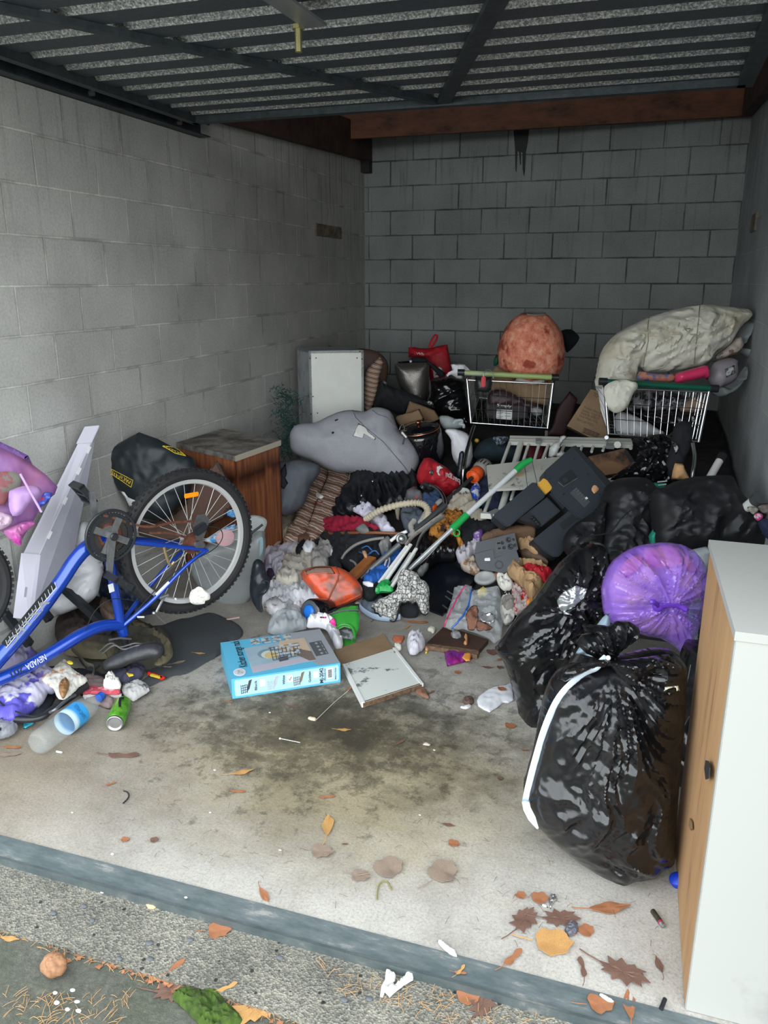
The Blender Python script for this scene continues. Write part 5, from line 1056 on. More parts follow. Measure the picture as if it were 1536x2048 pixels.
sstops = [(0, (.17, .085, .06)), (.22, (.50, .42, .33)), (.30, (.28, .17, .12)), (.52, (.60, .55, .48)), (.62, (.20, .11, .08)), (.80, (.36, .26, .19)), (.92, (.12, .06, .05))]
stripes(n, l, b, t_.outputs['Object'], 17, .022, sdir, sstops)
mStr2 = mat('dim_striped_ticking', (.3, .2, .15), .9); n, l, b = nodes(mStr2); t_ = n.new('ShaderNodeTexCoord'); stripes(n, l, b, t_.outputs['Object'], 30, .01, V((.25, 0, 1)), sstops)
up_('striped_chair_cushion', 'B', '1112,530 1115,300 1140,240 1180,200 1215,172 1240,210 1215,300 1200,400 1175,480 1150,520', mStr2, 'upright brown striped cushion squeezed right of the white melamine box', 'cushion', 5.5, 0, T=.04, wr=.006)
# artificial greenery beside the box
mPine = mat('dark_tinsel_green', (.010, .048, .040), .7)
pn = thing('artificial_greenery', ax(570, 850, .12), 'dark green tinsel garland bunched between cabinet and white melamine box', 'garland'); mb = MB(); rr = random.Random(3)
axp = [ad(*p, 5.0) for p in ((558, 785), (585, 800), (562, 830), (585, 850), (570, 880), (578, 905))]
for i in range(900):
    u = rr.random()*4.999; j = int(u); c = axp[j].lerp(axp[j+1], u-j)+V((rr.gauss(0, .035), rr.gauss(0, .03), rr.gauss(0, .03))); d = V((rr.uniform(-1, 1), rr.uniform(-1, 1), rr.uniform(-1, 1))).normalized()
    s_ = d.cross(V((rr.uniform(-1, 1), rr.uniform(-1, 1), .3))).normalized()*.0025; L_ = rr.uniform(.03, .055); mb.add([c-s_, c+s_, c+d*L_], [(0, 1, 2)])
obj('tinsel', mb, mPine, pn, kind='stuff'); obj('wire_core', MB().tube(curve3(axp, 5), .004, 6), mPine, pn)
# grey bean bag and its neighbours
mBB = mat('grey_marl_jersey', (.34, .34, .375), .95, var=.08, vscale=90, fold=((4.5, .012, .7),))
bb_ = thing('grey_bean_bag', ad(700, 900, 5.0), 'big pale grey bean bag slumped over the pile beneath the white melamine box', 'bean bag')
obj('bag_body', fill(pp('B', '635,700 650,640 700,600 800,592 880,555 960,522 1040,512 1115,522 1170,496 1250,502 1300,545 1335,640 1400,690 1450,760 1468,830 1445,900 1390,945 1300,950 1180,925 1080,915 950,910 860,880 780,840 700,810 650,780'), facing(710, 885, 4.95, .35, .05), 5, .17, .17, .26, .009, 6, 4, sm=3), mBB, bb_, True)
bh = hit_fn(bb_.children[0], .002)
lines_on('piped_seam', pp('B', '1040,515 1060,560 1130,630 1230,710 1310,800 1370,870 1410,930'), .0025, bh, mat('seam_shadow_thread', (.14, .14, .155), .9), bb_)
lines_on('piped_seam', pp('B', '1150,500 1200,540 1260,560 1330,640'), .0025, bh, MATS['seam_shadow_thread'], bb_)
decal('care_label', pp('B', '1040,680 1078,598 1128,622 1140,650 1190,688 1185,704 1160,695 1115,665 1105,695'), bh, mPapr, bb_, 2.5)
for s_ in ('905,655 920,650 925,660 910,668', '925,578 945,570 950,576 930,585'): decal('dark_mark', pp('B', s_), bh, mBlkC, bb_, 2)
up_('dark_slate_bean_bag', 'B', '560,850 620,840 700,830 820,860 830,920 770,1000 740,1100 680,1160 560,1190 550,1000', mat('dark_slate_jersey', (.10, .11, .13), .95, fold=((4.5, .012, .7),)), 'dark slate bean bag behind right side of wooden bedside cabinet', 'bean bag', 4.75, .3, T=.12, wr=.01)
up_('black_patch_cloth', 'B', '560,930 600,870 612,850 620,920 610,945 628,980 600,1018 560,990', mBlkC, 'jagged black fabric scrap beside the cabinet, on the slate bean bag', 'fabric scrap', 4.62, .3, T=.008, wr=.002, sm=1)
kt = thing('key_bunch', ad(805, 875, 4.75), 'bunch of keys with black fob on the pale bean bag', 'keys')
obj('key_ring', MB().tube(curve3([ad(*p, 4.7) for p in pp('B', '1340,640 1350,615 1368,612 1372,635 1355,660')], 4), .003, 6), mStl, kt, True)
obj('fob', MB().tube([ad(*p, 4.7) for p in pp('B', '1355,655 1385,690')], .014, 8), mStl, kt, True); obj('key', MB().tube([ad(*p, 4.7) for p in pp('B', '1375,690 1362,733')], .006, 6, flat=.3), mBlkPl, kt)
# pot
pc = ad(852, 893, 5.05); pot = thing('black_cooking_urn', pc-V((0, 0, .16)), 'glossy black slow cooker with copper-rimmed lid right of the pale bean bag', 'slow cooker')
pm = Matrix.Translation(pc-V((0, 0, .15))) @ Matrix.Rotation(-.12, 4, 'Y') @ Matrix.Rotation(.18, 4, 'X'); gl = mat('black_enamel', (.006, .006, .008), .08, coat=.5)
obj('pot_body', MB().lathe([(.09, 0), (.115, .02), (.140, .09), (.145, .16), (.138, .24), (.128, .275)], pm, 40), gl, pot, 'all')
obj('lid', MB().lathe([(.126, .276), (.118, .290), (.06, .302), (.012, .306)], pm, 40), gl, pot, 'all')
obj('copper_rim', MB().tube([pm @ V((.129*math.cos(a), .129*math.sin(a), .278)) for a in [2*PI*i/40 for i in range(40)]], .0035, 8, closed=True), mat('copper', (.55, .22, .13), .3, 1.), pot, True)
obj('lid_knob', MB().lathe([(.012, .306), (.010, .312), (.019, .318), (.017, .328), (.005, .332)], pm, 20), MATS['copper'], pot, 'all')
# clutter behind
up_('silver_foil_drum', 'M', '530,405 600,395 760,385 925,362 935,480 930,600 915,700 880,880 700,900 630,740 580,650 545,540', mat('brushed_silver_sheet', (.30, .28, .26), .38, .85, bump=.8, bscale=160), 'brushed silver sheet metal drum below the red shopping bag by back wall', 'drum', 5.9, .05, T=.10, TB=.12, wr=.003)
rb_ = thing('red_shopping_bag', ad(860, 720, 6.6), 'upright red shopping bag with white lettering against the back wall', 'shopping bag')
obj('bag_body', fill(pp('M', '690,205 760,200 830,215 940,215 1050,185 1150,170 1175,300 1200,440 1195,540 1150,800 960,800 930,400 880,335 690,320'), facing(860, 725, 6.25, .05), 4, .05, .08, .06, .012, 9, 4, sm=1), mRedP, rb_, True)
rh = hit_fn(rb_.children[0], .003)
obj('carry_loop', MB().tube(curve3([ad(*p, 6.22) for p in pp('M', '935,210 955,150 985,85 1010,62 1030,75 1015,120 985,165 955,210')], 5), .010, 6, flat=.35), mRedP, rb_, True)
L_ = [rh(*p) for p in pp('M', '780,290 870,297 775,255')]; fit_text(rb_, "Wh", *[x[0] for x in L_], mWriteW) if all(L_) else None
decal('white_shield', pp('M', '975,470 1060,430 1085,450 1110,510 1060,560 990,570'), rh, mWriteW, rb_, 2.5)
lines_on('shield_stripe', pp('M', '1015,530 1040,490'), .006, hit_fn([c for c in rb_.children if c.name.startswith('white_shield')][0], .002), mRedP, rb_); lines_on('shield_stripe', pp('M', '1035,535 1065,490'), .006, hit_fn([c for c in rb_.children if c.name.startswith('white_shield')][0], .002), mRedP, rb_)
up_('black_holdall', 'M', '560,375 700,365 690,335 760,318 900,330 940,370 1010,420 1125,505 1120,545 1060,575 1050,550 960,440 900,385 760,385 580,395', mBlkC, 'black strap and cloth draped over the silver drum', 'strap', 5.8, 0, T=.02, wr=.004, sm=1)
up_('white_strap_end', 'M', '690,335 725,330 745,380 710,390', mWhC, 'short white strap end above the silver drum', 'strap', 5.76, 0, T=.01, wr=0, sm=1)
up_('black_rubbish_sack', 'M', '940,600 1050,575 1120,560 1200,545 1340,590 1380,700 1400,850 1420,1100 1380,1150 1200,1030 1050,1000 900,900 940,760', mBag, 'glossy black bin liner standing left of the lime-handled trolley', 'rubbish bag', 5.6, .05, T=.12, wr=.025, ws=7, seed=9)
up_('black_coat', 'M', '280,920 310,760 350,620 420,610 450,660 560,700 700,740 900,830 1000,900 990,940 880,930 700,960 650,1010 560,1000 420,930', mBlkC, 'black coat heaped between white melamine box and silver drum', 'coat', 5.5, .3, T=.10, wr=.03, ws=7)
up_('white_glimpse', 'M', '385,605 415,600 440,640 430,660 405,630', mWhC, 'tiny white cloth tip on the heaped black coat', 'cloth', 5.38, .3, T=.01, wr=0)
up_('small_white_print', 'M', '905,845 950,830 985,860 985,890 940,885 908,880', mat('black_white_print', (.55, .55, .55), .6, col2=(.02, .02, .02), vscale=40, thr=(.48, .52)), 'small black and white printed tag below the silver drum', 'tag', 5.3, .3, T=.004, wr=0, sm=1)
up_('open_cardboard_box', 'M', '655,985 705,838 880,900 1000,950 1060,1050 1000,1080 880,1070 700,1060', mat('shaded_tan_card', (.20, .125, .07), .85), 'open brown cardboard box behind the slow cooker', 'carton', 5.32, .4, T=.006, TB=.05, wr=0, sm=1)
up_('cardboard_flap', 'M', '525,1020 690,975 822,932 878,1058 760,1090 600,1140 560,1100', mCard, 'flat tan cardboard piece just above the slow cooker lid', 'cardboard', 5.2, .4, T=.006, TB=.006, wr=0, sm=1)
up_('white_shirt_bundle', 'M', '1120,560 1160,500 1210,470 1190,410 1250,400 1350,405 1400,450 1440,490 1360,520 1330,575 1260,570 1200,530 1150,555', mWhC, 'white shirt bundled at left end of the lime green trolley handle', 'shirt', 5.15, .2, T=.04, wr=.018, ws=16)
up_('clear_bag_back', 'M', '1050,1030 1130,1010 1250,1050 1340,1090 1330,1150 1200,1170 1100,1160', mCloudy, 'cloudy plastic bag above the white striped bedding', 'plastic bag', 5.1, .5, T=.03, wr=.015, ws=16)
obj('clear_hose', MB().tube(curve3([ad(*p, 5.0) for p in pp('M', '1215,1110 1250,1075 1310,1065 1325,1085 1290,1110 1340,1120 1345,1160')], 5), .009, 8), mCloudy, None, True, label='short loop of clear hose beside left leg of the lime-handled trolley', cat='hose')
up_('white_bedding', 'M', '1115,1180 1180,1165 1270,1175 1390,1225 1440,1330 1450,1450 1440,1560 1380,1640 1260,1600 1200,1450 1195,1300 1140,1220', mWhC, 'rumpled white bedding beside the glossy slow cooker', 'bedding', 5.0, .3, T=.08, wr=.03, ws=14, mode='long', seed=5)
# ================================================================ centre of the heap
g = garment
def hp3(c, s, lift=0.): return [heap(lift)(*p)[0] for p in pp(c, s)]
def rod(name, pts, r, m, label=None, cat=None, parent=None, n=5, seg=10, flat=1., group=None):
    """pts = (pixel x, pixel y, height above the heap)"""
    P_ = [heap(l)(a, b)[0] for a, b, l in pts]; P_ = curve3(P_, n) if len(P_) > 2 else P_
    return obj(name, MB().tube(P_, r, seg, flat=flat), m, parent, True, label=label, cat=cat, group=group)
def P3(c, s, *h): return [(a, b, l) for (a, b), l in zip(pp(c, s), h)]
# striped lounger pad
PL_ = plane(*p1('B', '850,1100'), z=heap(.10)(*p1('B', '850,1100'))[0].z, n=(-.05, -.35, 1))
pad = thing('striped_lounger_pad', heap(.0)(*p1('B', '850,1100'))[0], 'folded brown and cream striped lounger pad running down from the pale bean bag', 'cushion')
obj('pad_half', fill(pp('B', '815,850 870,880 880,920 850,1000 800,1120 770,1210 740,1290 690,1350 600,1375 620,1300 670,1210 705,1090 740,1000 780,910'), PL_, 5, .03, .05, .05, .006, 9, 2), mStr, pad, True)
obj('pad_half', fill(pp('B', '880,885 1032,912 1012,1010 960,1110 910,1215 850,1290 780,1345 745,1290 775,1210 805,1120 855,1000 885,925'), PL_, 5, .03, .05, .05, .006, 9, 4), mStr, pad, True)
obj('edge_piping', MB().tube(curve3([PL_(*p)[0]+V((0, 0, .02)) for p in pp('B', '1030,915 1010,1010 960,1110 912,1215')], 5), .004, 6), mat('white_piping', (.60, .58, .54), .8), pad, True)
g('tissue', 'B', '758,1060 790,1045 825,1042 845,1060 835,1085 800,1070 770,1078', mTis, 'thin crumpled white tissue lying on the striped lounger pad', 'tissue', .14, .008, 3, .005, 20, 3)
kb = thing('kraft_takeaway_bag', heap(.12)(*p1('B', '770,1190'))[0], 'flat greasy brown paper bag with red rim at foot of the striped pad', 'paper bag')
obj('bag_body', fill(pp('B', '680,1135 760,1105 848,1110 855,1160 845,1250 825,1275 770,1278 690,1272 640,1240 650,1180'), heap(.135), 4, .014, .02, .05, .004, 14, 5, sm=1), mat('greasy_kraft_paper', (.30, .185, .09), .75, col2=(.17, .10, .05), vscale=9, thr=(.42, .55)), kb, 'all')
obj('red_rim', fill(pp('B', '660,1150 690,1115 760,1092 850,1095 858,1140 840,1150 800,1112 720,1120 680,1140'), heap(.15), 4, .012, .01, .02, .006, 20, 3, sm=1), mRedP, kb, 'all')
obj('round_sticker', fill(pp('B', '693,1240 703,1230 713,1238 712,1250 700,1254'), heap(.152), 2.5, .001, .001, .01), mat('pink_sticker', (.62, .40, .33), .6), kb)
bh_ = g('beige_hoodie', 'B', '500,1240 520,1190 600,1158 665,1158 688,1190 650,1270 640,1310 600,1335 540,1372 475,1370 478,1310 500,1290', mBeige, 'beige hooded top crumpled beside the clear storage tub', 'hoodie', .10, .07, 4, .018, 10, 4)
g('maroon_cloth', 'B', '700,1290 760,1280 800,1300 790,1340 740,1355 690,1345', mat('brown_felt', (.15, .075, .05), .9), 'brown felt scrap under the foot of the striped pad', 'cloth', .12, .02, 4, .006, 18)
# dark clothes
g('black_leather_jacket', 'E', '180,600 260,480 320,300 380,240 540,280 700,290 800,290 835,330 800,400 760,480 640,500 540,530 440,500 380,540 330,580 260,600', mat('soft_black_leather', (.008, .009, .012), .42, fold=((9, .012, .8),)), 'soft black leather jacket between the striped pad and the red bag', 'jacket', .04, .07, 4.5, .025, 8, 6)
for s_ in ('481,318', '395,428', '390,475', '345,520'):  # chrome beads added for the glints on the leather
    c = heap(.135)(*p1('E', s_))[0]; obj('glint_bead', MB().sphere(c, .009, 10, 6), mChr, bpy.data.objects['black_leather_jacket'], True) if False else obj('glint_bead', MB().sphere(c, .008, 10, 6), mChr, bpy.data.objects.get('black_leather_jacket'), True, label=None)
g('white_blouse', 'J', '1060,370 1120,340 1150,300 1240,310 1320,370 1390,430 1400,480 1440,520 1475,560 1420,580 1330,560 1290,480 1230,440 1180,440 1120,400', mat('white_blouse_with_black_lace', (.66, .64, .76), .9, fold=((11, .010, .8),), col2=(.08, .08, .09), vscale=18, thr=(.30, .36)), 'white blouse with black lace hem beyond the crimson shirt', 'blouse', .10, .03, 3.5, .014, 16, 5)
g('crimson_shirt', 'J', '718,545 790,480 850,445 930,430 1040,440 1130,438 1180,480 1250,520 1315,565 1250,580 1120,575 1000,590 900,605 800,580', mRedC, 'crimson shirt crumpled at foot of the striped lounger pad', 'shirt', .10, .045, 3.5, .02, 13, 7)
g('grey_rag', 'J', '1080,560 1140,510 1180,502 1215,560 1150,575', mGreyC, 'grey rag lying on the right of the crimson shirt', 'rag', .16, .012, 3, .005, 18)
rod('copper_stick', P3('J', '600,575 700,572 860,605', .13, .14, .13), .008, mat('brown_varnished_wood', (.24, .09, .04), .4), 'short brown varnished stick below the crimson shirt', 'stick')
rod('wooden_rod', P3('J', '935,595 1200,590 1536,600', .14, .15, .16), .009, MATS['brown_varnished_wood'], 'long reddish varnished wooden rod lying under the cream hose', 'rod')
g('black_dress', 'J', '620,680 700,610 900,600 1200,580 1300,600 1420,650 1300,680 1150,720 1000,800 930,880 950,960 860,940 800,880 830,800 840,720 760,690 700,720', mBlkC2, 'faded black dress spread below the reddish wooden rod', 'dress', .09, .045, 4, .016, 9, 3)
g('black_sock', 'J', '470,770 500,710 570,670 600,700 560,740 540,790 490,800', mBlkC, 'black sock above the cream chinos', 'sock', .11, .03, 3.5, .01, 16)
g('pale_glove', 'J', '545,740 570,690 620,680 665,710 640,740 590,750', mWhC, 'small white knitted glove on the black sock', 'glove', .14, .02, 3, .01, 24)
g('stained_white_shirt', 'J', '150,830 200,760 270,725 400,730 470,700 530,700 500,770 420,830 350,880 340,960 310,1010 260,990 220,920', mat('stained_white_cotton', (.62, .60, .70), .9, fold=((11, .010, .8),), col2=(.16, .10, .08), vscale=6, thr=(.27, .33)), 'stained white shirt left of the cream chinos', 'shirt', .08, .04, 4, .016, 12, 6)
g('floral_scrap', 'J', '140,880 200,870 230,920 240,970 190,980 150,960', mat('floral_cotton', (.42, .38, .55), .9, col2=(.50, .05, .20), vscale=22, thr=(.36, .40)), 'small lilac floral cloth scrap beside the black boot', 'cloth', .06, .02, 3, .006, 20)
g('purple_scrap', 'J', '170,980 240,975 280,1020 240,1050 190,1030', mat('dark_plum_cloth', (.05, .025, .06), .9), 'dark plum cloth scrap beside the black boot', 'cloth', .05, .02, 3, .006, 20)
g('lilac_white_cloth', 'J', '380,700 450,690 560,680 560,740 470,760 400,760', mat('pale_grey_lilac', (.38, .37, .44), .9), 'pale grey lilac cloth above the stained white shirt', 'cloth', .08, .03, 3.5, .012, 16)
g('cream_chinos', 'J', '250,1050 330,990 330,930 350,860 440,800 520,755 600,760 650,790 650,900 610,970 560,1000 530,1060 470,1100 380,1090 300,1070', mCreamC, 'cream chinos bunched above the orange wedge', 'trousers', .07, .06, 3.5, .022, 12, 9)
g('grey_vest', 'J', '630,840 650,770 700,730 715,685 800,680 835,710 850,750 810,830 795,900 770,940 690,930 650,940', mat('light_grey_cotton', (.40, .38, .36), .95, fold=((11, .010, .8),)), 'light grey vest right of the cream chinos', 'vest', .11, .04, 3.5, .016, 13, 5)
g('white_collar', 'J', '820,790 850,750 885,770 860,810 830,830', mWhC, 'white shirt collar tip beside the light grey vest', 'collar cloth', .11, .015, 3, .006, 20)
g('white_sheet', 'J', '130,1250 170,1190 230,1130 330,1095 440,1100 540,1130 600,1160 680,1230 745,1310 640,1300 560,1310 500,1370 400,1390 300,1400 200,1370 150,1330', mWhC, 'rumpled white sheet on the floor left of the orange wedge', 'sheet', .02, .06, 4, .024, 10, 8)
g('dirty_white_rag', 'J', '130,1330 190,1290 280,1270 340,1310 400,1340 330,1390 260,1400 190,1360', mat('rag_white_with_mud', (.50, .49, .50), .9, col2=(.14, .09, .07), vscale=7, thr=(.40, .45)), 'muddy white rag at left end of the white sheet', 'rag', .06, .02, 3.5, .008, 16)
g('tan_fold', 'J', '1480,300 1536,285 1536,330 1490,350', mBeige, 'tan folded cloth under the cream hose end', 'cloth', .14, .02, 3, .006, 18)
g('denim_cloth', 'E', '700,560 740,520 800,510 850,560 900,600 850,640 800,660 760,680 720,640', mat('grey_blue_denim', (.10, .12, .15), .9, bump=.4, bscale=120), 'grey blue denim under the arch of the cream hose', 'denim', .10, .04, 3.5, .016, 14)
g('blue_jeans', 'E', '860,440 900,420 960,410 1000,440 1010,500 960,560 900,540 870,500', mat('mid_blue_denim', (.045, .085, .18), .9, bump=.4, bscale=120), 'blue jeans bundle inside the chrome hoop', 'jeans', .12, .05, 3.5, .012, 14)
g('grey_shoe', 'E', '735,420 780,395 830,380 835,410 870,430 850,450 790,455 745,450', mat('red_grey_trainer', (.10, .10, .11), .6, col2=(.45, .05, .03), vscale=18, thr=(.38, .42)), 'grey and red shoe above the cream hose', 'shoe', .14, .04, 3, .008, 20)
# cream vacuum hose with ribs
mHose = mat('cream_ribbed_hose', (.48, .42, .31), .6); P_ = curve3([heap(l)(a, b)[0] for a, b, l in P3('E', '425,610 470,580 540,540 640,508 740,488 830,484 885,505 905,545 900,590 870,620', .14, .17, .21, .25, .27, .27, .26, .24, .22, .2)], 14)
rr = [.0175+.0022*(1 if (i//2) % 2 else -1) for i in range(len(P_))]
vh = thing('vacuum_hose', P_[0], 'arched cream ribbed vacuum hose in the middle of the heap', 'hose'); obj('hose', MB().tube(P_, rr, 14), mHose, vh, True)
obj('hose_cuff', MB().tube([heap(.2)(*p)[0] for p in pp('E', '905,560 860,640')], .024, 14), mat('grey_hose_cuff', (.40, .39, .36), .5), vh, True)
obj('handle_grip', MB().tube(curve3(hp3('E', '800,620 775,660 790,710 770,740', .2), 4), .016, 12), MATS['grey_hose_cuff'], vh, True)
bl = heap(.22)(*p1('E', '703,758')); obj('round_joint', MB().lathe([(.002, .014), (.012, .012), (.018, .004), (.020, .0), (.026, .002), (.030, -.006), (.028, -.02), (.01, -.022)], zframe(bl[0], (CP-bl[0]), (1, 0, 0)), 28), mAlu, vh, 'all')
rod('vacuum_tube', P3('E', '372,1075 690,800', .06, .20), .0155, mat('dull_grey_tube', (.115, .125, .13), .45, .3), 'dull grey steel tube below the round silver joint', 'tube')
rod('grey_conduit', P3('E', '800,700 900,620 985,545 1040,500', .20, .22, .24, .25), .016, mat('dark_grey_tube', (.07, .075, .08), .45, .4), 'dark grey curved tube above the rusty bent strip', 'tube')
rod('rusty_bent_strip', P3('E', '735,810 790,740 870,680 950,620 1010,580', .19, .21, .23, .25, .26), .014, mat('rusty_brown_strip', (.13, .07, .045), .75, col2=(.24, .22, .20), vscale=14, thr=(.5, .6)), 'rusty brown bent metal strip running up from the white laths', 'metal strip', flat=.35)
rod('steel_arc', P3('E', '810,850 840,760 880,700 950,640 1030,590', .19, .2, .22, .24, .25), .013, mat('grey_worn_steel', (.24, .25, .25), .4, .5), 'grey worn steel arc beside the rusty bent strip', 'metal strip', flat=.4)
rod('bent_conduit', P3('E', '240,920 280,860 360,800 470,765 570,752', .10, .13, .16, .18, .19), .008, mat('scuffed_grey_pipe', (.22, .21, .19), .6), 'scuffed thin grey pipe arching over the black dress', 'pipe')
g('grey_plastic_hinge', 'E', '525,800 560,770 600,745 625,770 610,800 590,830 575,800 545,812', mat('mid_grey_plastic', (.18, .18, .17), .5), 'grey plastic hinge at the end of the thin grey pipe', 'hinge', .17, .02, 2.5, .003, 20)
rod('hook_arc', P3('E', '275,930 310,925 345,945 365,980', .10, .11, .11, .1), .007, MATS['mid_grey_plastic'], 'small grey curved hook above the orange wedge', 'hook')
rod('white_clip', P3('E', '620,775 680,730 745,700', .19, .22, .24), .009, mWhPl, 'white plastic handle just above the round silver joint', 'handle bar')
g('black_tangle', 'E', '230,930 330,850 450,800 560,790 600,830 520,900 430,910 340,1000 280,970', mBlkC, 'black tangled clothing with blue laces above the orange wedge', 'clothing', .07, .04, 4, .018, 14, 2)
for k, s_ in enumerate(('400,830 440,815 480,850', '455,870 500,850 530,880', '380,860 430,880 470,870')): rod('blue_lace', P3('E', s_, .125, .14, .125), .0035, mat('blue_lace', (.03, .12, .35), .6), 'thin blue lace in the black tangled clothing', 'lace', group='blue laces in the black clothing')
g('brown_leaf_scrap', 'E', '400,855 425,850 440,885 420,892', mat('pale_brown_leaf', (.50, .26, .13), .8), 'small pale brown leaf on the black tangled clothing', 'leaf', .135, .004, 2.5, .003, 30)
w0 = hp3('E', '330,1045 460,920', .12); ww = frame(w0[0], w0[1]-w0[0], z=(0, -.3, 1)); obj('wooden_block', MB().box((-.03, -.028, -.012), ((w0[1]-w0[0]).length+.02, .028, .012), ww, bev=.002), mat('orange_varnished_oak', (.36, .13, .035), .45, var=.35, vscale=16), None, label='short orange varnished plank beside the dull grey tube', cat='plank')
g('blue_jacket', 'E', '420,1075 450,1020 520,950 570,880 640,840 700,860 690,930 640,980 600,1040 520,1075 470,1100', mat('royal_blue_nylon', (.02, .11, .42), .5, fold=((13, .010, .8),)), 'royal blue nylon jacket behind the white laths', 'jacket', .08, .03, 3.5, .016, 14, 4)
rod('sandal_strap', P3('E', '575,960 590,920 605,900 612,930 600,975', .13, .14, .14, .14, .13), .009, mat('light_grey_foam', (.50, .50, .50), .6), 'pale grey curved strap on the royal blue jacket', 'strap', flat=.5)
g('black_trousers', 'E', '370,1080 420,1080 480,1110 540,1080 560,1120 500,1190 440,1200 400,1170', mBlkC, 'black trousers right of the orange wedge', 'trousers', .05, .03, 4, .012, 12)
g('white_piping_scrap', 'E', '400,1090 440,1085 490,1100 485,1112 430,1105', mWhC, 'white elastic band on the black trousers', 'band', .09, .005, 2.5, .003, 20)
# white laths
for k, (a, b_) in enumerate((('530,1100', '745,815'), ('572,1095', '775,800'), ('618,1142', '818,832'))):
    p, q = heap(.09)(*p1('E', a))[0], heap(.20)(*p1('E', b_))[0]
    obj('white_lath', bar(p, q, .016, .009), mWhPl, None, label=('leftmost', 'middle', 'rightmost')[k]+' of three white plastic laths leaning above the scalloped frill', cat='lath', group='white laths in the heap')
p, q = heap(.085)(*p1('E', '640,1100'))[0], heap(.18)(*p1('E', '790,870'))[0]; obj('grey_lath', bar(p, q, .035, .006), mat('grey_green_slat', (.30, .31, .29), .6), None, label='grey slat between the middle and rightmost white laths', cat='slat')
# mop pole
mp0, mp1, mp2, mp3 = heap(.10)(*p1('E', '750,1005'))[0], heap(.24)(*p1('E', '1095,680'))[0], heap(.27)(*p1('E', '1205,575'))[0], ad(*p1('F', '560,290'), 4.15)
mop = thing('mop_pole', mp0, 'long white telescopic mop pole with bright green grips slanting over the heap', 'mop pole')
tp = ad(*p1('F', '560,290'), (mp2-CP).dot(cf)+.10)
obj('lower_tube', MB().tube([mp0, mp1], .0125, 14), mat('pale_grey_pole', (.42, .44, .45), .3, .3), mop, True); obj('green_grip', MB().tube([mp1-(mp2-mp1)*.05, mp1.lerp(mp2, .5), mp2], [.021, .019, .019], 16), mGreen, mop, True)
obj('upper_tube', MB().tube([mp2, tp], .0145, 14), mat('white_pole', (.60, .62, .63), .3), mop, True)
e = (tp-mp2).normalized(); obj('green_tip', MB().tube([tp-e*.01, tp+e*.05, tp+e*.09+V((.02, 0, 0))], [.018, .020, .014], 14), mGreen, mop, True)
obj('hanging_clip', torus(.016, [(.004*math.cos(a), .004*math.sin(a)) for a in [2*PI*k/8 for k in range(8)]], zframe(mp1+V((.022, 0, -.022)), CP-mp1), 24), mGreen, mop, True)
rod('thin_grey_rod', P3('E', '800,985 900,900 1000,790 1090,690', .08, .14, .19, .22), .004, mStl, 'thin dark rod hugging underside of the mop pole', 'rod')
gb_ = fill(pp('E', '500,1165 530,1110 600,1090 625,1100 600,1130 640,1140 630,1165 560,1160'), heap(.09), 3, .02, .02, .02, .006, 20); obj('green_brush', gb_, mGreen, None, True, label='bright green brush head at foot of the white laths', cat='brush')
# orange dustpan-like wedge
og = thing('orange_wedge', heap(.02)(*p1('B', '900,1650'))[0], 'dirty orange translucent wedge-shaped plastic bucket base lying on the white sheet', 'plastic bucket')
mOr = mat('dirty_orange_plastic', (.62, .075, .02), .35, col2=(.20, .08, .055), vscale=14, thr=(.36, .56), spec=.6)
f_ = facing(668, 1175, 3.93, .55, 0)
obj('fan_body', fill(pp('B', '705,1562 740,1530 800,1513 880,1510 960,1522 1030,1560 1085,1620 1110,1680 1095,1712 1020,1745 930,1782 900,1785 870,1760 800,1690 740,1620'), f_, 4, .045, .02, .05, .003, 10, 4, sm=2), mOr, og, True)
oh = hit_fn(og.children[0], .002)
lines_on('moulded_rib', pp('B', '930,1520 950,1560 945,1600 900,1690 872,1765'), .005, oh, mat('orange_brown_rib', (.30, .07, .03), .5), og)
lines_on('moulded_rib', pp('B', '720,1580 780,1560 880,1555'), .003, oh, mOr, og); lines_on('moulded_rib', pp('B', '905,1770 1000,1735 1090,1690'), .006, oh, mOr, og)
decal('grime_patch', pp('B', '740,1545 800,1520 900,1518 930,1560 860,1560 790,1560 750,1575'), oh, mat('brown_grime', (.20, .12, .09), .8), og)
# blue-capped jar, green planter, bags near the box
jc = az(*p1('G', '648,140'), .06); jr = thing('blue_capped_flask', jc-V((0, 0, .06)), 'black flask with round blue button cap lying in front of the white sheet', 'flask')
jm = zframe(jc, V((-.35, -.85, .25))); obj('body', MB().lathe([(.050, -.13), (.062, -.11), (.064, 0), (.058, .012), (.040, .014)], jm, 36), MATS['black_enamel'], jr, 'all')
obj('grey_ring', MB().lathe([(.056, .0125), (.050, .018), (.036, .016)], jm, 36, caps=False), mat('slate_plastic', (.06, .07, .085), .5), jr, 'all'); obj('blue_button', MB().lathe([(.036, .010), (.034, .02), (.020, .025), (.001, .026)], jm, 32), mat('cobalt_plastic', (.01, .16, .62), .35), jr, 'all')
gp = thing('green_plastic_tub', az(*p1('G', '860,240'), 0), 'broken bright green plastic tub with cut round opening on the floor beyond the cardboard', 'tub')
mGrP = mat('leaf_green_plastic', (.035, .27, .035), .4, var=.2, vscale=8)
f_ = plane(690, 1250, z=.07, n=(0, -.55, 1))
obj('side_wall', fill(pp('G', '740,165 850,110 945,100 958,180 950,250 930,310 905,250 860,235 810,260 770,230'), f_, 4, .012, .012, .02, .002, 8, sm=1), mGrP, gp, True)
obj('round_lip', MB().tube(curve3([f_(*p)[0]+V((0, -.01, .012)) for p in pp('G', '815,300 812,260 840,235 880,230 915,250 930,290 930,320')], 5), .006, 8), mGrP, gp, True)
obj('lower_flap', fill(pp('G', '860,310 900,320 930,300 925,345 870,357 850,350'), plane(700, 1285, z=.01), 3, .006, .006, .02), mGrP, gp, True)
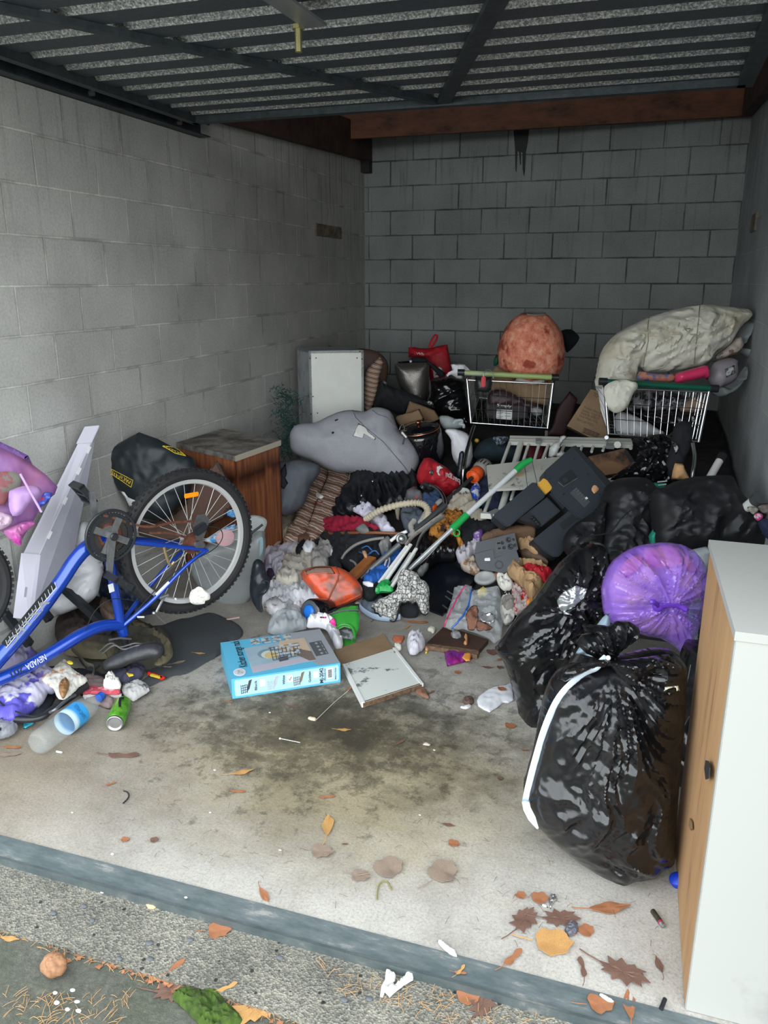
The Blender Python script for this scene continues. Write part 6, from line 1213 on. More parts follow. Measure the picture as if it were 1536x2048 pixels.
obj('inner_shadow_wall', fill(pp('G', '820,262 860,240 905,250 928,290 915,315 870,310 830,300'), plane(697, 1265, z=.035, n=(0, -.3, 1)), 3, .004, .02, .02), mat('silver_black_foil', (.10, .11, .12), .3, col2=(.30, .31, .32), vscale=14, thr=(.5, .55)), gp)
obj('black_rim', MB().tube(curve3([f_(*p)[0]+V((0, 0, .014)) for p in pp('G', '760,178 850,155 950,150')], 4), .007, 6, flat=.4), mBlkPl, gp, True)
flat('clear_carrier_bag', 'G', '368,275 385,195 430,140 500,108 545,110 590,150 600,190 640,235 560,262 470,285', mat('clear_grey_polythene', (.52, .56, .58), .3, alpha=.55, fold=((12, .010, .8),)), 'clear grey polythene bag on floor between sheet and blue box', 'plastic bag', .02, .06, .02, 12, 4, 4)
pwb = thing('white_carrier_bag', az(650, 1270, 0), 'crumpled white plastic carrier bag with pink print behind the blue box', 'plastic bag')
obj('bag_body', fill(pp('G', '622,215 650,175 710,165 780,175 812,210 830,270 852,330 845,365 800,372 770,300 740,255 690,240 625,240'), plane(655, 1262, z=.05, n=(0, -.4, 1)), 4, .05, .04, .08, .020, 14, 5), mat('thin_white_polythene', (.66, .65, .68), .35, alpha=.92, fold=((12, .010, .8),)), pwb, True)
wh_ = hit_fn(pwb.children[0], .002)
decal('pink_print', pp('G', '762,205 785,180 808,190 810,225 795,238'), wh_, mat('hot_pink_print', (.75, .05, .30), .5), pwb, 2.5)
decal('pink_print', pp('G', '700,172 745,170 742,182 705,180'), wh_, mat('hot_pink_print', (.75, .05, .30), .5), pwb, 2.5)
flat('pink_card', 'G', '940,60 985,38 1008,48 960,88 920,90', mat('cream_card', (.44, .38, .32), .7, col2=(.55, .04, .22), vscale=16, thr=(.42, .46)), 'small pink and cream card under right tip of the orange wedge', 'card', .03, .004, .002, 20, 2, 3, sm=1)
rod('pale_blue_strap', [(720, 1205, .01), (723, 1217, .02), (745, 1232, .02), (775, 1237, .02), (800, 1234, .015)], .016, mat('pale_blue_plastic', (.34, .43, .55), .45), 'pale blue curved plastic band on floor left of the scalloped frill', 'band', flat=.35)
flat('dusty_blue_cap', 'I', '80,560 130,500 230,470 300,520 290,600 180,640 110,600', mat('dusty_blue_cloth', (.16, .20, .25), .8), 'dusty blue cloth inside the pale blue band', 'cloth', .01, .03, .008, 12, 5, 3)
# scalloped frill
mFrl = mat('grey_scalloped_lace', (.55, .54, .51), .9); n, l, b = nodes(mFrl); t_ = n.new('ShaderNodeTexCoord')
v_ = n.new('ShaderNodeTexVoronoi'); v_.feature = 'DISTANCE_TO_EDGE'; v_.inputs['Randomness'].default_value = .55; v_.inputs['Scale'].default_value = 48; l.new(t_.outputs['Object'], v_.inputs['Vector'])
r1 = ramp(n, [(.02, (.06, .06, .06)), (.10, (.58, .57, .54))]); l.new(v_.outputs[0], r1.inputs[0]); r2 = ramp(n, [(.40, (.30, .30, .30)), (.52, (1, 1, 1))]); l.new(texn(n, l, t_.outputs['Object'], 60, 4, .7), r2.inputs[0])
l.new(mixc(n, l, 1, r1.outputs[0], r2.outputs[0], 'MULTIPLY'), b.inputs['Base Color']); bp = n.new('ShaderNodeBump'); bp.inputs['Distance'].default_value = .008; l.new(v_.outputs[0], bp.inputs['Height']); l.new(bp.outputs[0], b.inputs['Normal'])
frl = thing('scalloped_frill', az(*p1('I', '480,600'), 0), 'grey and black scalloped lampshade frill standing like an arch on the floor', 'lampshade')
f_ = facing(815, 1190, 3.83, .35, 0)
outer = '182,575 190,545 225,528 250,500 290,490 330,468 380,440 405,400 405,340 425,280 450,245 490,240 530,262 580,285 600,330 640,350 670,390 678,450 672,520 680,570 668,620 640,640 610,625 588,590 580,560 560,530 530,545 500,525 470,535 440,535 425,560 412,600 405,650 385,688 350,690 325,668 300,672 280,650 258,650 240,625 215,618 208,592'
obj('frill', fill(pp('I', outer), f_, 3.2, .035, .015, .05, .010, 16, 5, sm=2), mFrl, frl, True)
# dark piped scallops along the lower edges
sc = pp('I', '182,575 208,592 215,618 240,625 258,650 280,650 300,672 325,668 350,690 385,688 405,650 412,600 425,560 440,535 470,535 500,525 530,545 560,530 580,560 588,590 610,625 640,640 668,620')
obj('black_edging', MB().tube(curve3([f_(*p)[0]+f_(*p)[1]*.010 for p in sc], 4), .0032, 6), mBlkC, frl, True)
obj('dark_opening', fill(pp('I', '430,560 480,530 540,535 580,570 590,620 560,670 510,685 460,665 430,620'), facing(815, 1195, 3.88, .35, 0), 4, .01, .05, .02), mBlkC, frl, True)  # black sheet standing in for the dark opening under the arch
g('leaf_on_frill', 'I', '480,340 500,320 512,330 500,355 485,358', MATS['pale_brown_leaf'], 'small pale leaf stuck on top of the scalloped frill', 'leaf', .13, .002, 2, .002, 20)
# ================================================================ right of centre
g('grey_strip_paper', 'E', '820,1010 850,970 915,935 880,1000 850,1015', mGreyC, 'grey cloth strip above the scalloped frill', 'cloth', .07, .01, 3, .006, 18)
bt2 = thing('black_plastic_tray', heap(.05)(*p1('I', '760,350'))[0], 'large flat glossy black plastic tray behind the zip bag', 'tray')
f_ = plane(*p1('I', '820,420'), z=.07, n=(-.12, -.35, 1))
q = [f_(*p)[0] for p in pp('I', '600,320 720,200 830,180 1080,320 1010,400 900,420 830,560 790,640 680,590 690,420')]
obj('tray_body', MB().prism(q, V((0, 0, -.035))), mat('dusty_gloss_black', (.006, .008, .012), .22, bump=.2, bscale=60), bt2)
for a, b_ in (('830,440', '885,475'), ('815,485', '870,525'), ('790,560', '830,590')): obj('moulded_groove', MB().tube([f_(*p1('I', a))[0]+V((0, 0, .003)), f_(*p1('I', b_))[0]+V((0, 0, .003))], .004, 6), mAlu if a != '790,560' else mStl, bt2, True)
g('black_bin_liner_small', 'E', '820,900 850,800 900,740 1000,720 1080,750 1130,800 1110,880 1000,880 900,940', mBag, 'small glossy black bag below the mop pole', 'rubbish bag', .08, .06, 4, .022, 12, 5)
g('black_cloth_patch', 'E', '1150,600 1230,600 1300,640 1420,640 1430,690 1320,720 1240,790 1180,820 1160,700', mBlkC, 'black cloth right of the tiger print fabric', 'cloth', .13, .04, 4, .014, 12)
mTig = mat('tiger_print_velour', (.48, .20, .03), .8); n, l, b = nodes(mTig); t_ = n.new('ShaderNodeTexCoord'); r1 = ramp(n, [(.40, (.03, .015, .01)), (.47, (.42, .15, .02)), (.65, (.62, .32, .06))]); l.new(texn(n, l, t_.outputs['Object'], 18, 4, .6, (1, 2.5, 1)), r1.inputs[0]); l.new(r1.outputs[0], b.inputs['Base Color'])
g('tiger_print_fabric', 'E', '925,725 940,670 980,610 1050,562 1140,555 1185,590 1170,660 1150,730 1180,800 1150,815 1110,730 1060,700 1000,720', mTig, 'orange tiger print fabric under the green pole grip', 'fabric', .13, .06, 3.5, .012, 12, 4)
g('beige_trousers', 'E', '1055,545 1080,480 1130,450 1220,445 1280,480 1300,540 1350,600 1300,620 1240,600 1190,560 1120,550', mat('oatmeal_cotton', (.38, .335, .27), .95, fold=((11, .010, .8),)), 'oatmeal beige trousers above the tiger print fabric', 'trousers', .15, .05, 3.5, .02, 12, 6)
g('purple_packet', 'E', '1248,730 1280,700 1330,700 1320,740 1270,755', mat('purple_white_packet', (.16, .07, .32), .5, col2=(.55, .50, .52), vscale=26, thr=(.42, .46)), 'small purple and white packet right of the tiger print fabric', 'packet', .15, .015, 2.5, .008, 24)
g('white_tissue_strip', 'E', '1125,860 1170,820 1220,800 1270,740 1310,745 1290,820 1250,850 1200,895 1150,900', mat('grey_white_tissue', (.46, .44, .48), .9, col2=(.16, .14, .14), vscale=24, thr=(.36, .42)), 'long grey white tissue strip left of the black scanner', 'tissue', .12, .03, 3, .016, 22, 4)
g('dry_leaves_scrap', 'E', '1160,960 1200,920 1260,910 1285,950 1300,1010 1240,1000', mat('dry_brown_scraps', (.24, .13, .07), .85, col2=(.42, .36, .30), vscale=28, thr=(.5, .55)), 'clump of dry brown scraps at lower left of the black scanner', 'scraps', .07, .03, 3, .016, 26, 5)
g('navy_bag', 'N', '500,680 520,560 560,480 640,470 950,610 900,720 840,760 720,800 620,790 520,760', mNavy, 'dark navy fabric bag behind the mouldy white panel', 'bag', .12, .05, 4, .018, 9)
# red bargain bag
rbb = thing('red_bargain_bag', heap(.1)(*p1('E', '970,290'))[0], 'crumpled red shopping bag with upside down white lettering below the slow cooker', 'shopping bag')
f_ = facing(870, 955, 4.75, .45, 0)
obj('bag_body', fill(pp('E', '820,270 840,200 880,142 930,140 980,170 1040,205 1100,260 1155,340 1125,385 1080,420 1020,415 960,350 900,345 850,345 825,310'), f_, 4, .07, .07, .10, .022, 8, 6), mRedP, rbb, True)
rh2 = hit_fn(rbb.children[0], .003)
L_ = [rh2(*p) for p in pp('E', '1150,330 1010,262 1135,362')]
L_ = [rh2(*p) for p in pp('E', '1140,310 1030,255 1125,345')]
if all(L_): fit_text(rbb, 'bargai', L_[0][0], L_[1][0], L_[2][0], mWriteW, lift=.012, bold=.02)
decal('white_logo_arc', pp('E', '975,205 1000,195 1030,215 1000,225 990,250 1010,285 985,270 970,240'), rh2, mWriteW, rbb, 2)
decal('dark_hole', pp('E', '915,235 940,230 950,260 935,275 918,262'), rh2, mStl, rbb, 2)
rod('chrome_hoop', P3('E', '870,360 905,350 960,365 1010,410 1035,470 1030,540 985,590', .17, .2, .22, .22, .21, .19, .17), .0115, mChr, 'curved chrome chair tube arching over the blue jeans', 'chrome tube')
rod('hoop_grip', P3('E', '860,370 885,345 920,360', .17, .19, .21), .018, mBlkPl, 'black rubber end on the curved chrome chair tube', 'rubber end')
g('orange_clip', 'E', '935,520 965,495 975,505 950,535', mat('signal_orange_plastic', (.75, .10, .02), .4), 'small orange plastic clip inside the chrome hoop', 'clip', .2, .012, 2, .001, 10)
g('white_disc', 'E', '960,480 1010,450 1035,490 1030,560 985,590 1000,520', mat('greyed_white_plastic', (.40, .40, .38), .5), 'greyish white plastic fin against the chrome hoop', 'plastic piece', .17, .01, 3, .002, 10)
lt = thing('line_trimmer', heap(.2)(*p1('E', '1280,260'))[0], 'orange and grey line trimmer head with dark shaft right of the red bag', 'trimmer')
P_ = [heap(l)(a, b)[0] for a, b, l in P3('E', '1275,262 1180,350 1075,440 990,520', .20, .2, .2, .2)]; obj('shaft', MB().tube(P_, .0125, 12), mat('dark_shaft', (.05, .052, .055), .4, .4), lt, True)
d = (P_[0]-P_[1]).normalized(); obj('orange_guard', MB().lathe([(.020, -.045), (.036, -.035), (.042, 0), (.040, .03), (.030, .035)], zframe(P_[0], d), 24), MATS['signal_orange_plastic'], lt, 'all'); obj('guard_ring', torus(.036, [(.007*math.cos(a), .007*math.sin(a)) for a in [2*PI*k/8 for k in range(8)]], zframe(P_[0]-d*.035, d), 28), MATS['signal_orange_plastic'], lt, True)
obj('motor_head', MB().lathe([(.034, .03), (.050, .05), (.052, .09), (.040, .12), (.015, .13)], zframe(P_[0], d), 28), mat('grey_motor_housing', (.22, .21, .19), .55), lt, 'all')
for i in range(7): a = -1.2+i*.4; c = zframe(P_[0], d, cr); obj('vent_slot', MB().box((.0505, -.003, .052), (.054, .003, .085), c @ Matrix.Rotation(a-.9, 4, 'Z')), mBlkPl, lt)
g('toothpaste_pouch', 'E', '1225,400 1250,360 1290,330 1310,370 1300,420 1260,440', mat('blue_white_pouch', (.02, .07, .42), .4, col2=(.60, .62, .66), vscale=16, thr=(.46, .5)), 'blue and white pouch right of the trimmer shaft', 'pouch', .17, .02, 2.5, .006, 20)
jw = heap(.17)(*p1('E', '1165,440'))[0]; jt = thing('white_jar', jw, 'round white jar with dark green rim below the trimmer shaft', 'jar'); jm = zframe(jw, V((-.1, -.45, 1)))
obj('jar_body', MB().lathe([(.048, -.06), (.052, 0), (.050, .02)], jm, 30), mWhPl, jt, 'all'); obj('jar_lid', MB().lathe([(.053, .018), (.053, .028), (.046, .031), (.044, .026), (.001, .026)], jm, 30), mat('jar_lid_grey_green', (.45, .46, .43), .5), jt, 'all'); obj('dark_rim', MB().lathe([(.0535, .008), (.0545, .020), (.0535, .024)], jm, 30, caps=False), mat('dark_green_rim', (.02, .06, .045), .4), jt, 'all')
up_('black_paddle', 'N', '260,480 280,380 300,240 330,215 350,240 350,400 335,510 300,500', mat('dark_slate_plastic', (.02, .025, .032), .35), 'upright black plastic blade beside left leg of the lime-handled trolley', 'blade', 4.85, .1, T=.012, wr=.002, sm=2)
# behind the lattice
up_('black_sack_low', 'N', '445,250 470,180 520,120 620,78 720,90 800,140 900,140 960,200 940,340 800,330 600,320 480,300', mat('dark_teal_black_cloth', (.006, .018, .024), .85), 'dark rounded sack beneath the lime-handled trolley', 'sack', 4.95, .3, T=.10, wr=.01)
up_('patterned_cloth', 'N', '640,85 700,62 800,68 805,110 770,135 690,162 670,130', mat('black_white_zebra_cloth', (.16, .20, .24), .9, col2=(.015, .02, .03), vscale=40, thr=(.48, .52)), 'black and grey patterned cloth on the dark rounded sack', 'cloth', 4.8, .5, T=.02)
up_('maroon_bag', 'N', '945,150 1060,130 1170,150 1180,260 1160,310 1080,320 990,310', mat('dull_maroon_fabric', (.12, .012, .025), .8), 'dull maroon fabric behind the white lattice rack', 'fabric', 4.95, .2, T=.05)
up_('yellow_scrap', 'N', '450,100 480,85 505,100 500,125 470,130', mat('mustard_scrap', (.45, .28, .03), .6), 'small mustard yellow scrap above the dark rounded sack', 'scrap', 4.85, .4, T=.01)
# white lattice rack
lw = thing('white_lattice_rack', ad(1100, 900, 4.6), 'white steel lattice rack with long top rail leaning across the heap', 'rack')
mLat = mat('offwhite_powder_coat', (.58, .58, .53), .45)
A0, A1 = ad(*p1('F', '508,75'), 4.75), ad(*p1('F', '1405,98'), 4.6); B0 = ad(*p1('F', '320,625'), 4.15)
nrm = (A1-A0).cross(B0-A0).normalized(); nrm = nrm if nrm.dot(CP-A0) > 0 else -nrm
def lp(c, s, off=0.):
    a, b_ = p1(c, s); d = ray(a, b_); return CP+d*((A0+nrm*off-CP).dot(nrm)/d.dot(nrm))
obj('top_rail', bar(A0, A1, .022, .075, up=(A1-A0).cross(nrm)), mLat, lw)
obj('rail_groove', bar(A0+nrm*.012+(A1-A0)*.0, A1+nrm*.012, .004, .012, up=(A1-A0).cross(nrm)), mat('grey_groove', (.36, .36, .33), .6), lw)
for a, b_, r_ in (('512,90', '318,625', .010), ('592,95', '440,610', .018), ('648,105', '520,510', .009), ('724,108', '690,225', .009), ('792,110', '752,212', .009), ('845,112', '820,210', .009), ('905,118', '880,185', .009), ('1040,118', '1025,160', .008), ('1120,120', '1108,160', .008), ('1205,122', '1190,152', .008), ('1400,105', '1395,135', .010)):
    obj('upright_bar', MB().tube([lp('F', a), lp('F', b_)], r_, 10), mLat, lw, True)
obj('bottom_rail', bar(lp('F', '300,622'), lp('F', '395,628'), .03, .028), mLat, lw); obj('corner_joint', bar(lp('F', '365,628', .004), lp('F', '425,600', .004), .032, .034), mat('grey_joint_plastic', (.20, .21, .21), .5), lw)
for s_ in ('700,80 742,80', '1215,115 1275,118'): a, b_ = s_.split(); obj('grey_latch', bar(lp('F', a, .02), lp('F', b_, .02), .02, .035, up=(A1-A0).cross(nrm)), MATS['grey_joint_plastic'], lw)
obj('peg', MB().tube([lp('F', '1298,108', .01), lp('F', '1298,108', .035)], .020, 12), mLat, lw, True)
up_('knotted_white_plastic', 'F', '790,205 800,130 830,95 875,75 870,50 905,38 935,50 905,75 890,100 860,160 900,150 930,180 880,205 850,195', mat('knotted_white_film', (.55, .55, .54), .4, bump=.8, bscale=30, alpha=.95), 'knotted white plastic bag tied over the white rack top rail', 'plastic bag', 4.55, .2, T=.03, wr=.018, ws=22, sm=1)
mMld = mat('mould_spotted_white_board', (.50, .49, .44), .7, col2=(.13, .12, .10), vscale=15, thr=(.33, .42))
pn_ = plane(*p1('F', '600,320'), t=4.3, n=nrm+V((0, 0, .25)))
mw = thing('mouldy_white_panel', pn_(*p1('F', '600,320'))[0], 'mould-spotted white board in two joined pieces lying over the lattice rack', 'panel')
for nm, s_ in (('panel_piece', '340,268 612,235 638,430 357,445'), ('panel_piece', '616,234 668,228 706,390 642,430'), ('panel_piece', '672,228 885,203 900,300 760,400 710,388')):
    obj(nm, MB().prism([pn_(*p)[0]+pn_(*p)[1]*.008 for p in pp('F', s_)], -nrm*.014), mMld, mw)
obj('stain', MB().prism([pn_(*p)[0]+pn_(*p)[1]*.0095 for p in pp('F', '540,345 560,320 610,318 612,345 580,355')], -nrm*.001), mat('yellow_stain', (.55, .42, .26), .8), mw)
f_ = facing(*p1('F', '1260,230'), 4.45, .5, .1)
sc_ = thing('scorched_cardboard', f_(*p1('F', '1260,230'))[0], 'brown scorched wet cardboard behind the black printer', 'cardboard')
obj('sheet', MB().prism([f_(*p)[0] for p in pp('F', '1085,195 1350,135 1395,190 1425,262 1380,300 1300,315 1210,330 1150,270')], -f_(1, 1)[1]*.02), mat('scorched_card', (.22, .12, .065), .9, col2=(.03, .018, .015), vscale=5, thr=(.36, .52)), sc_)
obj('black_binding', MB().prism([f_(*p)[0]+f_(*p)[1]*.004 for p in pp('F', '1345,150 1365,145 1420,225 1395,240')], -f_(1, 1)[1]*.01), mBlkPl, sc_)
rod('white_stick', [(*p1('F', '1480,215'), .2), (*p1('F', '1536,170'), .24)], .009, mWhPl, 'short white stick right of the scorched cardboard', 'stick')
up_('pinkish_tissue', 'F', '1385,290 1410,240 1440,228 1460,250 1440,290 1400,303', mat('pale_pink_tissue', (.42, .35, .33), .9), 'pale pinkish crumpled tissue beside the scorched cardboard', 'tissue', 4.3, .4, T=.02, wr=.012, ws=24)
up_('white_board_edge', 'F', '1225,355 1290,340 1330,335 1260,385 1235,385', mPapr, 'small white board edge poking out behind the black printer', 'board', 4.2, .4, T=.006, wr=0, sm=1)
# ================================================================ printer in pieces
pr = thing('black_printer', ad(1130, 1000, 4.0), 'large black inkjet printer lying open and face down on the heap', 'printer')
pfn = facing(1110, 1000, 4.0, .55, -.1); PN_ = pfn(1110, 1000)[1]
def pt(s, off=0., c='F'): return [CP+ray(*p)*((pfn(1110, 1000)[0]+PN_*off-CP).dot(PN_)/ray(*p).dot(PN_)) for p in pp(c, s)]
def block(nm, s_, off, th, m, bev=.004, par=pr, label=None):
    q = pt(s_, off); bm = bmesh.new(); vs_ = [bm.verts.new(p) for p in q]; f = bm.faces.new(vs_); r = bmesh.ops.extrude_face_region(bm, geom=[f])
    for v in r['geom']:
        if isinstance(v, bmesh.types.BMVert): v.co -= PN_*th
    bmesh.ops.recalc_face_normals(bm, faces=bm.faces[:])
    if bev: bmesh.ops.bevel(bm, geom=bm.edges[:], offset=bev, segments=2, affect='EDGES')
    bm.verts.index_update(); mb = MB().add([v.co.copy() for v in bm.verts], [[v.index for v in f.verts] for f in bm.faces]); bm.free()
    return obj(nm, mb, m, par, True, label=label)
block('rear_shell', '762,315 770,295 975,112 992,110 1242,385 1245,410 1205,540 1045,665 1025,660 950,590 815,455 770,370', .045, .10, mDkPl, .006)
block('lid_rim', '992,108 1250,378 1258,400 1240,420 1215,395 985,125', .060, .12, mDkPl2, .003)
block('side_flap', '395,632 400,615 680,378 695,380 768,468 772,485 505,705 480,705', .035, .09, mDkPl, .005)
block('centre_tray', '572,652 650,592 785,488 885,590 745,708 735,705', .020, .05, mDkPl2, .003)
block('centre_plate', '655,600 780,495 880,592 748,700 690,630', .028, .03, mDkPl, .003)
block('lower_body', '678,802 945,588 960,585 1042,662 1010,760 940,850 870,925 820,925 745,870', .030, .12, mDkPl, .005)
block('vent_recess', '868,690 965,616 1003,655 903,732', .032, .02, mBlkPl, 0)
block('hinge_gap', '800,470 860,430 925,540 900,580', .034, .02, mBlkPl, 0)
block('yellow_tape', '718,392 758,350 785,365 822,418 815,435 780,465', .050, .03, mat('mustard_tape', (.62, .33, .04), .45), .003, label='mustard yellow tape strip')
block('power_recess', '862,358 870,345 950,285 965,288 1005,335 1003,352 918,414 905,412', .047, .02, mBlkPl, .003)
block('power_socket', '900,355 925,342 945,370 918,388', .054, .02, mDkPl, .002)
obj('recess_trim', MB().tube(pt('865,380 905,414 1005,352', .050), .0022, 6), mAlu, pr, True)
block('rating_label', '950,460 998,420 1098,525 1055,568', .0465, .002, mat('dark_label', (.06, .062, .065), .5), 0)
for k in range(7): q = pt(f'{992+k*11-3*k},{428+k*11} {958+k*13},{462+k*14}', .0475)
for k in range(6):
    a = (1000+k*15, 425+k*16); L1 = 16 if k % 2 else 26; q = pt(f'{a[0]},{a[1]} {a[0]-L1},{a[1]+L1*.78}', .0475); obj('label_text', MB().tube(q, .0009, 4), mGreyC, pr)
block('logo_square', '1060,497 1072,487 1084,500 1070,510', .048, .002, mWriteW, 0)
for s_ in ('985,210', '805,355', '1083,322', '905,467', '1165,470'): c = pt(s_, .046)[0]; obj('screw_recess', MB().lathe([(.006, 0), (.006, .002)], zframe(c, PN_), 10), mBlkPl, pr)
for k, s_ in enumerate(('672,640', '690,655', '705,672', '718,688')): c = pt(s_, .034)[0]; obj('roller', MB().sphere(c, .009, 8, 6), mBlkPl, pr)
obj('leaf_on_printer', fill(pp('F', '1108,435 1120,408 1140,405 1160,425 1158,440 1130,465 1118,455'), lambda a, b_: (CP+ray(a, b_)*((pfn(1110, 1000)[0]+PN_*.049-CP).dot(PN_)/ray(a, b_).dot(PN_)), PN_), 2.5, .004, .002, .01, .004, 40), mat('tan_dry_leaf', (.52, .28, .14), .8), None, True, label='curled tan leaf resting on the back of the black printer', cat='leaf')
# scanner block
sb = thing('black_speaker_dock', heap(.1)(*p1('F', '420,920'))[0], 'charcoal projector body with sockets and small white sticker beside the kraft bag', 'projector')
f2 = facing(*p1('F', '420,900'), 3.95, .45, .12); SN = f2(1, 1)[1]; S0 = f2(*p1('F', '420,900'))[0]
def st(s, off): return [CP+ray(*p)*((S0+SN*off-CP).dot(SN)/ray(*p).dot(SN)) for p in pp('F', s)]
obj('front_housing', MB().prism(st('255,905 388,872 398,938 560,880 590,978 470,1045 292,1018 262,960', .0), -SN*.10), mDkPl, sb)
obj('top_housing', MB().prism(st('268,822 545,752 572,870 560,882 398,936 386,872 256,903', -.012), -SN*.09), mDkPl, sb)
obj('socket_panel', MB().prism(st('395,815 548,782 560,850 412,905', -.009), -SN*.01), mDkPl2, sb)
for s_, r_ in (('455,825', .008), ('500,803', .013), ('537,800', .006), ('468,860', .008), ('515,852', .014), ('548,842', .007)):
    c = st(s_, -.006)[0]; obj('socket', MB().lathe([(r_, 0), (r_, .006), (r_*.7, .008), (r_*.6, .003)], zframe(c, SN), 16), mDkPl, sb, 'all')
for s_ in ('418,830 440,826', '425,868 442,864'): a = st(s_, -.007); obj('socket_slot', MB().tube(a, .004, 6), mBlkPl, sb)
obj('white_sticker', MB().prism(st('325,945 330,937 365,935 368,952 362,958 328,958', .002), -SN*.001), mWriteW, sb, label='small white sticker')
c = st('432,985', .001)[0]; obj('moulded_ring', torus(.018, [(.003*math.cos(a), .003*math.sin(a)) for a in [2*PI*k/6 for k in range(6)]], zframe(c, SN), 20), mDkPl2, sb, True)
g('brown_slipper_sole', 'F', '300,790 320,765 400,732 480,718 560,706 640,703 690,705 700,722 690,742 620,750 540,760 450,765 380,790 320,802', mat('brown_suede', (.13, .075, .045), .9, bump=.4, bscale=120), 'long brown suede slipper sole on top of the charcoal projector', 'slipper', .22, .02, 3, .004, 12)
g('brown_leather_scrap', 'F', '590,830 640,850 700,870 760,930 800,970 740,960 640,930 590,900', mat('dark_tan_leather', (.10, .06, .035), .7), 'dark tan leather strip between projector and kraft bag', 'leather scrap', .12, .02, 3, .008, 16)
mKr2 = mat('crumpled_kraft', (.50, .31, .16), .85, var=.35, vscale=14, fold=((13, .012, .8),))
g('kraft_paper_crumple', 'F', '555,775 600,760 650,768 680,800 715,845 715,885 670,880 630,850 590,840', mKr2, 'crumpled brown paper right of the charcoal projector', 'paper', .16, .03, 3, .014, 22, 3)
kk = thing('kraft_paper_bag', heap(.1)(*p1('F', '660,1080'))[0], 'open brown paper bag with red lining between projector and black bags', 'paper bag')
obj('bag_body', fill(pp('F', '470,995 510,972 580,960 660,962 740,972 790,1000 800,1020 700,990 610,985 590,1010 640,1050 720,1080 770,1110 740,1165 700,1210 675,1225 640,1190 600,1120 540,1080 505,1060'), heap(.13), 3.5, .04, .05, .04, .014, 16, 5, sm=1), mKr2, kk, True)
obj('red_lining', fill(pp('F', '600,990 660,985 730,1000 800,1015 822,1035 790,1080 765,1120 730,1085 680,1070 650,1045'), heap(.15), 3.5, .02, .03, .03, .012, 18, 4, sm=1), mRedP, kk, True)
mCup = mat('clear_moulded_plastic', (.62, .63, .62), .1, alpha=.45, spec=1.)
cc_ = heap(.09)(*p1('F', '330,1085')); obj('plastic_dome', MB().lathe([(.056, 0), (.052, .012), (.034, .02), (.030, .016), (.001, .018)], zframe(cc_[0], cc_[1]+V((0, -.4, 0)), cr) @ Matrix.Diagonal((1, .75, 1, 1)), 32), mCup, None, 'all', label='clear oval plastic lid below the charcoal projector', cat='plastic lid')
g('white_foil', 'F', '415,1075 440,1058 490,1065 525,1100 530,1140 480,1150 440,1140', mTis, 'crumpled white paper right of the clear oval lid', 'paper', .08, .03, 3, .016, 28, 5)
g('red_twig_litter', 'F', '400,1040 470,1025 500,1050 450,1075 400,1080', mat('reddish_brown_scraps', (.36, .14, .09), .8, col2=(.14, .07, .05), vscale=40), 'reddish brown wet scraps above the crumpled white paper', 'scraps', .08, .015, 3, .010, 28)
g('striped_wrappers', 'F', '525,1170 550,1120 600,1150 640,1200 690,1240 640,1290 590,1310 550,1320 530,1250', mat('red_white_black_wrappers', (.55, .50, .48), .45, col2=(.50, .03, .03), vscale=22, thr=(.44, .48), bump=.8, bscale=30), 'red and white food wrappers below the kraft bag', 'wrappers', .05, .03, 3, .016, 24, 5)
g('orange_scrap', 'F', '630,1250 670,1225 690,1245 650,1265', mat('orange_wrapper', (.65, .22, .04), .5), 'small orange wrapper scrap among the red and white wrappers', 'wrapper', .09, .008, 2.5, .004, 26)
g('white_napkins', 'F', '450,1240 480,1210 530,1240 545,1320 530,1380 470,1400 445,1330', mTis, 'pile of white napkins right of the zip bag', 'napkins', .03, .03, 3.5, .020, 20, 8)
g('dark_wrap', 'F', '430,1150 530,1140 540,1200 470,1215 430,1190', mBlkC, 'black cloth behind top of the zip bag', 'cloth', .05, .02, 3.5, .01, 16)
g('grey_rag_low', 'I', '1300,520 1340,480 1400,480 1400,560 1330,580', mat('grey_brown_rag', (.33, .30, .27), .95), 'grey brown rag right of the zip bag', 'rag', .06, .02, 3, .012, 20)
# floor things in front
f_ = plane(*p1('I', '900,860'), z=.022)
bd_ = thing('rusty_board', f_(*p1('I', '900,860'))[0]-V((0, 0, .022)), 'dark wet chipboard offcut with debris under the zip bag', 'board')
obj('board', MB().prism([f_(*p)[0] for p in pp('I', '652,880 800,738 1000,790 1180,850 1100,940')], V((0, 0, -.022))), mat('wet_brown_board', (.065, .032, .022), .6, var=.4, vscale=12), bd_)
obj('broken_edge', MB().prism([f_(*p)[0]+V((0, 0, .001)) for p in pp('I', '650,882 1098,942 1100,965 1085,985 900,940 655,905')], V((0, 0, -.02))), mCut, bd_)
flat('debris_curl', 'I', '970,820 1000,812 1005,850 1000,890 965,885 985,855', mat('orange_brown_peel', (.48, .22, .10), .7), 'orange brown peel curl on the wet chipboard', 'peel', .028, .008, .006, 40, 2, 2)
flat('grey_debris', 'I', '860,790 900,780 940,800 950,830 880,835', mat('ash_grey_debris', (.10, .11, .115), .8, col2=(.3, .3, .3), vscale=50), 'ash grey debris clump on the wet chipboard', 'debris', .028, .012, .010, 40, 2, 2)
mZip = mat('zip_bag_film', (.60, .63, .64), .12, alpha=.24, spec=1., fold=((12, .008, .8),))
zb = thing('zip_bag', az(*p1('I', '1040,640'), 0), 'clear zip-seal plastic bag with blue and pink zips holding a brown leaf', 'zip bag')
f_ = plane(*p1('I', '1040,640'), z=.09, n=(-.1, -.55, 1))
obj('bag_film', fill(pp('I', '890,405 960,392 1040,392 1045,450 1130,410 1270,395 1290,480 1300,600 1305,720 1290,840 1230,885 1180,840 1060,790 960,760 860,770 800,745 830,620 870,500'), f_, 3.5, .028, .03, .06, .016, 12, 5, sm=1), mZip, zb, True)
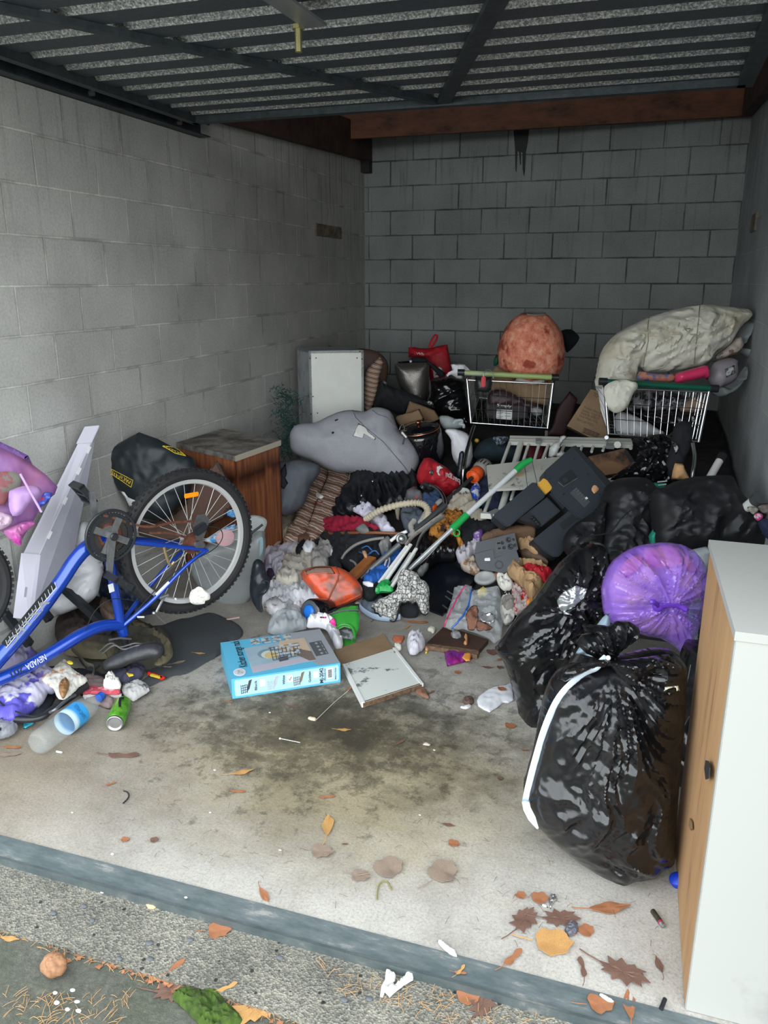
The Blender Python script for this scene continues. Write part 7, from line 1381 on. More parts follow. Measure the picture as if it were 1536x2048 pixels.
zh = hit_fn(zb.children[0], .003)
lines_on('blue_zip', pp('I', '1038,392 1035,450 1010,560 960,650 920,700 865,752'), .0045, zh, mat('blue_zip', (.02, .10, .38), .3), zb)
lines_on('pink_zip', pp('I', '985,395 940,460 890,545 850,630 805,740'), .0038, zh, mat('pink_zip', (.50, .04, .14), .3), zb)
lfm = mat('brown_wet_leaf', (.22, .10, .06), .7, col2=(.14, .06, .04), vscale=14)
decal('leaf', pp('I', '990,650 1010,600 1060,555 1085,570 1095,640 1090,700 1075,750 1050,770 1010,760 1000,700'), hit_fn(zb.children[0], .004), lfm, zb, 3, .003, 2)
decal('leaf', pp('I', '1080,720 1100,690 1150,710 1215,745 1190,770 1130,775 1090,770'), hit_fn(zb.children[0], .004), lfm, zb, 3, .003, 2)
decal('foil_scrap', pp('I', '1100,660 1140,630 1200,615 1240,650 1230,700 1190,720 1130,700'), hit_fn(zb.children[0], .003), mat('crumpled_silver_foil', (.60, .60, .60), .25, .7, bump=1, bscale=60), zb, 3, .006, 1)
g('yellow_box_tip', 'I', '1068,450 1135,395 1180,430 1100,455', mYel, 'bright yellow packet tip behind the zip bag', 'packet', .06, .01, 2.5, .001, 10, sm=1)
flat('purple_snack_wrapper', 'I', '805,950 900,952 1030,958 1042,1015 960,1045 830,1078 815,1020', mat('magenta_purple_wrapper', (.28, .015, .16), .35, col2=(.13, .02, .20), vscale=9, bump=1, bscale=30), 'magenta purple snack wrapper in front of the wet chipboard', 'wrapper', .006, .012, .008, 30, 3, 3, sm=1)
flat('orange_fruit_print', 'I', '955,1005 975,965 1020,960 1035,980 1025,1030 990,1035', mat('orange_print', (.75, .30, .06), .5), 'orange fruit print corner of the magenta snack wrapper', 'wrapper', .022, .003, .002, 30, 3, 2, sm=1)
ws_ = flat('crumpled_white_cloth', 'I', '485,860 510,830 560,838 610,825 640,870 635,920 600,950 560,975 510,970 490,920', mat('grey_white_crumple', (.55, .53, .58), .9, fold=((18, .008, .8),)), 'crumpled greyish white cloth ball on floor right of the cardboard', 'cloth', .02, .05, .018, 22, 4, 2.5)
flat('terracotta_scrap', 'I', '360,850 375,815 460,815 465,840 440,880 400,885', mat('terracotta_card', (.50, .14, .07), .8), 'torn terracotta orange card scrap beyond the crumpled cloth ball', 'scrap', .004, .004, .003, 30, 3, 2.5, sm=1)
flat('grey_tissue_bit', 'I', '378,905 400,892 440,905 435,940 400,942', mTis, 'small greyish tissue left of the crumpled cloth ball', 'tissue', .004, .012, .006, 40, 3, 2)
flat('pink_peel', 'I', '632,915 660,905 680,930 660,955 640,950', mat('peach_peel', (.55, .30, .18), .7), 'small peach peel right of the crumpled cloth ball', 'peel', .004, .010, .004, 40, 3, 2)
flat('yellow_butt', 'I', '640,955 662,950 662,965 645,970', mYel, 'tiny yellow stub right of the crumpled cloth ball', 'stub', .004, .006, .0, 40, 3, 2)
flat('white_shell', 'I', '655,775 680,745 720,750 735,775 705,805 690,785', mat('ivory_scrap', (.62, .58, .48), .7), 'ivory white scrap left of the zip bag', 'scrap', .004, .012, .004, 30, 3, 2)
flat('paper_sheet', 'I', '1078,1372 1100,1330 1170,1278 1230,1250 1330,1232 1375,1215 1395,1260 1400,1370 1350,1392 1310,1388 1260,1430 1190,1472 1140,1450 1095,1420', mat('soft_white_tissue_sheet', (.70, .70, .73), .9, fold=((7, .006, .6),)), 'creased white paper sheet on concrete left of black bin bags', 'paper', .003, .006, .003, 10, 3, 3, sm=1)
flat('paper_scrap', 'I', '940,1432 970,1415 1040,1405 1030,1430 990,1445', mPapr, 'small white paper scrap left of the creased white sheet', 'paper', .003, .004, .004, 30, 3, 2)
flat('brown_rag_leaf', 'I', '960,1370 980,1345 1040,1340 1060,1385 1020,1410 975,1400', mat('dark_brown_wet_leaf', (.11, .065, .05), .8), 'dark brown wet leaf left of the creased white sheet', 'leaf', .003, .008, .006, 30, 3, 2.5)
# white board with cardboard, blue box
cbd = thing('mouldy_cabinet_board', az(760, 1350, 0), 'mouldy white chipboard panel lying on brown cardboard beside the blue box', 'panel')
hb_ = .022; f_ = plane(770, 1345, z=hb_)
obj('board', MB().prism([f_(*p)[0] for p in pp('T', '908,322 1278,205 1475,468 1050,604')], V((0, 0, -.012))), mat('mouldy_white_melamine', (.62, .64, .60), .5, col2=(.12, .13, .11), vscale=11, thr=(.37, .43)), cbd)
q = [f_(*p)[0] for p in pp('T', '1050,604 1475,468')]; obj('broken_front_edge', MB().hexa([q[0]+V((0, -.004, -.020)), q[1]+V((.002, -.004, -.020)), q[1]+V((0, .012, -.02)), q[0]+V((0, .012, -.02))], [q[0]+V((0, -.006, -.001)), q[1]+V((.002, -.006, -.001)), q[1]+V((0, .012, .001)), q[0]+V((0, .012, .001))]), mCut, cbd)
for a, b_ in (('1272,205', '1478,470'), ('905,325', '1048,606')):
    p, q = [f_(*p1('T', w))[0] for w in (a, b_)]; obj('side_rail', MB().box((0, -.006, -.02), ((q-p).length, .006, .003), frame(p, q-p, z=(0, 0, 1))), mWhPl, cbd)
fcb = plane(700, 1310, z=.012); obj('cardboard_sheet', MB().prism([fcb(*p)[0] for p in pp('T', '832,212 1178,112 1190,92 1265,205 1240,215 905,322 880,320')], V((0, 0, -.010))), mCard, None, label='brown cardboard sheet sticking out behind the mouldy white panel', cat='cardboard')
flat('wet_leaf_under_panel', 'I', '555,1300 600,1240 640,1270 680,1345 640,1350', mat('brown_leaf_wet', (.20, .10, .06), .8), 'brown leaf tucked under right corner of the mouldy white panel', 'leaf', .003, .006, .006, 30, 3, 2.5)
kb = thing('kitchen_rack_box', az(560, 1330, 0), 'pale blue cardboard box printed Kitchen storage rack lying on the concrete', 'box')
f0, f1_ = az(465, 1398, 0), az(681, 1364, 0)
ux = (f1_-f0); Lx = ux.length; ux.normalize(); uy = V((0, 0, 1)).cross(ux)
tp0 = f0.copy(); 
# height from the front top edge
def hgt(px, py, base):
    best = min((abs((lambda q: (V((q.x, q.y, 0))-base).length)(az(px, py, z_/1000))), z_/1000) for z_ in range(20, 200)); return best[1]
Hb = (hgt(460, 1358, f0)+hgt(680, 1327, f1_))/2
bk0 = az(443, 1285, Hb); Dy = (V((bk0.x, bk0.y, 0))-f0).dot(uy)
bm_ = frame(f0, ux, z=(0, 0, 1))
obj('box_body', MB().box((0, 0, 0), (Lx, Dy, Hb), bm_), mat('pale_blue_box_card', (.10, .42, .62), .45), kb)
def onbox_top(pts): return [bm_ @ V((a*Lx, b_*Dy, Hb+.0006+c)) for a, b_, c in pts]
def tp_(name, poly, m, h=0., par=kb): return obj(name, MB().prism([bm_ @ V((a*Lx, b_*Dy, Hb+.0004+h+.0006)) for a, b_ in poly], V((0, 0, -.0004))), m, par)
def fr_p(name, poly, m, h=0.): return obj(name, MB().prism([bm_ @ V((a*Lx, -.0006-h, b_*Hb)) for a, b_ in poly], bm_.to_3x3() @ V((0, .0004, 0))), m, kb)
mGy = mat('grey_box_print', (.30, .32, .35), .5); mPale = mat('pale_blue_print', (.38, .60, .70), .5)
def smp(a): return a
tp_('grey_panel', [(.66, .999), (.66, .72), (.985, .12), (.999, .12), (.999, .999)], mGy)
tp_('grey_panel', [(.62, .999), (.70, .30), (.80, 0.02), (.999, .02), (.999, .999)], mGy, .0002)
tp_('photo_panel', [(.20, .07), (.80, .16), (.80, .80), (.20, .74)], mat('tile_photo_print', (.26, .36, .43), .5, col2=(.33, .43, .50), vscale=9), .0006)
tp_('photo_counter', [(.20, .07), (.80, .16), (.80, .30), (.20, .22)], mat('counter_print', (.42, .40, .46), .5), .0010)
tp_('photo_cupboard', [(.56, .80), (.50, .62), (.62, .36), (.80, .30), (.80, .80)], mat('cupboard_print', (.52, .40, .29), .5), .0012)
tp_('photo_dark', [(.66, .55), (.80, .40), (.80, .16), (.74, .16), (.62, .42)], mat('umber_print', (.17, .13, .11), .5), .0014)
def disc(cx, cy, rx, ry, n=20): return [(cx+rx*math.cos(2*PI*k/n), cy+ry*math.sin(2*PI*k/n)) for k in range(n)]
tp_('plate_picture', disc(.40, .50, .10, .13), mat('plate_blue_print', (.16, .26, .30), .5), .0016); tp_('plate_picture', disc(.415, .47, .085, .11), mat('plate_white_print', (.52, .55, .52), .5), .0018); tp_('plate_picture', disc(.43, .44, .07, .09), mat('plate_yellow_print', (.55, .42, .20), .5), .0020)
rk = MB(); rk2 = MB(); rr = random.Random(5)
def seg(mb, a, b_, w=.0016, h=.003): mb.tube([bm_ @ V((a[0]*Lx, a[1]*Dy, Hb+h)), bm_ @ V((b_[0]*Lx, b_[1]*Dy, Hb+h))], w, 4)
for k in range(8): seg(rk, (.42+k*.035, .30+.006*k), (.44+k*.036, .66-.012*k))
for v in (.30, .38, .46, .56, .64): seg(rk, (.42, v), (.72, v+.03))
obj('rack_picture', rk, mat('rack_grey_print', (.055, .06, .07), .5), kb, kind='stuff')
for k in range(22): cx = .50+.2*rr.random(); cy = .38+.28*rr.random(); rk2.add([bm_ @ V((x*Lx, y*Dy, Hb+.0026+.0001*k)) for x, y in disc(cx, cy, .018, .03, 8)], [tuple(range(8))])
obj('glasses_picture', rk2, mat('glass_print', (.36, .45, .52), .5, col2=(.60, .62, .62), vscale=60), kb, kind='stuff')
tp_('basket_picture', [(.47, .24), (.56, .26), (.56, .37), (.47, .35)], mat('charcoal_print', (.08, .08, .09), .5), .0024)
for k in range(4): a = .285+.105*k; tp_('small_picture', [(a, .80), (a+.085, .81), (a+.085, .97), (a, .96)], mat('small_photo_print', (.50, .52, .50), .5, col2=(.12, .16, .18), vscale=45, thr=(.42, .55)), .0008)
tp_('feature_panel', [(.82, .25), (.945, .27), (.945, .66), (.82, .64)], mat('slate_panel_print', (.085, .095, .105), .5), .0008)
for k in range(4):
    tp_('feature_icon', disc(.885, .31+.095*k, .014, .026, 10), mat('icon_print', (.30, .32, .33), .5), .0014); tp_('feature_line', [(.925, .285+.095*k), (.932, .285+.095*k), (.932, .34+.095*k), (.925, .34+.095*k)], MATS['icon_print'], .0014)
tp_('brand_ring', disc(.088, .135, .055, .095), mWriteW, .0008); tp_('brand_disc', disc(.088, .135, .047, .082), mat('pale_grey_print', (.55, .57, .60), .5), .0012)
fit_text(kb, '2M', bm_ @ V((.115*Lx, .09*Dy, Hb+.003)), bm_ @ V((.115*Lx, .18*Dy, Hb+.003)), bm_ @ V((.065*Lx, .09*Dy, Hb+.003)), mGy, lift=0)
fit_text(kb, 'Kitchen storage rack', bm_ @ V((.175*Lx, .25*Dy, Hb+.001)), bm_ @ V((.175*Lx, .98*Dy, Hb+.001)), bm_ @ V((.095*Lx, .25*Dy, Hb+.001)), mWriteK, lift=.001, bold=.01)
fr_p('pale_panel', [(.035, .10), (.975, .10), (.985, .20), (.985, .85), (.975, .92), (.035, .92), (.025, .85), (.025, .20)], mPale)
def ft(s, a0, a1, z0, z1): # upward-reading lettering on the front face
    return fit_text(kb, s, bm_ @ V((a1*Lx, -.002, z0*Hb)), bm_ @ V((a1*Lx, -.002, z1*Hb)), bm_ @ V((a0*Lx, -.002, z0*Hb)), mWriteK, lift=.0006, bold=.015)
ft('Black', .20, .222, .28, .78); ft('White', .455, .477, .34, .82); ft('Golden', .695, .717, .26, .82); ft('MJ-2042', .80, .835, .12, .90)
ft('53x23.5x81.5cm', .845, .857, .20, .85); ft('Made in China', .945, .957, .20, .80)
for a, tick in ((.25, 0), (.50, 1), (.74, 0)):
    fr_p('check_box', [(a, .42), (a+.05, .42), (a+.05, .76), (a, .76)], mWriteW, .0006)
    if tick: obj('tick', MB().tube([bm_ @ V((x*Lx, -.002, z_*Hb)) for x, z_ in ((a+.014, .60), (a+.022, .50), (a+.038, .68))], .0012, 4), mWriteK, kb)
fr_p('barcode_patch', [(.87, .28), (.93, .28), (.93, .82), (.87, .82)], mWriteW, .0006)
mb = MB()
for k in range(11): z_ = .36+k*.037; mb.tube([bm_ @ V((.882*Lx, -.002, z_*Hb)), bm_ @ V((.918*Lx, -.002, z_*Hb))], .0007 if k % 2 else .0012, 4)
obj('barcode', mb, mWriteK, kb, kind='stuff')
for a, m__ in ((.08, mat('dark_rack_print', (.05, .055, .06), .5)), (.32, mat('silver_rack_print', (.45, .46, .48), .5)), (.56, mat('bronze_rack_print', (.20, .15, .11), .5))):
    mb = MB(); F_ = lambda x, z_: bm_ @ V(((a+x)*Lx, -.002, z_*Hb))
    for z_ in (.22, .34, .46, .58): mb.tube([F_(0, z_), F_(.055, z_+.05)], .0011, 4)
    for x in (0, .018, .036, .055): mb.tube([F_(x, .2), F_(x, .64)], .0011, 4)
    mb.add([F_(.05, .25), F_(.075, .40), F_(.098, .82), F_(.075, .80)], [(0, 1, 2, 3)]); mb.tube([F_(.05, .25), F_(.075, .8), F_(.1, .84)], .0016, 4)
    obj('rack_drawing', mb, m__, kb, kind='stuff')
# ================================================================ black bags, right
def bag(name, c, s, m, label, t, tilt=.1, T=.13, centre=None, spokes=22, wr=.018, ws=7, seed=1, step=4.5, turn=0., sm=2, RR=None, cat='rubbish bag'):
    P_ = pp(c, s); cx = sum(p[0] for p in P_)/len(P_); cy = sum(p[1] for p in P_)/len(P_); f_ = facing(cx, cy, t, tilt, turn)
    o = fill(P_, f_, step, T, T, RR, wr, ws, seed, sm=sm, mode='radial' if centre else 'ridge', centre=p1(c, centre) if centre else None, spokes=spokes)
    return o
mPB = mat('translucent_purple_liner', (.30, .13, .72), .16, alpha=.55, spec=1., coat=.5, fold=((9, .006, .6),), col2=(.42, .22, .85), vscale=6)
# debris between trolley and bags
bs = obj('black_torn_liner', bag('x', 'D', '500,1090 620,1070 720,1050 780,1060 850,1000 940,960 955,1060 900,1200 880,1290 850,1400 780,1430 650,1420 500,1400 340,1400 420,1330 520,1260 560,1180', mBag, '', 4.15, .3, .05, None, 22, .03, 10, 4), mBag, None, True, label='torn glossy black liner trailing from the green-handled trolley', cat='rubbish bag')
up_('black_boots_bag', 'D', '830,980 950,960 960,1100 900,1250 870,1350 800,1390 760,1300 800,1150', mBlkC, 'black cloth hanging below the green-handled trolley', 'cloth', 4.08, .1, T=.04)
up_('kraft_packet', 'D', '803,1392 815,1330 832,1272 890,1277 915,1330 945,1392 880,1400', mat('bright_kraft_paper', (.52, .30, .14), .8, bump=.5, bscale=30), 'upright brown paper bag standing in front of the green-handled trolley', 'paper bag', 3.98, .1, T=.03, wr=.01, ws=14, sm=1)
up_('teal_packet', 'D', '655,1420 690,1418 770,1420 755,1468 672,1466', mat('teal_green_plastic', (.01, .22, .16), .5), 'small teal green plastic edge above the black bags', 'plastic piece', 3.95, .2, T=.01, wr=.002, sm=1)
for a, b_ in (('700,1415', '772,1408'), ('705,1440', '765,1432')): obj('string', MB().tube([ad(*p1('D', a), 3.93), ad(*p1('D', b_), 3.93)], .003, 6), mWhPl, None, True, label='thin white cord across the teal green plastic', cat='cord', group='white cords on the teal plastic')
up_('patterned_scrap', 'D', '805,1105 850,1130 860,1160 840,1210 825,1160', mat('white_black_floral', (.50, .50, .50), .8, col2=(.03, .03, .03), vscale=30, thr=(.46, .50)), 'black and white patterned scrap hanging below the trolley', 'cloth', 4.02, .1, T=.005, wr=.002, sm=1)
for nm, a, b_, r_, t_, lab in (('paper_tube', '1105,1365', '1180,1235', .020, 4.1, 'white cardboard tube with black cap standing by right wall'), ('paper_tube', None, None, .024, 3.7, 'white tube with round grey cap above the black bags at right edge')):
    if a: A, B__ = ad(*p1('D', a), t_), ad(*p1('D', b_), t_+.05)
    else: A, B__ = ad(1484, 1022, 3.55), ad(1512, 1000, 3.45)
    th = thing(nm, A, lab, 'tube'); d = (B__-A).normalized()
    obj('tube', MB().tube([A-d*.25, B__], r_, 20), mWhPl, th, True); obj('cap', MB().tube([B__-d*(.02 if a else .01), B__+d*.025], r_*1.12, 20), mBlkPl if a else mat('dark_grey_cap', (.06, .065, .07), .5), th, True)
up_('receipt_and_scraps', 'L', '1345,705 1400,700 1450,715 1440,750 1400,775 1365,740', mat('speckled_paper', (.42, .40, .32), .8, col2=(.2, .18, .15), vscale=50), 'speckled paper scrap below the grey-capped tube', 'paper', 3.45, .4, T=.006, wr=.003)
up_('pink_cloth_scrap', 'L', '1405,785 1440,755 1485,770 1490,800 1450,835 1420,815', mat('pink_white_cloth', (.65, .08, .25), .8, col2=(.62, .55, .58), vscale=18, thr=(.45, .48)), 'pink and white cloth scrap at right frame edge', 'cloth', 3.4, .4, T=.012, wr=.006)
up_('brown_twigs', 'L', '1440,700 1500,670 1560,690 1560,760 1490,760', mat('grey_brown_scraps', (.26, .22, .20), .85, col2=(.12, .09, .08), vscale=30), 'grey brown scraps against the right wall', 'scraps', 3.45, .4, T=.02, wr=.012, ws=24)
up_('dark_navy_cloth', 'L', '1450,850 1490,810 1560,830 1560,1000 1500,960', mNavy, 'dark navy cloth at right frame edge above the white cabinet', 'cloth', 3.35, .3, T=.03)
bA = obj('black_bin_bag', bag('', 'H', '470,480 500,330 520,230 540,170 590,135 650,128 720,130 760,170 800,200 790,300 770,400 760,470 700,520 600,560 540,570 480,540', mBagM, '', 3.85, .35, .16, None, 22, .020, 6, 3), mBagM, None, True, label='matt black bin bag directly right of the black printer', cat='rubbish bag')
b0 = obj('black_bin_bag', bag('', 'H', '340,460 345,400 400,340 470,300 520,240 540,260 530,400 500,480 440,520 380,510', mBagM, '', 3.78, .35, .08, None, 22, .020, 9, 13), mBagM, None, True, label='matt black bag fold beneath lower corner of the black printer', cat='rubbish bag')
bB = obj('black_bin_bag', bag('', 'H', '750,200 800,180 850,150 950,125 1060,118 1110,125 1140,180 1190,240 1240,290 1300,380 1330,460 1300,480 1150,470 1040,460 960,490 860,470 770,450 760,330', mBagM, '', 3.62, .40, .13, None, 22, .024, 5, 8, turn=-.1), mBagM, None, True, label='wide matt black bag behind the white cabinet by right wall', cat='rubbish bag')
rod_ = MB().tube(curve3([ad(*p, 3.62) for p in pp('H', '470,400 560,380 620,310 700,250 760,225')], 5), .004, 6); obj('cord', rod_, mBlkPl, None, True, label='thin black cord draped over the matt black bags', cat='cord')
up_('green_ball', 'L', '450,970 470,930 500,905 505,1000 505,1050 465,1045 450,1010', mat('teal_green_rubber', (.01, .20, .14), .5), 'teal green round edge poking out between two matt black bags', 'ball', 3.6, .1, T=.03, wr=0)
up_('clear_wrap_edge', 'H', '900,480 1000,450 1020,470 1005,560 985,620 960,900 930,900 930,520', mCloudy, 'cloudy clear plastic wrap between purple bag and white cabinet', 'plastic wrap', 3.1, .2, T=.03, wr=.014, ws=18)
kbp = ('purple_bag', )
cb = thing('black_bin_bag', az(1090, 1440, 0), 'glossy black bin bag slumped left of the purple bag', 'rubbish bag')
obj('bag_body', bag('', 'H', '25,930 70,860 140,760 210,690 270,600 330,520 390,470 460,425 530,440 550,520 545,640 530,720 510,800 440,880 390,960 330,1030 290,1100 250,1200 235,1290 150,1285 125,1180 90,1060 60,980', mBag, '', 3.02, .30, .14, '370,700', 20, .024, 7, 3, sm=2), mBag, cb, True)
ch_ = hit_fn(cb.children[0], .002)
decal('silver_foil_tear', pp('H', '310,700 340,660 400,630 455,645 440,690 400,700 440,690 380,740 355,750 385,770 345,765 320,735'), ch_, mat('silver_plastic_scrap', (.42, .44, .44), .25, .6, bump=1, bscale=30), cb, 3)
tw = obj('twisted_neck', fill(pp('H', '400,480 420,440 470,425 530,450 545,520 520,590 490,600 470,540'), facing(*p1('H', '480,510'), 3.02, .2), 3.5, .04, .04, .05, .022, 16, 5), mBag, cb, True)
# purple bag
pb = thing('purple_rubbish_bag', az(1310, 1330, .3), 'translucent purple rubbish bag with knotted centre on top of the black bags', 'rubbish bag')
pbf = fill(pp('H', '525,700 522,640 540,570 575,510 650,458 730,436 820,430 900,445 960,490 1000,560 1006,640 990,740 965,830 935,900 905,950 870,920 800,880 740,870 690,855 630,840 575,810 535,760'), facing(*p1('H', '770,690'), 2.80, .45), 3.2, .14, .16, .24, .030, 8, 4, mode='radial', centre=p1('H', '785,735'), spokes=34, sm=2)
obj('bag_film', pbf, mPB, pb, True)
inner = fill(pp('H', '560,690 560,620 600,540 680,480 800,450 900,470 960,540 980,640 960,740 900,850 800,860 700,840 600,800'), facing(*p1('H', '770,690'), 2.83, .45), 6, .11, .12, .22, .012, 9, 7, sm=2)
obj('mixed_contents', inner, mat('colourful_rubbish', (.85, .50, .55), .7, col2=(.45, .25, .70), vscale=7, thr=(.42, .55)), pb, True)
ph = hit_fn(pb.children[0], .001)
for s_ in ('600,560 660,500 720,490 700,560 640,600', '880,470 940,520 960,590 910,560', '700,490 760,440 870,460 900,540 840,560 760,570'): decal('red_item', pp('H', s_), hit_fn(pb.children[1], .012), mat('red_orange_item', (.75, .10, .10), .6, col2=(.80, .40, .28), vscale=10), pb, 5)
decal('lime_item', pp('H', '920,700 980,690 970,790 940,840 910,780'), hit_fn(pb.children[1], .012), mat('lime_item', (.35, .55, .30), .6), pb, 5)
kn = ph(*p1('H', '785,728'))[0]
kmb = MB().sphere(kn, (.022, .018, .020), 12, 8)
for s_ in ('785,728 830,722 880,726 915,744', '785,728 765,708 745,705'): kmb.tube(curve3([ph(*p)[0]+(CP-kn).normalized()*.012 for p in pp('H', s_)], 4), .008, 6, flat=.6)
obj('knot', kmb, mat('purple_film_gathered', (.16, .05, .52), .2, bump=.8, bscale=30), pb, True)
# front bag
fb_ = thing('black_bin_bag', az(1230, 1740, 0), 'big glossy black bin bag tied with a long white drawstring, at the front', 'rubbish bag')
obj('bag_body', bag('', 'H', '155,1600 172,1520 205,1400 232,1250 262,1130 310,1045 380,1005 450,985 520,965 600,962 680,950 760,930 850,935 900,990 905,1080 895,1200 885,1320 870,1480 860,1640 850,1780 845,1880 780,1925 690,1970 600,1995 540,1985 450,1930 370,1875 290,1810 225,1750 180,1685', mBag, '', 2.20, .14, .17, '545,985', 26, .022, 7, 5, step=4.2, sm=2, RR=.26), mBag, fb_, True)
obj('tied_top', fill(pp('H', '545,985 500,970 440,940 400,900 430,862 480,850 430,835 440,820 500,815 560,822 600,797 650,800 690,822 692,850 675,880 640,900 600,935 580,960'), facing(*p1('H', '560,890'), 2.17, .1), 3.2, .05, .05, .06, .026, 15, 5, mode='radial', centre=p1('H', '548,980'), spokes=20, sm=1), mBag, fb_, True)
obj('pleated_shoulder', fill(pp('H', '400,985 420,950 500,968 560,978 640,975 740,960 830,950 900,1010 870,1060 760,1040 690,1080 720,1170 640,1090 560,1010 470,1020 350,1080 310,1070 350,1010'), facing(*p1('H', '600,1010'), 2.09, .5), 3.6, .03, .05, .05, .020, 12, 9, mode='radial', centre=p1('H', '548,980'), spokes=26, sm=1), mBag, fb_, True)
fh = hit_fn(fb_.children[0], .004)
dp = pp('H', '548,978 500,1005 450,1035 390,1085 330,1150 285,1240 250,1340 225,1430 200,1520 185,1590 178,1630'); DP = []
allh = [hit_fn(o, .006) for o in fb_.children]
for p in smooth_poly(dp, 4)[:-3]:
    hs = [h(*p) for h in allh]; hs = [h for h in hs if h]; 
    if hs: DP.append(min(hs, key=lambda h: (h[0]-CP).length)[0])
# soften the run of the band
for _ in range(4): DP = [DP[0]]+[(DP[i-1]+DP[i]*2+DP[i+1])/4 for i in range(1, len(DP)-1)]+[DP[-1]]
e_ = DP[-1]; tail = [e_+(ad(*p, (e_-CP).dot(cf))-ad(*dp[-1], (e_-CP).dot(cf))) for p in pp('H', '176,1640 182,1670 205,1715 232,1762')]; tail = [p+(CP-p).normalized()*.03 for p in tail]
obj('drawstring', MB().tube(DP+tail, [.004]*2+[.0105]*(len(DP)+len(tail)-3)+[.003], 8, flat=.35, up=(CP-DP[0])), mat('pale_blue_white_tape', (.56, .64, .72), .4, alpha=.95), fb_, True, label='long pale bluish white drawstring tape')
obj('tie_knot', MB().sphere(DP[0], .007, 10, 6), mWhPl, fb_, True)
decal('cream_sticker', pp('H', '808,1122 812,1108 872,1098 878,1120 862,1122 860,1108 822,1118'), fh, mat('cream_sticker', (.66, .64, .50), .5), fb_, 2.5)
up_('clear_blue_film', 'H', '395,950 440,890 500,810 540,765 560,800 560,1250 470,1250 440,1000 440,950', mat('pale_blue_film', (.30, .40, .48), .25, alpha=.75, bump=1, bscale=20), 'pale bluish clear film between two glossy black bags', 'plastic film', 2.62, .2, T=.02, wr=.006)
be = thing('black_bin_bag', az(1360, 1650, 0), 'glossy black bin bag squeezed behind the tall white cabinet', 'rubbish bag')
obj('bag_body', bag('', 'H', '835,1350 860,1200 875,1080 905,960 935,905 975,900 1080,950 1100,1300 1080,1700 1000,1850 880,1880 845,1800 820,1600', mBag, '', 2.62, .05, .12, None, 22, .022, 8, 12, sm=2), mBag, be, True)
for k, s_ in enumerate(('930,1240 890,1310', '885,1250 840,1400 855,1500', '935,1000 920,1080')): lines_on('pale_crease', pp('H', s_), .0015, hit_fn(be.children[0], .001), mAlu, be)
bl_ = az(1356, 1762, .012); obj('bottle_cap', MB().lathe([(.020, -.01), (.022, .010), (.018, .014), (.001, .018)], zframe(bl_, (-.3, -.3, 1)), 24), mat('royal_blue_plastic', (.01, .04, .42), .4), None, 'all', label='small royal blue plastic cap on floor left of the tall white cabinet', cat='bottle cap')
# ================================================================ litter on the concrete and outside
LC = [mat('russet_leaf', (.34, .135, .06), .75, var=.3, vscale=20), mat('ochre_leaf', (.50, .27, .09), .75, var=.3, vscale=20), mat('umber_leaf', (.16, .085, .06), .8, var=.3, vscale=20), mat('grey_brown_leaf', (.27, .20, .15), .85, var=.3, vscale=20)]
def leaf_mesh(kind, seed):
    r_ = random.Random(seed)
    if kind == 'oval': o = [(-1, 0), (-.6, .22), (-.1, .36), (.4, .28), (.8, .10), (1.05, 0), (.8, -.12), (.4, -.30), (-.1, -.34), (-.6, -.20)]
    elif kind == 'broad': o = [(-.7, 0), (-.75, .35), (-.4, .7), (0, .62), (.3, .75), (.65, .5), (.8, .2), (1.0, 0), (.75, -.3), (.6, -.6), (.2, -.6), (-.2, -.75), (-.6, -.5)]
    elif kind == 'oak': o = [(-1, 0), (-.6, .12), (-.75, .45), (-.35, .36), (-.15, .66), (.05, .42), (.35, .58), (.42, .36), (.85, .30), (.70, .16), (1.05, 0), (.70, -.18), (.8, -.36), (.42, -.34), (.3, -.60), (.02, -.40), (-.28, -.60), (-.35, -.36), (-.8, -.4), (-.6, -.12)]
    else: o = [(-1, .1), (-.4, .25), (.1, .1), (.7, .3), (1, .0), (.5, -.2), (0, -.15), (-.6, -.3)]
    o = [(x+r_.uniform(-.05, .05), y+r_.uniform(-.05, .05)) for x, y in o]
    if kind != 'oak': o = smooth_poly(o, 2)
    cur = r_.uniform(.12, .4); n = len(o)
    H_ = lambda x, y: .05+cur*(x*x*.45+abs(y)*.35)+.12*noise.noise(V((x*2+seed, y*2, seed)))
    vs_ = [V((0, 0, H_(0, 0)))]+[V((x*.5, y*.5, H_(x*.5, y*.5))) for x, y in o]+[V((x, y, H_(x, y))) for x, y in o]
    fs = [(0, 1+i, 1+(i+1) % n) for i in range(n)]+[(1+i, 1+n+i, 1+n+(i+1) % n, 1+(i+1) % n) for i in range(n)]
    k = len(vs_); vs_ += [v-V((0, 0, .035)) for v in vs_]; fs += [tuple(k+i for i in reversed(f)) for f in fs]+[(1+n+i, k+1+n+i, k+1+n+(i+1) % n, 1+n+(i+1) % n) for i in range(n)]
    mb = MB().add(vs_, fs); mb.tube([V((-.9, 0, .1)), V((-1.5, .1, .12)), V((-1.8, .25, .05))], .03, 5); return mb
LP = {}
for kd in ('oval', 'broad', 'oak', 'scrap'):
    for sd_ in (1, 2):
        for ci in range(4):
            LP[(kd, sd_, ci)] = None
def leaf(px, py, size, kind, ci, rot, label, group=None, z=.0, name='leaf', sd_=1):
    key = (kind, sd_, ci); pos = az(px, py, z)
    if LP[key] is None:
        mb = leaf_mesh(kind, sd_*7+len(kind)); mn = min(v.z for v in mb.v); mb.v = [v-V((0, 0, mn)) for v in mb.v]
        o = obj(name, mb, LC[ci], None, True); o.location = (0, 0, 0)
        me = o.data
        c = BASE[o.name]
        for v in me.vertices: v.co += c
        LP[key] = o
    else:
        o = LP[key].copy(); C.objects.link(o)
    o.location = pos; o.scale = (size/2, size/2, size/2*.8); o.rotation_euler = (0, 0, rot)
    tag(o, label, 'leaf', group); return o
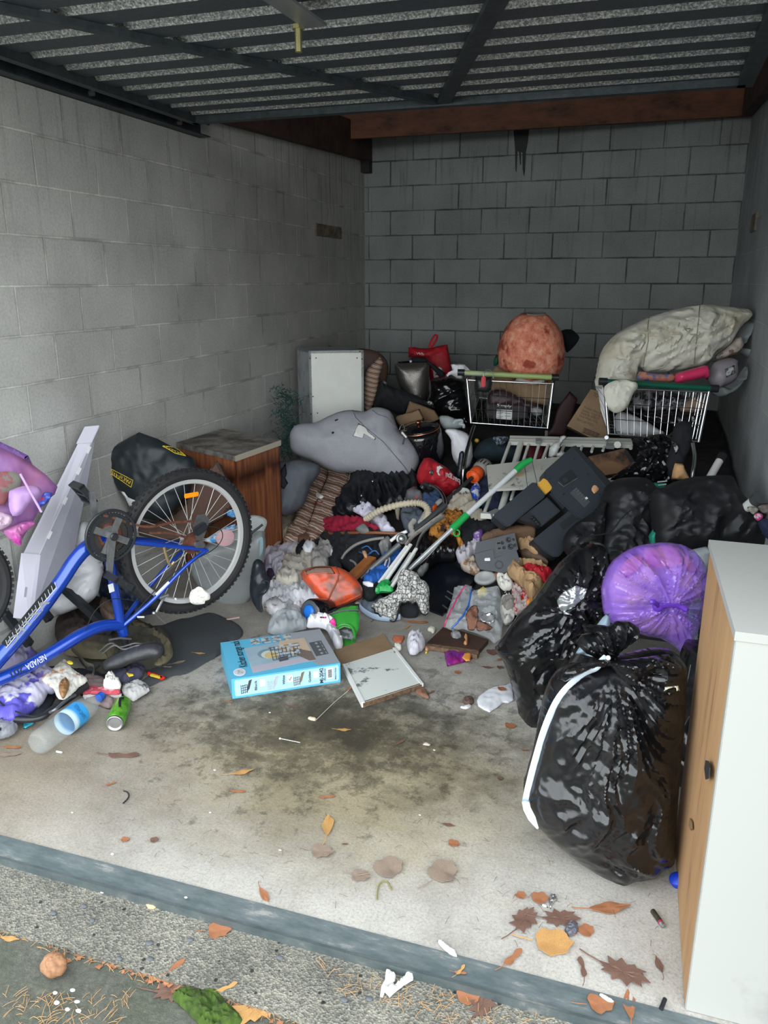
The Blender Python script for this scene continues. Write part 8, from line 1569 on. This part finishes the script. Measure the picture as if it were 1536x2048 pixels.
lv = [(247,1512,.11,'scrap',2,.3,'long dark curled leaf on concrete below the drink can'), (485,1545,.07,'oval',1,.7,'ochre pointed leaf left of the oily stain, upper of two'), (476,1583,.05,'scrap',0,.2,'small russet leaf below the ochre pointed leaf'),
 (222,1568,.035,'scrap',0,.9,'small russet scrap below the long dark curled leaf'), (656,1651,.10,'oval',1,1.9,'ochre brown upright-pointing leaf in middle of bare concrete'), (643,1703,.075,'broad',3,.2,'pale grey brown leaf below the ochre brown leaf'),
 (776,1737,.10,'broad',3,.8,'large grey brown heart-shaped leaf in centre foreground'), (720,1752,.06,'broad',3,.1,'small grey brown leaf left of the large heart-shaped leaf'), (885,1745,.105,'broad',3,1.2,'grey brown torn leaf right of the large heart-shaped leaf'),
 (907,1687,.04,'broad',0,.1,'small bright russet leaf above the grey brown torn leaf'), (655,1594,.05,'scrap',0,.4,'russet folded leaf below the oily stain'), (688,1460,.05,'oval',1,.3,'pale ochre leaf on the oily stain'), (800,1485,.045,'scrap',2,1.,'dark curled leaf right side of the oily stain'),
 (1219,1817,.11,'oval',0,.45,'long russet brown leaf below the front black bag'), (1079,1797,.055,'broad',0,.3,'bright orange leaf beside a foil scrap'), (1041,1791,.035,'broad',0,1.2,'small orange leaf left of the bright orange leaf'), (1172,1862,.05,'broad',0,.8,'orange leaf right of the brown leaf clump'),
 (1245,1945,.12,'oak',2,-.2,'dark oak leaf near the threshold at right'), (1048,1842,.10,'oak',2,1.2,'dark shrivelled oak leaf left of the brown leaf clump'), (1120,1838,.10,'oak',2,.3,'dark wet oak leaf on the brown leaf clump'), (1105,1887,.11,'broad',1,.2,'mouldy yellow brown leaf below the dark wet oak leaf'),
 (1027,1915,.07,'scrap',0,1.1,'curled russet leaf left of the mouldy yellow leaf'), (1165,1935,.06,'scrap',2,1.8,'dark shrivelled leaf left of the dark oak leaf'), (1318,1930,.05,'oval',2,1.9,'narrow brown leaf near bottom of the tall white cabinet'), (1259,2010,.08,'oval',0,1.7,'russet curved leaf lying over the metal threshold at right'),
 (1200,2008,.07,'broad',0,.4,'russet leaf clump on the metal threshold at right'), (528,1790,.06,'oval',0,-.7,'thin russet leaf touching the metal threshold, centre left'), (250,1679,.03,'broad',0,.2,'small russet leaf above the metal threshold, left of its twin'), (308,1680,.03,'broad',2,.6,'small dark leaf above the metal threshold, right of its twin'),
 (1020,1452,.05,'broad',0,.2,'russet leaf left of the glossy black bag'), (860,1386,.05,'scrap',2,.9,'dark leaf right of the mouldy white panel'), (926,1404,.04,'scrap',3,.2,'small brown leaf between panel and white paper sheet'), (915,1345,.035,'broad',0,.5,'small orange leaf above left of the white paper sheet'),
 (1000,1335,.035,'broad',2,.3,'brown leaf left edge of the glossy black bag'), (835,1245,.10,'scrap',0,.2,'curly dry russet leaf below the scalloped frill'), (815,1254,.05,'scrap',1,1.4,'curly dry pale leaf below the scalloped frill'), (745,1242,.03,'scrap',2,1.4,'dark leaf bit right of the green tub'),
 (1003,1378,.04,'broad',0,.4,'russet leaf on the creased white paper sheet'), (700,1377,.04,'scrap',0,1.3,'russet leaf between blue box and mouldy white panel'), (458,1404,.035,'scrap',0,.2,'russet leaf at left corner of the blue box'), (588,1413,.04,'scrap',2,.1,'dark leaf in front of the blue box'),
 (400,1307,.045,'oval',1,.2,'ochre leaf on the black mat, upper'), (358,1325,.055,'oval',3,.9,'grey tan leaf on the black mat, lower'), (335,1334,.04,'scrap',3,.2,'brown shredded leaf on the black mat'), (25,1495,.06,'scrap',0,.2,'russet leaf left of the water bottle base'), (20,1510,.07,'scrap',3,.5,'grey brown leaf left of the water bottle base'),
 (512,2018,.13,'oak',1,.9,'big tan oak leaf on the concrete kerb, bottom centre'), (437,1862,.07,'broad',0,.4,'russet maple-like leaf on the kerb below the threshold'), (355,1930,.05,'oval',0,1.2,'small russet leaf on the kerb, centre left'), (395,2003,.07,'oval',1,-1.1,'tan curled leaf on the green moss'), (340,1985,.09,'oak',2,.3,'dark brown leaf at left end of the green moss'),
 (20,1878,.05,'oval',1,.2,'tan leaf on asphalt near the left frame edge'), (48,1870,.06,'oval',1,-.2,'tan flat leaf on asphalt right of the left-edge leaf'), (302,1810,.028,'broad',1,.3,'tiny pale ochre square chip on the kerb'), (922,1940,.035,'scrap',1,1.2,'tiny ochre leaf on the threshold, left of a dark one'), (921,1946,.03,'scrap',0,.2,'tiny russet leaf on the threshold'),
 (936,1992,.07,'broad',0,.4,'orange leaf on kerb below the threshold, bottom right'), (965,2010,.09,'oak',2,1.3,'dark oak leaf on kerb beside the orange leaf'), (455,1975,.05,'scrap',1,.8,'tan shred above the green moss'),
 (985,1305,.07,'broad',2,.5,'dark leaf at left foot of the glossy black bag'), (1002,1318,.05,'scrap',0,1.1,'russet shred at left foot of the glossy black bag'), (975,1335,.05,'oval',2,.1,'dark oval leaf left of the russet shred'), (1005,1300,.05,'scrap',3,2.,'grey brown shred touching the glossy black bag'), (1050,1500,.03,'scrap',0,.3,'russet bit left of the big front black bag'), (1000,1557,.025,'broad',2,.3,'small dark leaf on bare concrete left of the front black bag'), (897,1650,.04,'oval',2,.1,'dark narrow leaf above the bright russet leaf'), (690,1688,.02,'oval',2,.4,'tiny dark leaf right of the ochre brown leaf')]
for k, a in enumerate(lv):
    y_ = az(a[0], a[1], 0).y; zz = .003 if y_ > OPEN else (-.002 if y_ > -5.49 else (-.03 if az(a[0], a[1], -.03).y > -5.683 else -.045))
    if a[6].find('mat') >= 0: zz = .012
    if a[6].find('on the creased') >= 0: zz = .016
    leaf(a[0], a[1], a[2], a[3], a[4], a[5], a[6], z=zz, sd_=1+k % 2)
# leaf drift and needles along the joint between kerb and asphalt; loose needles
rr = random.Random(11)
def needles(n, f, name, m, label, L=(.012, .035), w=.0006):
    mb = MB()
    for i in range(n):
        p = f(); a = rr.uniform(0, PI); l_ = rr.uniform(*L); d = V((math.cos(a), math.sin(a), rr.uniform(-.1, .25)))*l_; mb.tube([p, p+d*.5+V((0, 0, .002)), p+d], w, 4)
    return obj(name, mb, m, None, kind='stuff', label=label, cat='litter')
mNe = mat('dry_needles', (.42, .24, .10), .8)
def onpx(x0, x1, f0_, f1_, z): 
    def f():
        x = rr.uniform(x0, x1); y = rr.uniform(f0_(x), f1_(x)); return az(x, y, z)
    return f
needles(260, onpx(-40, 620, lambda x: 1846+x*.32-14, lambda x: 1846+x*.32+30, -.042), 'pine_needles', mNe, 'dry pine needles along the joint between kerb and asphalt')
needles(110, onpx(0, 260, lambda x: 1990, lambda x: 2060, -.043), 'pine_needles', mNe, 'dry pine needles scattered on asphalt in bottom left corner')
needles(120, onpx(640, 1100, lambda x: 1925+(x-640)*.26, lambda x: 1985+(x-640)*.26, -.028), 'pine_needles', mNe, 'dry pine needles on the kerb below the threshold centre')
needles(170, onpx(300, 1350, lambda x: 1500, lambda x: 1740+(x-300)*.22, .003), 'pine_needles', mat('dark_needles', (.12, .08, .05), .9), 'fine dark needles and hairs scattered over the bare concrete', (.008, .03), .0005)
# leaf crumbs in the joint
mb = MB()
for i in range(170):
    x = rr.uniform(80, 560); p = az(x, 1846+x*.32+rr.gauss(8, 10), -.043); s_ = rr.uniform(.004, .016); a = rr.uniform(0, 6); mb.add([p+V((math.cos(a+k)*s_*rr.uniform(.5, 1), math.sin(a+k)*s_*rr.uniform(.5, 1), rr.uniform(0, .006))) for k in (0, 1.5, 3, 4.5)], [(0, 1, 2), (0, 2, 3)])
obj('leaf_crumbs', mb, LC[0], None, kind='stuff', label='crumbled russet leaves caught in the kerb joint', cat='litter')
# moss
mM = mat('green_moss', (.05, .095, .008), .95, col2=(.02, .038, .006), vscale=40, bump=1, bscale=90)
P_ = pp('X', '880,1420 930,1375 1000,1385 1080,1375 1130,1410 1160,1450 1210,1490 1240,1560 1080,1600 1000,1540 940,1480')
obj('moss_clump', fill(P_, plane(430, 2010, z=-.042), 5, .014, .003, .03, .010, 30, 3), mM, None, True, label='bright green moss clump growing in the kerb joint, bottom left', cat='moss', kind='stuff')
obj('moss_clump', fill(pp('X', '-20,1030 10,1035 40,1050 20,1075 -20,1080'), plane(5, 1850, z=-.042), 3, .006, .002, .02, .006, 30, 3), mM, None, True, label='small green moss patch in the kerb joint at left edge', cat='moss', kind='stuff')
# walnut
wc = az(108, 1930, -.015); wn2 = MB().sphere(wc, (.031, .027, .025), 36, 22)
wn2.v = [v+(v-wc).normalized()*(.004*ridge(v.x, v.y+v.z, 40, 3)) for v in wn2.v]; obj('walnut', wn2, mat('walnut_shell', (.34, .17, .085), .75, var=.4, vscale=60, bump=.5, bscale=120), None, 'all', label='wrinkled brown walnut on the asphalt at bottom left', cat='nut')
# white torn tissue on the kerb
fz = plane(790, 1970, z=-.024)
obj('torn_tissue', fill(pp('Y', '695,1135 720,1130 748,1155 742,1185 718,1205 700,1220 760,1190 790,1160 810,1145 838,1150 835,1180 790,1205 740,1245 715,1268 690,1240 680,1268 665,1265 672,1210 690,1180'), fz, 3, .010, .002, .012, .006, 40, 3, sm=1), mPapr, None, True, label='V-shaped torn white tissue on the kerb below the threshold', cat='tissue')
flat('white_paper_strip', 'Y', '958,978 985,975 1020,1005 1050,1025 1060,1060 1020,1045 985,1015', mPapr, 'white curved paper strip at the inner edge of the threshold', 'paper', .002, .004, .002, 30, 3, 2.5)
flat('foil_scrap', 'Z', '280,420 290,400 320,405 328,430 305,450 290,485 282,460', mat('silver_foil', (.65, .65, .65), .2, .9, bump=1, bscale=80), 'crumpled silver foil scrap beside the bright orange leaf', 'foil', .002, .006, .005, 60, 3, 1.8)
flat('paper_triangle', 'Z', '230,455 262,455 278,475 250,470', mPapr, 'small white paper bit left of the silver foil scrap', 'paper', .002, .003, .001, 30, 3, 2, sm=1)
flat('white_shard', 'Z', '560,968 600,972 640,1000 660,1020 620,1015 585,990', mPapr, 'white paper shard by the threshold left of the cabinet', 'paper', .002, .004, .002, 30, 3, 2, sm=1)
flat('grey_coil_bit', 'Z', '370,600 400,560 440,570 450,600 430,630 390,640', mat('grey_ridged_rubber', (.10, .10, .12), .6, kind='vor', bump=1, bscale=120), 'grey ridged rubber piece on the brown leaf clump', 'rubber piece', .004, .012, .004, 40, 3, 2)
# battery
ba_, bb_2 = az(*p1('Z', '875,492'), .007), az(*p1('Z', '938,582'), .007); d = (bb_2-ba_).normalized(); L_ = (bb_2-ba_).length; bt = thing('battery', (ba_+bb_2)/2-V((0, 0, .007)), 'small dark battery lying on concrete left of the tall white cabinet', 'battery')
bmx = zframe(ba_, d); obj('cell_body', MB().lathe([(.0068, 0), (.0072, .003), (.0072, L_*.72)], bmx, 16), mat('battery_black', (.09, .08, .05), .35, .5, var=.5, vscale=60), bt, True); obj('red_band', MB().lathe([(.0073, L_*.70), (.0073, L_*.80)], bmx, 16), mat('battery_red', (.32, .02, .06), .35), bt, True); obj('end_cap', MB().lathe([(.0070, L_*.80), (.0068, L_*.97), (.003, L_*.975), (.0028, L_)], bmx, 16), mAlu, bt, True)
# cotton bud, cigarette end, bits
ca, cb2 = az(560, 1477, .004), az(600, 1485, .004); bud = thing('cotton_bud', (ca+cb2)/2, 'white cotton bud lying on the oily stain', 'cotton bud')
obj('stick', MB().tube([ca, cb2], .0012, 6), mWhPl, bud); obj('cotton_tip', MB().sphere(ca, (.004, .004, .0035), 10, 6), mTis, bud, True)
obj('cigarette_end', MB().tube([az(113, 1503, .004), az(124, 1505, .004)], .0035, 8), mWhPl, None, True, label='small white cigarette end beside base of water bottle', cat='cigarette end')
def litter(px, py, s, m, label, cat, name, g_=None):
    c = az(px, py, .003 if az(px, py, 0).y > -5.49 else -.028); mb = MB().sphere(c, (s, s*.7, s*.3), 8, 5); mb.v = [v+(v-c)*.5*noise.noise(v*90) for v in mb.v]; return obj(name, mb, m, None, 'all', label=label, cat=cat, group=g_)
litter(624, 1437, .018, mat('bread_crumb', (.62, .50, .36), .9, col2=(.5, .08, .08), vscale=40, thr=(.3, .4)), 'pinkish bread scrap on the oily stain', 'food scrap', 'food_scrap')
litter(853, 1488, .014, mat('beige_crumb', (.50, .42, .36), .9, col2=(.5, .05, .08), vscale=50, thr=(.3, .4)), 'beige and pink crumb right of the oily stain', 'food scrap', 'food_scrap')
litter(302, 1810, .017, mat('biscuit', (.62, .42, .20), .9), 'pale biscuit piece on the kerb below the threshold', 'biscuit', 'biscuit_piece')
for px, py in ((430, 1540), (225, 1708), (372, 1795), (145, 1625), (540, 1425), (420, 1625), (560, 1700), (868, 1500), (1000, 1555), (840, 1630)): litter(px, py, .005, mPapr, 'tiny white crumb on the concrete', 'crumb', 'crumb', 'white crumbs on the concrete')
for k, (px, py) in enumerate(((205, 1785), (145, 1980), (110, 1985), (155, 2003), (135, 2018), (115, 2005), (157, 2022))): litter(px, py, .007, mat('white_bird_lime', (.62, .64, .60), .9), 'white splat on the asphalt and kerb, bottom left', 'splat', 'white_splat', 'white splats')
for k, (px, py) in enumerate(((185, 1840), (108, 1826), (300, 1886), (300, 1918), (238, 1916), (168, 1993 if False else 1812), (380, 1880), (560, 1915), (690, 2000), (740, 1998))): litter(px, py, .010, mat('dark_pebble', (.10, .105, .115), .7), 'smooth dark pebble set in the kerb aggregate', 'pebble', 'pebble', 'dark pebbles in the kerb')
obj('black_hair_tie', MB().tube(curve3([az(*p, .004) for p in pp('X', '632,362 650,368 660,385 652,405 630,426')], 4), .0022, 6), mBlkPl, None, True, label='small black curved rubber strip on left of bare concrete', cat='rubber strip')
obj('black_wire_loop', MB().tube(curve3([az(*p, .004) for p in pp('Z', '782,838 805,845 820,865 820,890')], 4), .0018, 6), mBlkPl, None, True, label='tiny black wire curl right of the dark oak leaf', cat='wire')
obj('charred_stick', MB().tube([az(1322, 2018, .006), az(1330, 1998, .006)], .005, 8), mBlkC, None, True, label='short black charred stick by the threshold near the cabinet', cat='stick')
obj('thin_straw_line', MB().tube([az(700, 1378, .003), az(668, 1405, .003), az(630, 1442, .003)], .0012, 5), mat('pale_string', (.50, .48, .42), .8), None, label='long pale string on the oily stain', cat='string')
obj('leaf_stalk', MB().tube(curve3([az(*p, .004) for p in pp('Y', '650,765 655,710 670,680 700,672 725,715')], 4), .0022, 6), mat('olive_stalk', (.20, .18, .07), .8), None, True, label='olive leaf stalk curling below the large heart-shaped leaf', cat='stalk')
